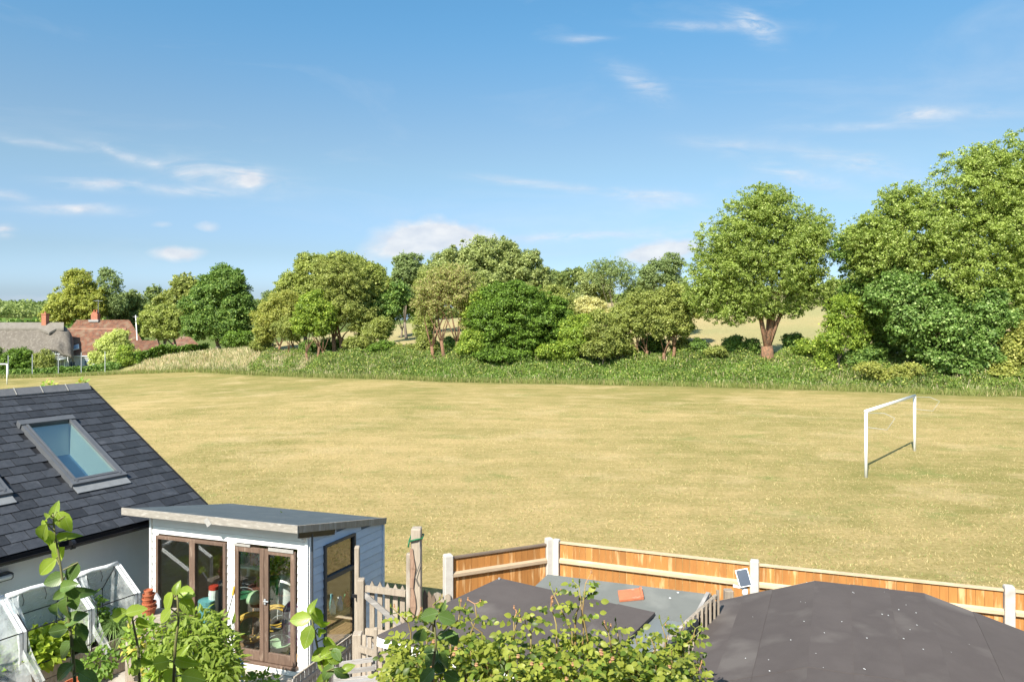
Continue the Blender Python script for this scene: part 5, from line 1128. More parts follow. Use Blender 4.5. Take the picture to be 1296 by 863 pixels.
def bay(a, b, z_top, capm, railm, nb, rail_z=(1.57, .95, .35), wid=.115, mm='closeboard'):
    dv = (b-a).normalized(); s_ = Vector((dv.y, -dv.x, 0)); s_ = s_ if s_.y < 0 else -s_
    a2 = a+dv*.06; b2 = b-dv*.06; L = (b2-a2).length; w = L/nb
    for i in range(nb):
        p = a2+dv*(i*w); q = a2+dv*((i+1)*w-.004); j = rs.uniform(-.004, .004)
        mb = MB(); o1 = .003; o2 = .017
        mb.hexa([vz(p+s_*o1, .12), vz(q+s_*o1, .12), vz(q-s_*o1, .12), vz(p-s_*o2, .12)], [vz(p+s_*o1, z_top+j), vz(q+s_*o1, z_top+j), vz(q-s_*o1, z_top+j), vz(p-s_*o2, z_top+j)])
        mb.build('board', M_[mm], fence)
    MB().beam(vz(a2, z_top+.016), vz(b2, z_top+.016), .055, .024).build('capping', M_[capm], fence)
    for rz in rail_z:
        mb = MB(); x0 = a2+s_*.006; x1 = b2+s_*.006; t = .085/2
        mb.hexa([vz(x0, rz-t), vz(x1, rz-t), vz(x1, rz+t), vz(x0, rz+t)], [vz(x0+s_*.045, rz-t*.1-.015), vz(x1+s_*.045, rz-t*.1-.015), vz(x1+s_*.045, rz+t*.5), vz(x0+s_*.045, rz+t*.5)]); mb.build('arris_rail', M_[railm], fence)
    MB().beam(vz(a2, 0)+Vector((0, 0, .03)), vz(b2, .03), .04, .18).build('gravel_board', M_['concrete'], fence)
bay(f0, fC-(fC-f0).normalized()*.05, 1.79, 'darkcap', 'railgrey', 15); bay(fC+(f1-fC).normalized()*.06, f1, 1.82, 'rail', 'rail', 27); bay(f1, f2, 1.82, 'rail', 'rail', 29); bay(f2, f3, 1.82, 'rail', 'rail', 29)

# weathered timber posts near the right fence post
p = fpt(1289, 750, 1.72)
for i, (du, h, w) in enumerate(((0, 1.73, .055), (.075, 1.74, .10))):
    o = MB().box((p.x-.05+du*1.2, p.y-.12, h/2), (w, .06, h)).build('timber_post', M_['oldwood']); tag(o, ['thin weathered stake against the concrete post at the right edge', 'wider weathered stake nearest the right edge of the photo'][i], 'stake', 'weathered stakes at the right edge')
o = MB().box((p.x+.55, p.y-.2, .62), (.9, .02, 1.24)).build('panel_board', M_['gatewood']); tag(o, 'dull brown board leaning inside the fence at the right edge', 'board')
# post with solar panel
p = P(922, 757, 8.9); sp_ = empty('solar_camera', P(941, 748, 8.9), 'small tilted solar panel with white bracket in front of the fence post', 'solar panel')
o = MB().box((p.x, 8.9, 1.78/2+.06), (.10, .10, 1.86)).build('timber_post', M_['oldwood'], bevel=.01); tag(o, 'short weathered post with rounded top beside the small solar panel', 'post')
M = Matrix.Rotation(R(-8), 3, 'Z') @ Matrix.Rotation(R(-14), 3, 'Y') @ Matrix.Rotation(R(62), 3, 'X')
c = P(941, 731, 8.85)
MB().box(c, (.145, .20, .014), M).build('panel_frame', M_['white'], sp_); MB().box(c+M @ Vector((0, 0, .009)), (.128, .182, .006), M).build('panel_cells', M_['solar'], sp_)
MB().tube([c-M @ Vector((0, .02, .02)), P(940, 744, 8.9), P(928, 741, 8.9)], .018, 8).build('arm', M_['whiteplastic'], sp_, smooth=True)
MB().lathe(P(943, 750, 8.86), [(0, -.03), (.03, -.03), (.035, .0), (.03, .05), (0, .05)], 12).build('camera_body', M_['whiteplastic'], sp_, smooth=True)

# ------------------------------------------------------------------ felt roofs between the gardens
def poly_roof(root, pts, th, m, name, over=0):
    p = [Vector(q) for q in pts]; mb = MB(); nn = len(p)
    mb.poly(p); mb.poly([q-Vector((0, 0, th)) for q in reversed(p)])
    for i in range(nn): a = p[i]; b = p[(i+1) % nn]; mb.quad(a, a-Vector((0, 0, th)), b-Vector((0, 0, th)), b)
    return mb.build(name, m, root)
# roof A (nearer, brown grey)
a0 = PZ(478, 803, 2.18); a1 = PZ(632, 731, 2.27); a2 = PZ(829, 776, 2.2); a3 = PZ(733, 870, 2.14)
rA = empty('felt_roofed_store', (a0+a1+a2+a3)/4*Vector((1, 1, 0)).length*0+Vector(((a0.x+a2.x)/2, (a0.y+a2.y)/2, 0)), 'garden store with brown felt roof and white fascia behind the roses', 'store')
# laid in three overlapping strips
def strip(t0, t1, h, m, nm='felt_strip'):
    b0 = a1.lerp(a2, t0); b1 = a1.lerp(a2, t1); c0 = a0.lerp(a3, t0); c1 = a0.lerp(a3, t1)
    q = [c0, c1, b1, b0]; up_ = Vector((0, 0, h)); return MB().hexa([x-Vector((0, 0, .02)) for x in q], [x+up_ for x in q]).build(nm, m, rA)
strip(0, .44, .000, M_['felt']); strip(.415, .80, .006, M_['felt']); strip(.78, 1.0, .012, M_['felt'])
q = [a0, a3, a2, a1]; cc = sum(q, Vector())/4
MB().hexa([x.lerp(cc, .02)-Vector((0, 0, .09)) for x in q], [x.lerp(cc, .02)-Vector((0, 0, .022)) for x in q]).build('fascia_core', M_['felt'], rA)
MB().beam(a0.lerp(a1, .01)-Vector((.012, 0, .06)), a0.lerp(a1, .99)-Vector((.012, 0, .06)), .02, .07).build('fascia', M_['white'], rA); MB().beam(a0-Vector((0, .012, .06)), a3-Vector((0, .012, .06)), .02, .07).build('fascia', M_['white'], rA)
ins_ = [x.lerp(cc, .1) for x in q]; MB().hexa([vz(x, 0) for x in ins_], [Vector((x.x, x.y, x.z-.13)) for x in ins_]).build('wall', M_['oldwood'], rA)
MB().lathe(a1-Vector((0, .04, -.0)), [(.012, 0), (.012, .015), (0, .016)], 8).build('nail_cap', M_['galv'], rA)
# roof B (behind, grey green with a flat blue grey lower part)
b1 = PZ(693, 726.5, 2.27); b2 = PZ(893, 751, 2.27); m2 = PZ(873.5, 788, 2.165); l2 = PZ(818, 841, 2.13)
dv = (b1-b2).normalized(); m1 = m2+(b1-b2)*1.02; 
rB = empty('low_felt_shed', Vector(((b1.x+b2.x)/2, (b1.y+b2.y)/2, 0)), 'low shed with grey green felt roof between the brown felt roofs', 'shed')
q = [m1, m2, b2, b1]; MB().hexa([x-Vector((0, 0, .02)) for x in q], q).build('felt_slope', M_['feltgreen'], rB)
bb1 = b1+Vector((.10, .27, -.22)); bb2 = b2+Vector((.16, .3, -.30)); q = [b1, b2, bb2, bb1]; MB().hexa([x-Vector((0, 0, .021)) for x in q], [x-Vector((0, 0, .001)) for x in q]).build('back_slope', M_['feltgreen'], rB)
l1 = Vector((-.1, 8.15, 1.88)); l1 = a1.lerp(a2, .12); l1.z = 2.16; lx = a2.lerp(a3, .75); lx.z = 2.115; lc = a2.lerp(cc, .02); lc.z = 2.1
low = [l1-Vector((0, .05, 0)), Vector((a2.x-.06, a2.y-.03, 2.16)), lx, l2, m2-Vector((0, 0, .004)), m1-Vector((0, 0, .004))]
poly_roof(rB, low, .03, M_['feltblue'], 'flat_felt')
# wall below
q = [m1.lerp(b2, .06), m2.lerp(b1, .05), b2.lerp(m1, .05), b1.lerp(m2, .05)]; MB().hexa([vz(x, 0) for x in q], [Vector((x.x, x.y, x.z-.05)) for x in q]).build('wall', M_['greywood'], rB)
q = [m2.lerp(b1, .03), b2.lerp(m1, .02), bb2.lerp(m1, .03)]
MB().poly([m2+Vector((.02, 0, -.02)), vz(m2, 1.3)+Vector((.02, 0, 0)), vz(bb2, 1.3), bb2-Vector((0, 0, .02)), b2-Vector((0, 0, .02))]).build('gable_end', mat('dark_gable', (.02, .018, .015), None, 4, .9), rB)  # flat near-black sheet over the gable triangle
MB().beam(m2+Vector((.025, 0, -.005)), b2+Vector((.025, 0, -.005)), .035, .05).build('barge_board', M_['greywood'], rB); MB().beam(b2+Vector((.03, 0, -.01)), bb2+Vector((.03, 0, -.01)), .035, .05).build('barge_board', M_['oldwood'], rB)
MB().beam(l2+Vector((.02, 0, .015)), m2+Vector((.06, .02, .015)), .05, .05).build('edge_board', M_['darkplastic'], rB)
o = MB().tube([PZ(835, 825, 2.14), PZ(843, 815, 2.14)], .05, 10).build('rolled_felt', M_['oldwood']); tag(o, 'end of a dark roll lying on the edge of the flat felt', 'roll')
# clay tile lying on it
nb = (m2-b2).cross(b1-b2).normalized(); nb = nb if nb.z > 0 else -nb
def onB(u, v, h=0):
    dr = P(u, v, 1)-cam0; k = (b2-cam0).dot(nb)/dr.dot(nb); return cam0+dr*k+nb*h
tq = [onB(784, 762, .004), onB(815, 759, .004), onB(812, 746, .004), onB(782, 749.5, .004)]
mb = MB(); mb.hexa(tq, [x+nb*.02 for x in tq]); mid0 = tq[0].lerp(tq[1], .93); mb.hexa([tq[0].lerp(tq[1], .9)+nb*.0205, tq[1]+nb*.0205, tq[2]+nb*.0205, tq[3].lerp(tq[2], .9)+nb*.0205], [tq[0].lerp(tq[1], .91)+nb*.034, tq[1]+nb*.034, tq[2]+nb*.034, tq[3].lerp(tq[2], .91)+nb*.034])
o = mb.build('roof_tile', M_['terracottatile']); tag(o, 'loose orange clay tile lying on the grey green felt roof', 'tile')
# ladder like rail running along the gap
lr = empty('timber_trellis', PZ(890, 775, 1.9)*1, 'weathered trellis rail with short uprights between the two felt roofs', 'trellis')
t0 = PZ(906, 754, 2.24); t1 = PZ(868, 789, 2.20); t2 = PZ(815, 838, 2.15)
MB().beam(t0, t1, .035, .035).build('top_rail', M_['oldwood'], lr); MB().beam(t1, t2, .03, .03).build('top_rail', M_['oldwood'], lr)
MB().beam(t0-Vector((0, 0, .42)), t2-Vector((0, 0, .42)), .03, .03).build('bottom_rail', M_['oldwood'], lr)
for i in range(16):
    x = (t0.lerp(t1, i/7.) if i < 7 else t1.lerp(t2, (i-7)/9.)); MB().box(x+Vector((.02, .0, -.19)), (.028, .022, .44 if i else .5)).build('upright', M_['oldwood'], lr)
# roof C (right foreground, brown grey, low pitched with a broad flat ridge)
prof = [PZ(905, 761, 2.02), PZ(978, 746, 2.17), PZ(1031.6, 734.8, 2.30), PZ(1169.5, 750.5, 2.30), PZ(1296, 799, 2.07), PZ(1400, 838, 1.95)]
ed = PZ(858, 863, 2.02)-prof[0]; ed = ed.normalized(); cd = Vector((-.40, -.92, 0)).normalized()
rC = empty('summerhouse', Vector((3.2, 6.0, 0)), 'large shed under a wide brown felt roof in the right foreground', 'shed')
Lc = 4.3; eds = [Vector((ed.x, ed.y, 0)).normalized(), cd, cd, cd, cd, cd]
nm_ = ['facet', 'f', 'f', 'f', 'f']
ends = [p+e*Lc for p, e in zip(prof, eds)]
for i in range(5):
    # each slope carries felt laid in strips with slightly proud laps
    ns = [2, 1, 3, 2, 1][i]
    for k in range(ns):
        s0, s1 = k/ns, (k+1)/ns
        if k < ns-1: s1 += .02
        q = [ends[i].lerp(ends[i+1], s0), ends[i].lerp(ends[i+1], min(1, s1)), prof[i].lerp(prof[i+1], min(1, s1)), prof[i].lerp(prof[i+1], s0)]
        h = .004*(k % 2)
        nseg = 2
        for w in range(nseg):
            t0_, t1_ = w/nseg+(0 if w == 0 else -.0), (w+1)/nseg
            sh_ = [.0, .18, -.1, .12, 0][i]*(1 if w else 0)
            qq = [q[0].lerp(q[3], t0_), q[1].lerp(q[2], t0_), q[1].lerp(q[2], t1_), q[0].lerp(q[3], t1_)]
            MB().hexa([x-Vector((0, 0, .04)) for x in qq], [x+Vector((0, 0, h+.003*w)) for x in qq]).build('felt_strip', M_['felt'], rC)
for i in range(5):
    dn = Vector((0, 0, .075)); off = Vector((.0, .028, 0))
    MB().hexa([prof[i]-dn, prof[i+1]-dn, prof[i+1]-dn+off, prof[i]-dn+off], [prof[i]-Vector((0, 0, .008)), prof[i+1]-Vector((0, 0, .008)), prof[i+1]+off-Vector((0, 0, .008)), prof[i]+off-Vector((0, 0, .008))]).build('fascia', M_['rail'], rC)
base = [prof[0]+Vector((.18, -.22, 0)), prof[5]+Vector((0, -.22, 0)), ends[5], ends[0]+Vector((.2, 0, 0))]
MB().hexa([vz(x, 0) for x in reversed(base)], [vz(x, 1.9) for x in reversed(base)]).build('wall', M_['greywood'], rC)
# droppings on roof C, small flat splashes
def onC(u, v):
    dr = P(u, v, 1)-cam0; best = None
    for i in range(5):
        e1_ = prof[i+1]-prof[i]; e2_ = ends[i]-prof[i]; nn_ = e1_.cross(e2_).normalized(); k = (prof[i]-cam0).dot(nn_)/dr.dot(nn_); p = cam0+dr*k
        best = p if best is None or (p.z > best.z-0 and False) else best
        s = (p-prof[i]).dot(e1_)/e1_.dot(e1_)
        # solve bilinear roughly: compare against the ruled edges
        L0 = (p-prof[i]).dot(eds[i]); pa = prof[i]+eds[i]*L0; pb = prof[i+1]+eds[i+1]*L0; s = (p-pa).dot(pb-pa)/(pb-pa).dot(pb-pa)
        if 0 <= s <= 1: return p, nn_ if nn_.z > 0 else -nn_
    return best, Vector((0, 0, 1))
rs = random.Random(9); mb = MB()
for (x, y) in ((480, 232), (277, 362), (458, 305), (475, 308), (470, 379), (545, 422), (420, 449), (513, 500), (541, 553), (250, 518), (337, 524), (341, 566), (652, 269), (656, 272), (770, 268), (825, 335), (785, 356), (762, 352), (852, 317), (890, 347), (867, 410), (893, 393), (705, 442), (843, 444), (917, 484), (1020, 495), (1088, 465), (694, 558), (698, 560), (610, 380)):
    u, v = 860+x/2.972, 660+y/2.972; p, nn_ = onC(u, v); r_ = rs.uniform(.0025, .007); pts = []
    for k in range(7):
        a = 2*math.pi*k/7; pts.append(p+nn_*.013+Vector((math.cos(a)*r_*rs.uniform(.6, 1.2), math.sin(a)*r_*rs.uniform(.8, 1.8), 0)))
    mb.poly(pts)
o = mb.build('roof_specks', M_['white'], rC); o['kind'] = 'stuff'
mb = MB()
for u, v in ((848, 757), (858, 750), (905, 0), (812, 745)):
    if v: 
        p = onB(u, v, .005); mb.poly([p+Vector((math.cos(a)*.012, math.sin(a)*.02, 0)) for a in [k*1.05 for k in range(6)]])
mb.build('roof_specks', M_['white'], rB)

# ------------------------------------------------------------------ picket gate, tall post and low fences
def picket(mb, c, w, t, z0, z1, dv, point=.07):
    s_ = Vector((dv.y, -dv.x, 0)); a = c-dv*w/2; b = c+dv*w/2
    for (p, q, zz0, zz1) in ((a, b, z0, z1-point),): mb.hexa([vz(p+s_*t/2, zz0), vz(q+s_*t/2, zz0), vz(q-s_*t/2, zz0), vz(p-s_*t/2, zz0)], [vz(p+s_*t/2, zz1), vz(q+s_*t/2, zz1), vz(q-s_*t/2, zz1), vz(p-s_*t/2, zz1)])
    if point:
        n0 = len(mb.v); tp = vz(c, z1)
        A, B, C_, D_ = vz(a+s_*t/2, z1-point), vz(b+s_*t/2, z1-point), vz(b-s_*t/2, z1-point), vz(a-s_*t/2, z1-point)
        mb.v += [tuple(x) for x in (A, B, C_, D_, tp+s_*t/2, tp-s_*t/2)]; mb.f += [(n0, n0+1, n0+4), (n0+2, n0+3, n0+5), (n0+1, n0+2, n0+5, n0+4), (n0+3, n0, n0+4, n0+5)]
    return mb
GD = 10.3
g0 = P(451, 0, GD); g1 = P(517, 0, GD-.15); gd = vz(g1, 0)-vz(g0, 0); gd.normalize()
gate = empty('picket_gate', vz(g0, 0), 'tall weathered picket gate with diagonal brace beside the shed', 'gate')
gw = M_['gatewood']; gs = Vector((gd.y, -gd.x, 0)); gs = gs if gs.y < 0 else -gs
def gz(v, D=GD): return CZ-(v-HZ)/K*D
for i, u in enumerate((460, 471, 481, 490.5, 500.5, 509.5)):
    p = P(u, 0, GD-.02*i*.4); picket(MB(), vz(p, 0), .068, .02, .1, gz(733)+(-.012*i), gd).build('picket', gw, gate)
for z, h in ((gz(742), .085), (gz(796), .09), (.35, .08)):
    a = vz(g0, z)+gd*.08; b = vz(g1, z)-gd*.03; MB().beam(a+gs*.028, b+gs*.028+Vector((0, 0, -.03)), .035, h).build('rail', gw, gate)
MB().beam(P(460, 747, GD)+gs*.063, P(508, 788, GD)+gs*.063, .03, .07).build('brace', M_['greywood'], gate)
MB().beam(P(462, 802, GD)+gs*.063, P(500, 845, GD)+gs*.063, .03, .07).build('brace', M_['greywood'], gate)
MB().beam(P(449, 799, GD)+gs*.09, P(464, 802, GD)+gs*.09, .03, .045).build('hinge', M_['black'], gate); MB().beam(P(448, 751, GD)+gs*.07, P(455, 752, GD)+gs*.07, .03, .04).build('latch', M_['black'], gate)
gp1 = MB().box(P(456, 0, GD)*1+Vector((0, .01, gz(738)/2-CZ-0+HZ/K*GD*-1+0)), (.1, .1, 1)) if False else None
def sqpost(name, label, u, vtop, D, w, m=None, cat='post', dw=None, lean=0):
    x = P(u, 0, D).x; zt_ = gz(vtop, D); mb = MB(); h = w/2; k = (dw or w)/2
    mb.hexa([(x-h, D-k, -.1), (x+h, D-k, -.1), (x+h, D+k, -.1), (x-h, D+k, -.1)], [(x-h+lean, D-k, zt_-.01), (x+h+lean, D-k, zt_-.01), (x+h+lean, D+k, zt_+.005), (x-h+lean, D+k, zt_+.005)])
    return tag(mb.build(name, m or M_['gatewood'], None, bevel=.008), label, cat)
sqpost('gate_post', 'slim tall weathered post against the blue shed wall', 452, 691, GD+.05, .065, M_['oldwood'])
sqpost('gate_post', 'broad weathered plank post at the hinge side of the picket gate', 457, 732, GD-.06, .09, M_['gatewood'])
tp = empty('tall_post', vz(P(524, 0, 10.1), 0), 'tallest weathered post with green wire round its top and a split reddish side', 'post')
x = P(526.5, 0, 10.1).x
def tprism(x0, x1, y0, y1, z1, m, nm): MB().box(((x0+x1)/2, (y0+y1)/2, z1/2), (x1-x0, y1-y0, z1)).build(nm, m, tp, bevel=.012)
tprism(x-.062, x+.072, 10.04, 10.2, gz(668, 10.1), M_['gatewood'], 'main_timber')
tprism(x-.125, x-.063, 10.03, 10.12, gz(699, 10.1), M_['oldwood'], 'side_timber')
sp2 = MB(); zt2 = gz(692, 10.1); nn2 = 14
for k in range(nn2):
    za = lerp(.2, zt2, k/nn2); zb = lerp(.2, zt2, (k+1)/nn2); wl = -.066+.006*math.sin(k*2.3); wr = .012+.018*math.sin(k*1.7)-.03*(k/nn2); wr2 = .012+.018*math.sin((k+1)*1.7)-.03*((k+1)/nn2); yy = 10.012+.008*math.sin(k*3.1)
    sp2.hexa([(x+wl, yy, za), (x+wr, yy, za), (x+wr, 10.039, za), (x+wl, 10.039, za)], [(x+wl, yy, zb), (x+wr2, yy, zb), (x+wr2, 10.039, zb), (x+wl, 10.039, zb)])
sp2.build('split_face', M_['redwood'], tp)
zz = gz(680, 10.1)
MB().tube([(x-.08, 10.02, zz-.03), (x, 10.005, zz), (x+.09, 10.03, zz+.005), (x+.09, 10.22, zz+.01), (x-.08, 10.22, zz), (x-.08, 10.02, zz-.02), (x-.09, 10.0, zz-.1)], .012, 6).build('wire', M_['green_plastic'], tp, smooth=True)
MB().tube([(x+.06, 10.03, zz-.02), (x+.07, 10.015, zz-.3), (x-.0, 10.0, zz-.5), (x+.05, 10.0, zz-.62)], .005, 5).build('wire', M_['darkplastic'], tp, smooth=True)
# rough fence between tall post and concrete post
rf = empty('rough_fence', vz(P(555, 0, 10.2), 0), 'short rough dark picket fence left of the first concrete post', 'fence')
for i, (u, vt, w, m) in enumerate(((537.5, 745, .05, 'darkcap'), (543, 748, .07, 'darkcap'), (548.5, 751, .05, 'darkcap'), (553.5, 750, .10, 'oldwood'), (560, 757, .05, 'oldwood'), (566.5, 752, .08, 'gatewood'))):
    p = P(u, 0, 10.2+.02*(i % 2)); picket(MB(), vz(p, 0), w, .03, 0, gz(vt, 10.2), Vector((1, 0, 0)), .02 if m != 'darkcap' else .06).build('picket', M_[m], rf)
MB().beam(P(535, 772, 10.18), P(570, 776, 10.14), .03, .06).build('rail', M_['oldwood'], rf)
# shaded low fence running from shed corner to gate
lf = empty('low_picket_fence', vz(P(415, 0, 9.7), 0), 'low grey picket fence in shade running from shed corner to the gate', 'fence')
L0 = Vector((PZ(372, 858, .72).x, PZ(372, 858, .72).y, 0)); L1 = Vector((PZ(449, 801, .72).x, PZ(449, 801, .72).y, 0)); ld = (L1-L0).normalized()
nP = 17
for i in range(nP):
    p = L0.lerp(L1, i/(nP-1)); picket(MB(), p, .058, .016, 0, .72+rs.uniform(-.006, .006), ld, 0).build('picket', M_['greywood'], lf)
MB().beam(vz(L0, .60), vz(L1, .60), .03, .05).build('rail', M_['greywood'], lf); MB().beam(vz(L0, .72)+Vector((0, 0, .012)), vz(L1, .732), .022, .012).build('capping', M_['oldwood'], lf)
sqpost('fence_post', 'square post with flat top where the low shaded fence meets the gate', 452.5, 800, 9.7, .115, M_['oldwood'])
# second low gate, nearer
ng = empty('low_gate', vz(P(485, 0, 9.3), 0), 'low pale picket gate in front of the tall picket gate', 'gate')
nd = Vector((.949, -.316, 0))
for i, (u, vt) in enumerate(((461, 803), (468, 806), (481.5, 800), (489, 814), (496, 818), (503, 822), (511, 828))):
    D = 9.35-.09*i*.3; p = P(u, 0, D); picket(MB(), vz(p, 0), .05, .018, 0, gz(vt, D), nd, .0 if i != 2 else 0).build('picket', M_['gatewood'], ng)
MB().beam(P(455, 820, 9.3), P(492, 832, 9.15), .04, .07).build('rail', M_['gatewood'], ng); MB().beam(P(455, 860, 9.3), P(520, 878, 9.05), .04, .07).build('rail', M_['gatewood'], ng)
sqpost('stake', 'pale square stake standing up in front of the low gate', 475.5, 794, 9.1, .045, M_['gatewood'], 'stake')
# slatted bench
be = empty('slatted_bench', vz(P(450, 0, 8.6), 0), 'silver grey slatted bench back beside the low gate', 'bench')
for i, (v0, v1) in enumerate(((840, 834), (851, 845), (862, 856))):
    MB().beam(P(430-4*i, v0, 8.7-.05*i), P(472+2*i, v1, 8.75-.05*i), .02, .05).build('slat', M_['greywood'], be)
for i in range(4): MB().beam(P(418, 866+i*6, 8.45-.09*i), P(482, 858+i*6, 8.5-.09*i), .07, .02).build('seat_slat', M_['greywood'], be)
x = P(473.5, 0, 8.78).x; zt_ = gz(834, 8.78); MB().box((x, 8.80, zt_/2-.02), (.05, .04, zt_)).build('leg', M_['greywood'], be); x = P(424, 0, 8.7).x; MB().box((x, 8.74, zt_/2-.05), (.05, .04, zt_-.06)).build('leg', M_['greywood'], be)

# ------------------------------------------------------------------ planter bed with two plastic cloches
def W(a, o, z): return Vector((A0.x, A0.y, 0))*0+vz(E1-n*.30, z)-d*a+n*o      # along the wall from its far end, outwards, up
def solve_W(u, o):          # distance along the wall for a photo column
    p0 = E1-n*.30+n*o; k = (u-648)/K; return (p0.x-k*p0.y)/(d.x-k*d.y)
BZ0 = .50
bo, bi = .95, .12
aL = solve_W(-60, bo)+1.5; aR = solve_W(176, .75)
bed = empty('raised_bed', W((aL+aR)/2, .5, 0), 'grey timber raised bed along the white wall holding the salad leaves', 'planter')
for j in range(3):
    z0 = .02+j*.165; MB().hexa([W(aL, bo, z0), W(aR, bo, z0), W(aR, bo-.03, z0), W(aL, bo-.03, z0)], [W(aL, bo, z0+.155), W(aR, bo, z0+.155), W(aR, bo-.03, z0+.155), W(aL, bo-.03, z0+.155)]).build('side_board', M_['oldwood'], bed)
    MB().hexa([W(aR, bo-.031, z0), W(aR, bi, z0), W(aR+.03, bi, z0), W(aR+.03, bo-.031, z0)], [W(aR, bo-.031, z0+.155), W(aR, bi, z0+.155), W(aR+.03, bi, z0+.155), W(aR+.03, bo-.031, z0+.155)]).build('end_board', M_['oldwood'], bed)
MB().hexa([W(aL, bo-.03, .05), W(aR+.03, bo-.03, .05), W(aR+.03, bi, .05), W(aL, bi, .05)], [W(aL, bo-.03, .45), W(aR+.03, bo-.03, .45), W(aR+.03, bi, .45), W(aL, bi, .45)]).build('soil', M_['soil'], bed)
def cloche(label, a_end, a_start, ho, open_front=True):
    """pitched clear cover on black canes; a measured along the wall (a_start nearer the camera)"""
    r = empty('plastic_cloche', W((a_end+a_start)/2, .5, BZ0), label, 'cloche', 'clear covers over the raised bed')
    zA, zM = BZ0, BZ0+.50; zr = BZ0+.93; oR = .50; oF = 1.0; oB = .14
    def sec(a): return [W(a, oB, zA), W(a, oB, zM), W(a, oR, zr), W(a, oF, zM+.08), W(a, oF, zA)]
    for a in (a_end, a_start):
        s_ = sec(a); MB().tube([s_[0], s_[1], s_[2]], .008, 6).build('cane_frame', M_['black'], r); MB().tube([s_[2], s_[3], s_[4]], .008, 6).build('cane_frame', M_['black'], r)
    for pt in ((oB, zM), (oR, zr), (oF, zM+.08), (oF, zA+.1)): MB().tube([W(a_end, *pt), W(a_start, *pt)], .008, 6).build('cane_rail', M_['black'], r)
    # white sleeve along the ridge and the end edges
    MB().tube([W(a_end-.01, oR, zr+.012), W(lerp(a_end, a_start, .3), oR+.01, zr-.004), W(lerp(a_end, a_start, .65), oR, zr+.012), W(a_start+.01, oR, zr)], [.03, .038, .033, .04], 8).build('ridge_sleeve', M_['pvcwhite'], r, smooth=True)
    s_ = sec(a_end); MB().beam(s_[2], s_[3], .09, .012, tuple(n)).build('edge_sleeve', M_['pvcwhite'], r); MB().beam(s_[3], s_[4]+Vector((0, 0, .12)), .09, .012, tuple(n)).build('edge_sleeve', M_['pvcwhite'], r)
    # end panel (far end) and back slope in clear film
    mb = MB(); mb.poly([s_[0]-d*.003, s_[4]-d*.003, s_[3]-d*.003, s_[2]-d*.003, s_[1]-d*.003]); mb.build('end_film', M_['pvc'], r)
    e_ = sec(a_start); mb = MB(); mb.quad(s_[1], e_[1], e_[2], s_[2]); mb.quad(s_[0], e_[0], e_[1], s_[1]); mb.build('back_film', M_['pvc'], r)
    # folded front cover thrown open at the near end
    rows = []
    for i in range(11):
        t = i/10; a = a_start-.02+.10*math.sin(t*3)+.02*math.sin(t*11); o_ = lerp(oR, oF+.16, t**.8); z_ = zr-.02-(zr-zA+.05)*t**1.5; rows.append((a, o_, z_))
    mb = MB(); wd = .12
    for i in range(10):
        (a, o1_, z1_), (a2, o2_, z2_) = rows[i], rows[i+1]
        for j in range(4):
            k0, k1 = j/4, (j+1)/4
            f = lambda a, o_, z_, k, t: W(a-wd*k, o_+.03*math.sin(k*9+t*7), z_+.02*math.sin(k*13+t*5))
            mb.quad(f(a, o1_, z1_, k0, i*.1), f(a, o1_, z1_, k1, i*.1), f(a2, o2_, z2_, k1, i*.1+.1), f(a2, o2_, z2_, k0, i*.1+.1))
    mb.build('folded_film', M_['pvcfront'], r, smooth=True)
    for t in (.12, .45, .8): p = W(lerp(a_end, a_start, t), oR+.03, zr-.01); MB().tube([p, p+n*.05-Vector((0, 0, .09)), p+n*.02-Vector((0, 0, .16))], .006, 5).build('tie', M_['black'], r)
    return r
aR2 = solve_W(148, .50); aM = solve_W(84, .52); aM2 = solve_W(96, .52)
aN = solve_W(8, .52); aN2 = aN+1.3
cloche('clear cloche nearest the shed with its far end zipped shut', aR2, aM2-.02, 0)
cloche('middle clear cloche with its front thrown open over the salad', aM2+.06, aN-.02, 0)
cloche('clear cloche at the left edge with its front film closed', aN+.04, aN2, 0)
# closed film on the left edge cover
def WQ(a, o, z): return W(a, o, z)
mb = MB()
for i in range(8):
    for j in range(8):
        def g_(i, j):
            s = i/8; t = j/8; a = lerp(aN-.02, aN2, s); o_ = lerp(.5, 1.12, t**.75)+.025*math.sin(s*14+t*3); z_ = lerp(BZ0+.93, BZ0-.12, t**1.35)+.02*math.sin(s*9+t*6); return W(a, o_, z_)
        mb.quad(g_(i, j), g_(i+1, j), g_(i+1, j+1), g_(i, j+1))
o = mb.build('front_film', M_['pvcfront'], None, smooth=True); tag(o, 'creased clear sheet hanging over the front of the left edge cloche', 'sheet')

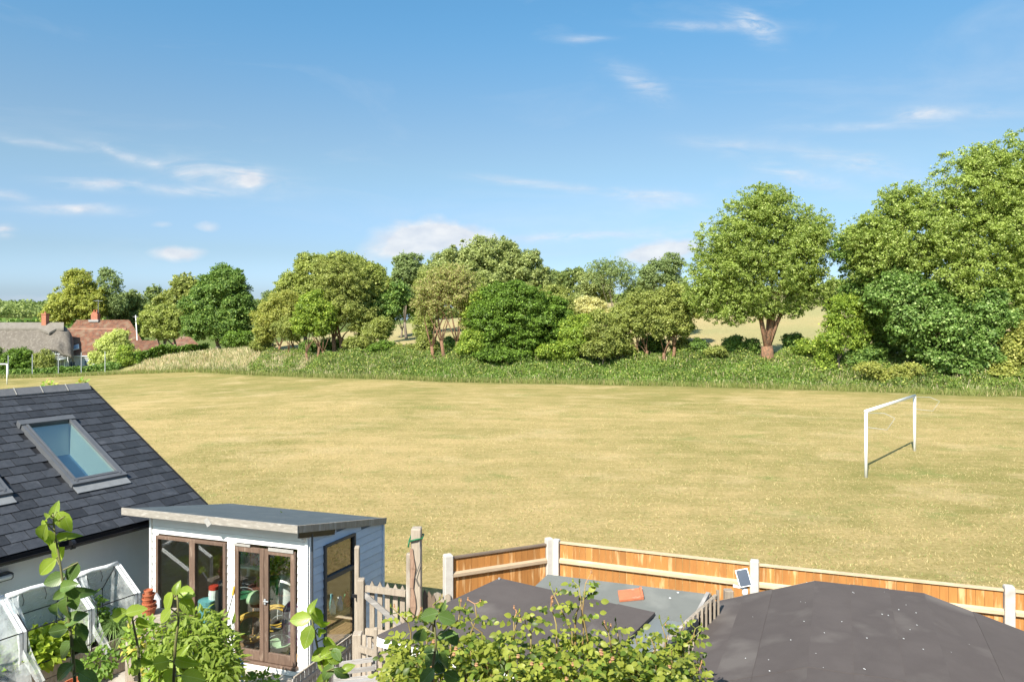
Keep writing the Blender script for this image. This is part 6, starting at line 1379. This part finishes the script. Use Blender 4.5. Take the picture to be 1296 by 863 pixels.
def plant_mass(name, label, cat, c, ext_, nleaf, nobj, size, m, tmpl, key, updir=.6, out=.6, pot=None, stems=0, kindgrow='ball'):
    c = Vector(c); r = empty(name, (c.x, c.y, c.z-ext_[2]), label, cat)
    q = rdir(nleaf); rad = rng.random(nleaf)**.38; pos = np.array(c)+q*np.array(ext_)*rad[:, None]
    yd = unit(q*out+rdir(nleaf)*.6+np.array([0, -.1, -.15])); nr_ = unit(q*.5+rdir(nleaf)*.4+np.array([-.2, -.4, updir]))
    sz = size*rng.uniform(.65, 1.25, nleaf)
    vis_ = np.argsort(-(-(pos[:, 1])+.8*pos[:, 2]))[:nobj]
    msk = np.zeros(nleaf, bool); msk[vis_] = True
    for i in vis_: leaf_obj(pos[i], yd[i], nr_[i], float(sz[i]), m, r, tmpl, key)
    if (~msk).any():
        o = add('foliage', leaf_mesh('foliage', pos[~msk], yd[~msk], nr_[~msk], sz[~msk], m, tmpl, True), r); o['kind'] = 'stuff'
    if stems:
        mb = MB()
        for i in range(stems):
            t = Vector(pos[rng.integers(nleaf)]); b = Vector((c.x+rng.uniform(-.06, .06), c.y+rng.uniform(-.06, .06), c.z-ext_[2]))
            mb.tube([b, b.lerp(t, .5)+Vector((0, 0, .04)), t], [.009, .007, .003], 5)
        mb.build('stems', M_['stem'], r)
    return r
M_['lettuce'] = Lf('lettuce_leaf', (.13, .18, .022), (.23, .27, .045), None, .35)
M_['salad'] = Lf('salad_leaf', (.06, .11, .022), (.12, .18, .04), None, .3)
M_['chive'] = Lf('chive_blade', (.07, .12, .045), (.14, .19, .08), (.36, .36, .14), .25)
M_['bush'] = Lf('light_shrub_leaf', (.080, .115, .022), (.175, .215, .048), None, .32)
M_['potplant'] = Lf('pot_plant_leaf', (.10, .16, .03), (.20, .26, .06), (.33, .28, .08), .3)
ac = (aM2+aN)/2
p = W(ac+.15, .62, BZ0+.16); plant_mass('lettuce', 'bright lettuce rows filling the middle cloche', 'lettuce', p, (.42, .46, .2), 620, 120, .115, M_['lettuce'], LEAF, 'let', .9)
p = W(ac-.35, .60, BZ0+.16); plant_mass('lettuce', 'pale lettuce beside the open film of the middle cloche', 'lettuce', p, (.25, .28, .17), 260, 60, .11, M_['lettuce'], LEAF, 'let', .9)
p = W((aR2+aM2)/2+.12, .55, BZ0+.3); plant_mass('salad_plant', 'taller green salad plant in the cloche nearest the shed', 'plant', p, (.2, .25, .34), 380, 80, .085, M_['salad'], LEAF, 'sal', .7, stems=8)
p = W((aR2+aM2)/2-.22, .72, BZ0+.12); plant_mass('salad_plant', 'low fresh green plant at the foot of the clear end panel', 'plant', p, (.26, .24, .18), 330, 60, .08, M_['salad'], LEAF, 'sal', .8)
p = W(aN+.5, .6, BZ0+.2); plant_mass('lettuce', 'lettuce seen blurred through the film at the left edge', 'lettuce', p, (.4, .4, .2), 300, 0, .12, M_['salad'], LEAF, 'let', .8)
# chives hanging over the bed edge
def tuft(name, label, c, nb, L, m, cat='plant', spread=1.0, w=1.0):
    r = empty(name, c, label, cat); mb = MB(); c = Vector(c); rs_ = random.Random(int(c.x*100))
    for i in range(nb):
        a = rs_.uniform(0, 2*math.pi); dv = Vector((math.cos(a), math.sin(a), 0)); l = L*rs_.uniform(.6, 1.1); s_ = Vector((-dv.y, dv.x, 0))*.006*w; sp_ = spread*rs_.uniform(.2, 1)
        pts = []
        for k in range(6):
            t = k/5; pts.append(c+dv*l*sp_*t*.75+Vector((0, 0, l*(t*.9-t*t*1.35*sp_)))+Vector((rs_.uniform(-.03, .03) if k == 0 else 0, 0, 0)))
        for k in range(5):
            q0, q1 = (1-k/5.5), (1-(k+1)/5.5); mb.quad(pts[k]-s_*q0, pts[k]+s_*q0, pts[k+1]+s_*q1, pts[k+1]-s_*q1)
    o = mb.build('blades', m, r); o['kind'] = 'stuff'; return r
pc_ = P(145, 800, 10.15); tuft('chives', 'tuft of long drooping blue green leek leaves over the bed edge', pc_, 170, .5, M_['chive'], w=1.5)
tuft('chives', 'smaller tuft of grassy leaves between the bed and the clay pots', P(163, 806, 10.0), 90, .4, M_['chive'], w=1.4)

# pots
def clay_pot(label, c, r_, h, m='terracotta', group='clay pots by the shed', soil=True, fill=None):
    c = Vector(c); root = empty('flower_pot', c, label, 'plant pot', group)
    MB().lathe(c, [(0, 0), (r_*.68, 0), (r_*.92, h*.8), (r_*.92, h*.8), (r_, h*.8), (r_, h), (r_*.9, h), (r_*.86, h*.85), (0, h*.85)], 20).build('pot', M_[m], root, smooth=False)
    return root
z0 = .35; c = P(188, 0, 10.55); c = Vector((c.x, 10.55, 0))
for i, (r_, h, dx) in enumerate(((.11, .12, 0), (.095, .1, .01), (.08, .09, -.008), (.085, .08, .006), (.062, .08, 0))):
    zz = [.95, 1.03, 1.1, 1.165, 1.22][i]; zz -= .02
    clay_pot(['broad clay pot at the bottom of the stack beside the shed corner', 'second clay pot up in the stack beside the shed', 'middle clay pot of the stack beside the shed', 'fourth clay pot up, wider than the one above', 'small red clay pot topping the stack beside the shed'][i], (c.x+dx, c.y, zz), r_, h, group='stacked clay pots')
pl = MB().box((c.x+.05, 10.55, .465), (.5, .5, .93)).build('plinth', M_['oldwood']); tag(pl, 'timber plinth carrying the stack of clay pots', 'plinth')
o = picket(MB(), Vector((P(198, 0, 10.9).x, 10.9, 0)), .15, .03, 0, gz(750, 10.9), Vector((.949, -.316, 0)), .09).build('pointed_board', mat('greyed_white_board', (.45, .47, .50), (.36, .38, .41), 5, .8), None); tag(o, 'pointed pale grey board standing at the left corner of the shed', 'board')
clay_pot('wide clay pot under the leek tuft with dark rim', Vector((P(100, 0, 9.6).x, 9.6, .12)), .2, .32); clay_pot('clay pot with grassy plant in front of the raised bed', Vector((P(158, 0, 9.5).x, 9.5, .15)), .14, .28); clay_pot('clay pot at the left side of the bright bush', Vector((P(195, 0, 9.3).x, 9.3, .1)), .17, .28); clay_pot('round bellied clay pot at the very front left of the bush', Vector((P(180, 0, 8.9).x, 8.9, .05)), .16, .3)
clay_pot('pale grey pot holding the bright green bush', Vector((P(222, 0, 8.7).x, 8.7, .0)), .19, .42, 'concrete')
plant_mass('pot_plant', 'straggly green plant with yellowing leaves left of the bright bush', 'plant', P(180, 815, 9.7), (.24, .2, .35), 330, 70, .085, M_['potplant'], LEAF, 'pot', .6, stems=10)
plant_mass('pot_plant', 'trailing green plant in front of the raised bed corner', 'plant', P(125, 838, 9.6), (.22, .18, .2), 180, 50, .08, M_['salad'], LEAF, 'pot2', .6, stems=6)
plant_mass('pot_plant', 'light green plant on the far side of the clay pots', 'plant', P(205, 845, 9.0), (.25, .2, .25), 260, 70, .08, M_['potplant'], LEAF, 'pot', .6, stems=6)
plant_mass('green_shrub', 'big bright green bush with narrow drooping leaves in front of shed window', 'shrub', P(246, 822, 9.1), (.52, .42, .48), 1500, 290, .115, M_['bush'], LANCE, 'lance', .75, out=.5, stems=18)
plant_mass('green_shrub', 'lower lobe of bright leaves right of the bright bush', 'shrub', P(275, 848, 8.9), (.3, .3, .3), 520, 120, .115, M_['bush'], LANCE, 'lance', .75, out=.5, stems=8)
plant_mass('small_plant', 'small leafy plant at the foot of the shed door', 'plant', P(330, 862, 9.6), (.2, .15, .14), 150, 50, .07, M_['salad'], LEAF, 'sal', .8)
c = P(301, 838, 9.9); hb = empty('blue_trowel', vz(c, .05), 'bright blue looped handle standing at the foot of the shed doors', 'tool')
MB().tube([vz(c, .02)+Vector((-.1, 0, 0)), c+Vector((-.06, 0, -.05)), c+Vector((.0, 0, .08)), c+Vector((.06, 0, 0)), vz(c, .02)+Vector((.06, 0, 0))], .018, 8).build('handle', M_['bluehandle'], hb, smooth=True); MB().tube([vz(c, .25)+Vector((-.07, 0, 0)), vz(c, .25)+Vector((.06, 0, 0))], .014, 8).build('crosspiece', M_['bluehandle'], hb)

# climber tips showing over the far side of the slate ridge
for i, (u, v) in enumerate(((64, 487), (103, 484), (20, 492))):
    plant_mass('climber', ['climber leaves peeping over the middle of the slate ridge', 'leafy climber tip at the right end of the slate ridge', 'few climber leaves over the left part of the ridge'][i], 'climber', P(u, v+3, 15.2), ((.2, .12, .13), (.12, .1, .14), (.25, .1, .07))[i], (55, 45, 26)[i], (40, 30, 20)[i], .085, M_['potplant'], LEAF, 'pot', .7)
# ------------------------------------------------------------------ quince shoots close to the window
M_['quince'] = Lf('quince_leaf', (.105, .160, .024), (.20, .255, .045), None, .35, rough=.34, spec=.5, nscale=12)
M_['quincedark'] = Lf('shaded_quince_leaf', (.045, .082, .024), (.075, .120, .036), None, .15, rough=.36, spec=.5, nscale=12)  # house shade over the lower leaves put into a darker leaf colour
def midrib(m):
    nt = m.node_tree; N = nt.nodes; L = nt.links; tc = N.new('ShaderNodeTexCoord'); sp = N.new('ShaderNodeSeparateXYZ'); L.new(tc.outputs['Object'], sp.inputs[0])
    ab = N.new('ShaderNodeMath'); ab.operation = 'ABSOLUTE'; L.new(sp.outputs[0], ab.inputs[0])
    # side veins run obliquely from the midrib
    sk_ = N.new('ShaderNodeMath'); sk_.operation = 'MULTIPLY_ADD'; sk_.inputs[1].default_value = -.8; L.new(ab.outputs[0], sk_.inputs[0]); L.new(sp.outputs[1], sk_.inputs[2])
    sn = N.new('ShaderNodeMath'); sn.operation = 'SINE'; ml = N.new('ShaderNodeMath'); ml.operation = 'MULTIPLY'; ml.inputs[1].default_value = 52; L.new(sk_.outputs[0], ml.inputs[0]); L.new(ml.outputs[0], sn.inputs[0])
    v1 = N.new('ShaderNodeMapRange'); v1.inputs[1].default_value = .86; v1.inputs[2].default_value = 1; v1.inputs[4].default_value = .45; L.new(sn.outputs[0], v1.inputs[0])
    v0 = N.new('ShaderNodeMapRange'); v0.inputs[1].default_value = .028; v0.inputs[2].default_value = .012; v0.inputs[4].default_value = .8; L.new(ab.outputs[0], v0.inputs[0])
    mx = N.new('ShaderNodeMath'); mx.operation = 'MAXIMUM'; L.new(v0.outputs[0], mx.inputs[0]); L.new(v1.outputs[0], mx.inputs[1])
    b = N['Principled BSDF']; src = b.inputs['Base Color'].links[0].from_socket; hs = N.new('ShaderNodeHueSaturation'); hs.inputs['Value'].default_value = 1.45; hs.inputs['Saturation'].default_value = .8; L.new(src, hs.inputs['Color'])
    mc = N.new('ShaderNodeMix'); mc.data_type = 'RGBA'; L.new(mx.outputs[0], mc.inputs[0]); L.new(src, mc.inputs[6]); L.new(hs.outputs[0], mc.inputs[7]); L.new(mc.outputs[2], b.inputs['Base Color'])
    bp = N.new('ShaderNodeBump'); bp.inputs['Strength'].default_value = .5; bp.inputs['Distance'].default_value = .004; bp.invert = True; L.new(mx.outputs[0], bp.inputs['Height']); L.new(bp.outputs[0], b.inputs['Normal'])
midrib(M_['quince']); midrib(M_['quincedark'])
QLEAF = leaf_template(.32, .30, .17, 6); QLEAF2 = leaf_template(.27, .75, .24, 6); QLEAF3 = leaf_template(.34, .12, .08, 6); QV = (('quince', QLEAF), ('quincecurl', QLEAF2), ('quinceflat', QLEAF3))
def shoot(label, path, leaves, D, m2):
    """path = photo points of the stem, leaves = (u, v, du, dv, size px, dark)"""
    pts = [P(u, v, D+k) for u, v, k in path]
    r = empty('quince_shoot', pts[-1], label, 'shoot', 'upright shoots below the window'); n_ = len(pts)
    MB().tube(pts, [lerp(.003, .0068, i/(n_-1)) for i in range(n_)], 7).build('stem', M_['stem'], r, smooth=True)
    rs = random.Random(len(leaves)*7+int(path[0][0]))
    for (u, v, du, dv, s, dk) in leaves:
        # stalk joint: nearest stem point
        near = min(path, key=lambda q: abs(q[1]-v)); a = P(near[0], v-dv*.15, D+near[2])
        b = P(u, v, D+rs.uniform(-.08, .08)); di = Vector((du, rs.uniform(-10, 6), -dv)).normalized(); sz = min(s, 29)/K*D
        st = b-di*sz*.5
        nrm = Vector((rs.uniform(-.5, .5), -1, .6+rs.uniform(-.4, .4))); nrm = (nrm-di*nrm.dot(di)).normalized()
        qk, qt = rs.choice(QV); leaf_obj(st, di, nrm, sz, M_['quincedark'] if dk else M_['quince'], r, qt, qk)
        MB().tube([a, st], .003, 4, False).build('stalk', M_['stem'], r)
    return r
shoot('leftmost tall leafy shoot rising in front of the slate roof', [(67, 650, 0), (69, 672, 0), (75, 705, 0), (80, 740, 0), (84, 765, 0), (88, 790, 0), (92, 820, .02), (97, 900, .05)],
      [(69, 646, 2, -22, 22, 0), (56, 655, -18, 6, 20, 0), (52, 664, -16, 2, 20, 0), (81, 659, 10, 14, 30, 0), (85, 664, 4, 16, 22, 0), (54, 675, -10, 20, 28, 0), (62, 680, 4, 18, 22, 0), (80, 679, 16, -10, 26, 0), (60, 688, -6, 14, 22, 0), (69, 690, 4, 16, 20, 0), (74, 701, 12, -14, 26, 0), (59, 717, -18, 16, 34, 0), (92, 724, -8, 20, 26, 1), (69, 733, -20, 6, 28, 1), (85, 741, 16, -6, 24, 1), (75, 752, -14, 8, 22, 1), (100, 750, 26, 2, 32, 1), (92, 758, 4, 18, 30, 1), (68, 775, -12, 26, 38, 1), (80, 770, -4, 22, 28, 1), (94, 782, 20, -12, 30, 1), (72, 798, -20, 4, 26, 1), (104, 800, 14, 26, 40, 1), (100, 815, 18, 20, 38, 1), (82, 822, -14, 20, 40, 1), (98, 845, 16, 24, 44, 1), (112, 858, 22, 16, 40, 1), (80, 850, -18, 14, 36, 1)], 3.0, 0)
shoot('short bright shoot with curling leaves in front of the brown shed window', [(224, 748, 0), (225, 765, 0), (226, 785, 0), (222, 815, 0), (218, 900, .03)],
      [(224, 744, 2, -14, 18, 0), (213, 762, -8, 20, 30, 0), (236, 750, 20, 2, 26, 0), (237, 766, 14, 16, 28, 0), (209, 779, -10, 12, 22, 0), (228, 752, 14, -6, 20, 0), (226, 830, 10, -18, 22, 0), (203, 838, -20, 6, 34, 0), (232, 838, 22, 6, 26, 0), (215, 856, -10, 14, 36, 0), (244, 856, 24, 4, 34, 0)], 3.1, 0)
shoot('small curling shoot beside the leek tuft and clay pot stack', [(165, 772, 0), (168, 785, 0), (175, 820, 0), (178, 900, .03)],
      [(150, 778, -22, 8, 30, 0), (172, 772, 14, -4, 24, 0), (164, 784, -6, 8, 14, 0), (180, 788, 12, 8, 20, 0), (172, 845, -10, 16, 24, 0), (186, 838, 10, 12, 20, 0)], 3.3, 0)
shoot('bright shoot with large round leaf in front of the white shed corner', [(393, 770, 0), (396, 790, 0), (402, 820, 0), (410, 850, 0), (412, 900, .03)],
      [(394, 768, 2, -16, 18, 0), (380, 783, -22, 2, 28, 0), (402, 780, 12, 14, 28, 0), (411, 790, 12, 10, 20, 0), (389, 806, -6, 20, 32, 0), (408, 802, 6, 14, 22, 0), (416, 812, 10, 4, 18, 0), (419, 824, 22, -10, 30, 0), (404, 828, -14, 8, 24, 0), (424, 833, 14, 4, 22, 0), (426, 828, 8, 8, 18, 1), (410, 840, 4, 16, 24, 0), (415, 850, -8, 12, 22, 1), (432, 852, 16, 10, 22, 1), (408, 860, -10, 10, 22, 0), (440, 845, 14, -8, 18, 0)], 3.3, 0)
shoot('dark blue green shoot standing before the rose bush', [(551, 770, 0), (550, 790, 0), (552, 815, 0), (548, 840, 0), (546, 900, .03)],
      [(543, 778, -16, 6, 26, 1), (566, 782, 18, 8, 26, 1), (560, 770, 8, -12, 14, 1), (531, 805, -8, 18, 32, 1), (562, 803, 10, -8, 22, 1), (574, 808, 10, 18, 28, 1), (546, 832, -10, 14, 26, 1), (562, 836, 16, 8, 28, 1), (540, 822, -14, -2, 18, 1), (556, 845, 4, 18, 24, 1), (540, 856, -12, 12, 26, 1), (572, 856, 18, 12, 26, 1)], 3.05, 0)

# ------------------------------------------------------------------ roses in the foreground
M_['rose'] = Lf('rose_leaf', (.10, .125, .024), (.235, .245, .060), (.05, .075, .018), .36, rough=.42, acc=.22)
M_['rosedark'] = Lf('dark_rose_leaf', (.05, .085, .018), (.12, .165, .035), None, .3, rough=.42)  # darker rose green, given to some leaves at random
M_['rosehip'] = mat('spent_rose_head', (.42, .25, .12), (.34, .16, .09), 9, .8)
RLEAF = leaf_template(.34, .2, .08, 6)
def rose(label, D, top, nleaf, nobj, shoots, seed, depth=.5, size=.043, floor=885):
    """top = photo outline of the mass [(u, v)...]; shoots = [(u_base, v_base, u_tip, v_tip)]"""
    rs = random.Random(seed); us = [t[0] for t in top]; vs = [t[1]+8 for t in top]
    cx = P((us[0]+us[-1])/2, 0, D).x; r = empty('rose_bush', (cx, D, 0), label, 'rose bush', 'climbing roses along the bottom of the view')
    pos = []; nrm = []; yds = []
    nclus = nleaf//5
    for k in range(nclus):
        u = rs.uniform(us[0], us[-1]); vt = np.interp(u, us, vs)+6*math.sin(u*.21)+4*math.sin(u*.53); v = vt+(floor-vt)*rs.random()**1.15
        Dd = D+rs.uniform(-depth, depth)*min(1, (v-vt)/40+.25)
        c = np.array(P(u, v, Dd)); ax = unit(np.array([rs.uniform(-1, 1), rs.uniform(-1, .4), rs.uniform(-.5, .7)])); sd_ = unit(np.cross(ax, [0, 0, 1]))
        up_ = unit(np.cross(sd_, ax)); up_ = up_ if up_[2] > 0 else -up_
        up_ = unit(up_+np.array([rs.uniform(-.5, .3), -.35+rs.uniform(-.4, .3), 0]))
        for (f, s_, w) in ((.0, 1, 0), (.0, -1, 0), (.045, 1, 0), (.045, -1, 0), (.075, 0, 0)):
            pos.append(c+ax*f); yds.append(unit(ax*(.55 if s_ else 1)+sd_*s_*.9+np.array([0, 0, -.15]))); nrm.append(up_)
    for (u0, v0, u1, v1) in shoots:
        A = P(u0, v0, D-.05); B = P(u1, v1, D-.05+rs.uniform(-.1, .1)); mid = A.lerp(B, .5)+Vector((rs.uniform(-.04, .04), 0, 0)); root_ = vz(A, 0)+Vector((rs.uniform(-.1, .1), .1, 0))
        MB().tube([root_, A.lerp(root_, .4), A, mid, B], [.012, .009, .006, .005, .003], 6).build('stem', M_['rosestem'], r, smooth=True)
        L_ = (B-A).length; nn_ = max(3, int(L_/.07))
        for i in range(nn_+1):
            t = i/nn_; c = A.lerp(mid, t*2) if t < .5 else mid.lerp(B, t*2-1); sg = 1 if i % 2 else -1
            ax = unit(np.array([sg*rs.uniform(.5, 1), rs.uniform(-.6, .1), rs.uniform(.0, .6)])); sd_ = unit(np.cross(ax, [0, 0, 1])); up_ = unit(np.array([rs.uniform(-.5, .3), -.6, .7]))
            sc = 1 if t < .85 else .6
            for (f, s_) in ((.05, 1), (.05, -1), (.09, 1), (.09, -1), (.12, 0)):
                pos.append(np.array(c)+ax*f*sc); yds.append(unit(ax*(.55 if s_ else 1)+sd_*s_*.9+np.array([0, 0, -.2]))); nrm.append(up_)
        # spent heads or buds at the tip
        for j in range(rs.choice((2, 3, 4))):
            e = B+Vector((rs.uniform(-.05, .05), rs.uniform(-.03, .03), rs.uniform(-.02, .07)))
            hd = MB(); hd.tube([B, e], .003, 4, False); hd.lathe(e, [(0, -.010), (.006, -.004), (.007, .004), (.003, .012), (.006, .017), (0, .018)], 7); hd.build('spent_head', M_['rosehip'] if rs.random() < .35 else M_['rose'], r)
    pos = np.array(pos); yds = np.array(yds); nrm = np.array(nrm); N_ = len(pos); sz = size*rng.uniform(.6, 1.35, N_)
    nrm = unit(nrm+rdir(N_)*.45)
    order = np.argsort(pos[:, 1]-.7*pos[:, 2]+rng.random(N_)*.3); ob = order[:nobj]; msk = np.zeros(N_, bool); msk[ob] = True
    for i in ob: leaf_obj(pos[i], yds[i], nrm[i], float(sz[i]), M_['rose'] if rng.random() < .8 else M_['rosedark'], r, RLEAF, 'rose')
    o = add('foliage', leaf_mesh('foliage', pos[~msk], yds[~msk], nrm[~msk], sz[~msk], M_['rose'], RLEAF, True), r); o['kind'] = 'stuff'
    # spent blooms inside the mass
    for j in range(int(nleaf/260)):
        u = rs.uniform(us[0], us[-1]); vt = np.interp(u, us, vs); v = vt+(floor-vt)*rs.uniform(.05, .7); c = P(u, v, D-depth*.8)
        MB().lathe(c, [(0, -.010), (.008, -.006), (.013, .002), (.006, .010), (.011, .014), (0, .013)], 8).build('spent_bloom', M_['rosehip'], r)
    mb = MB()
    for j in range(26):
        u = rs.uniform(us[0], us[-1]); vt = np.interp(u, us, vs); t = P(u, vt+rs.uniform(0, 50), D+rs.uniform(-.3, .3)); b = P(u+rs.uniform(-40, 40), 930, D); mb.tube([vz(b, 0), b, b.lerp(t, .6)+Vector((rs.uniform(-.05, .05), 0, .02)), t], [.012, .009, .006, .003], 5)
    mb.build('stems', M_['rosestem'], r)
    return r
rose('rose mass at the left with yellow green leaves against the gate', 5.2, [(487, 838), (498, 806), (520, 800), (560, 800), (600, 800), (625, 812)], 2100, 285, [(520, 800, 503, 775), (540, 800, 548, 765), (570, 795, 582, 772), (596, 800, 601, 764), (610, 800, 596, 786), (548, 790, 528, 782), (560, 800, 566, 776)], 1)
rose('tangled rose mass in front of the nearer felt roof', 5.0, [(615, 815), (650, 806), (680, 810), (705, 804), (735, 800), (765, 812)], 2100, 285, [(645, 830, 650, 783), (650, 800, 658, 779), (672, 800, 664, 782), (735, 850, 733, 742), (724, 800, 701, 752), (744, 810, 741, 738), (728, 790, 739, 758), (704, 790, 697, 768)], 2)
rose('right hand rose mass reaching up beside the trellis rail', 5.1, [(755, 812), (785, 808), (810, 812), (835, 818), (850, 822), (868, 835)], 1600, 270, [(783, 830, 781, 796), (805, 830, 803, 803), (822, 835, 824, 808), (775, 830, 770, 800)], 3)
rose('rose spray with yellow tips leaning over the big brown roof', 5.6, [(838, 838), (850, 812), (862, 800), (876, 805), (882, 830)], 380, 160, [(850, 830, 846, 800), (858, 830, 866, 793), (862, 820, 880, 795), (866, 835, 879, 806), (870, 860, 884, 850), (842, 820, 838, 792)], 4, depth=.2)

# ------------------------------------------------------------------ the house the view is taken from
hs = empty('brick_house', (0, -4, 0), 'brick house standing behind the viewpoint, seen only as shade and reflections', 'house')
MB().box((-1, -4.35, 3.4), (16, 8, 7.0)).build('wall', M_['brick'], hs)
mb = MB(); x0, x1 = -9.4, 7.4; y0, y1, ym = -.02, -8.7, -4.35
mb.hexa([(x0, y1, 6.92), (x1, y1, 6.92), (x1, y0, 6.92), (x0, y0, 6.92)], [(x0, ym-.01, 9.2), (x1, ym-.01, 9.2), (x1, ym+.01, 9.2), (x0, ym+.01, 9.2)]); mb.build('roof', M_['tile'], hs)
for i, (x, z, w, h) in enumerate(((-4.8, 4.9, 1.3, 1.2), (3.4, 4.9, 1.3, 1.2), (-4.6, 1.5, 1.8, 1.3), (2.4, 1.4, 2.2, 2.0))):
    o = MB().box((x, -.33, z), (w, .06, h)).build('window', M_['white'], hs); MB().box((x-w*.24, -.295, z), (w*.42, .02, h*.86)).build('pane', M_['farwindow'], o); MB().box((x+w*.24, -.295, z), (w*.42, .02, h*.86)).build('pane', M_['farwindow'], o)

# ------------------------------------------------------------------ tidy up: origins of one-mesh things at their base
for o in list(scn.objects):
    if o.type == 'MESH' and o.parent is None and o.get('kind') != 'structure' and o.get('kind') != 'stuff':
        bb = [Vector(b) for b in o.bound_box]; c = Vector(((bb[0].x+bb[6].x)/2, (bb[0].y+bb[6].y)/2, min(b.z for b in bb)))
        o.data.transform(Matrix.Translation(-c)); o.location = c
        for ch in scn.objects:
            if ch.parent == o: ch.matrix_parent_inverse = Matrix.Translation(-c)
for o in scn.objects:
    if '_w' in o: del o['_w']
print('leaves in crowns', LEAFCOUNT, 'objects', len(scn.objects), 'polys', sum(len(m.polygons) for m in bpy.data.meshes))
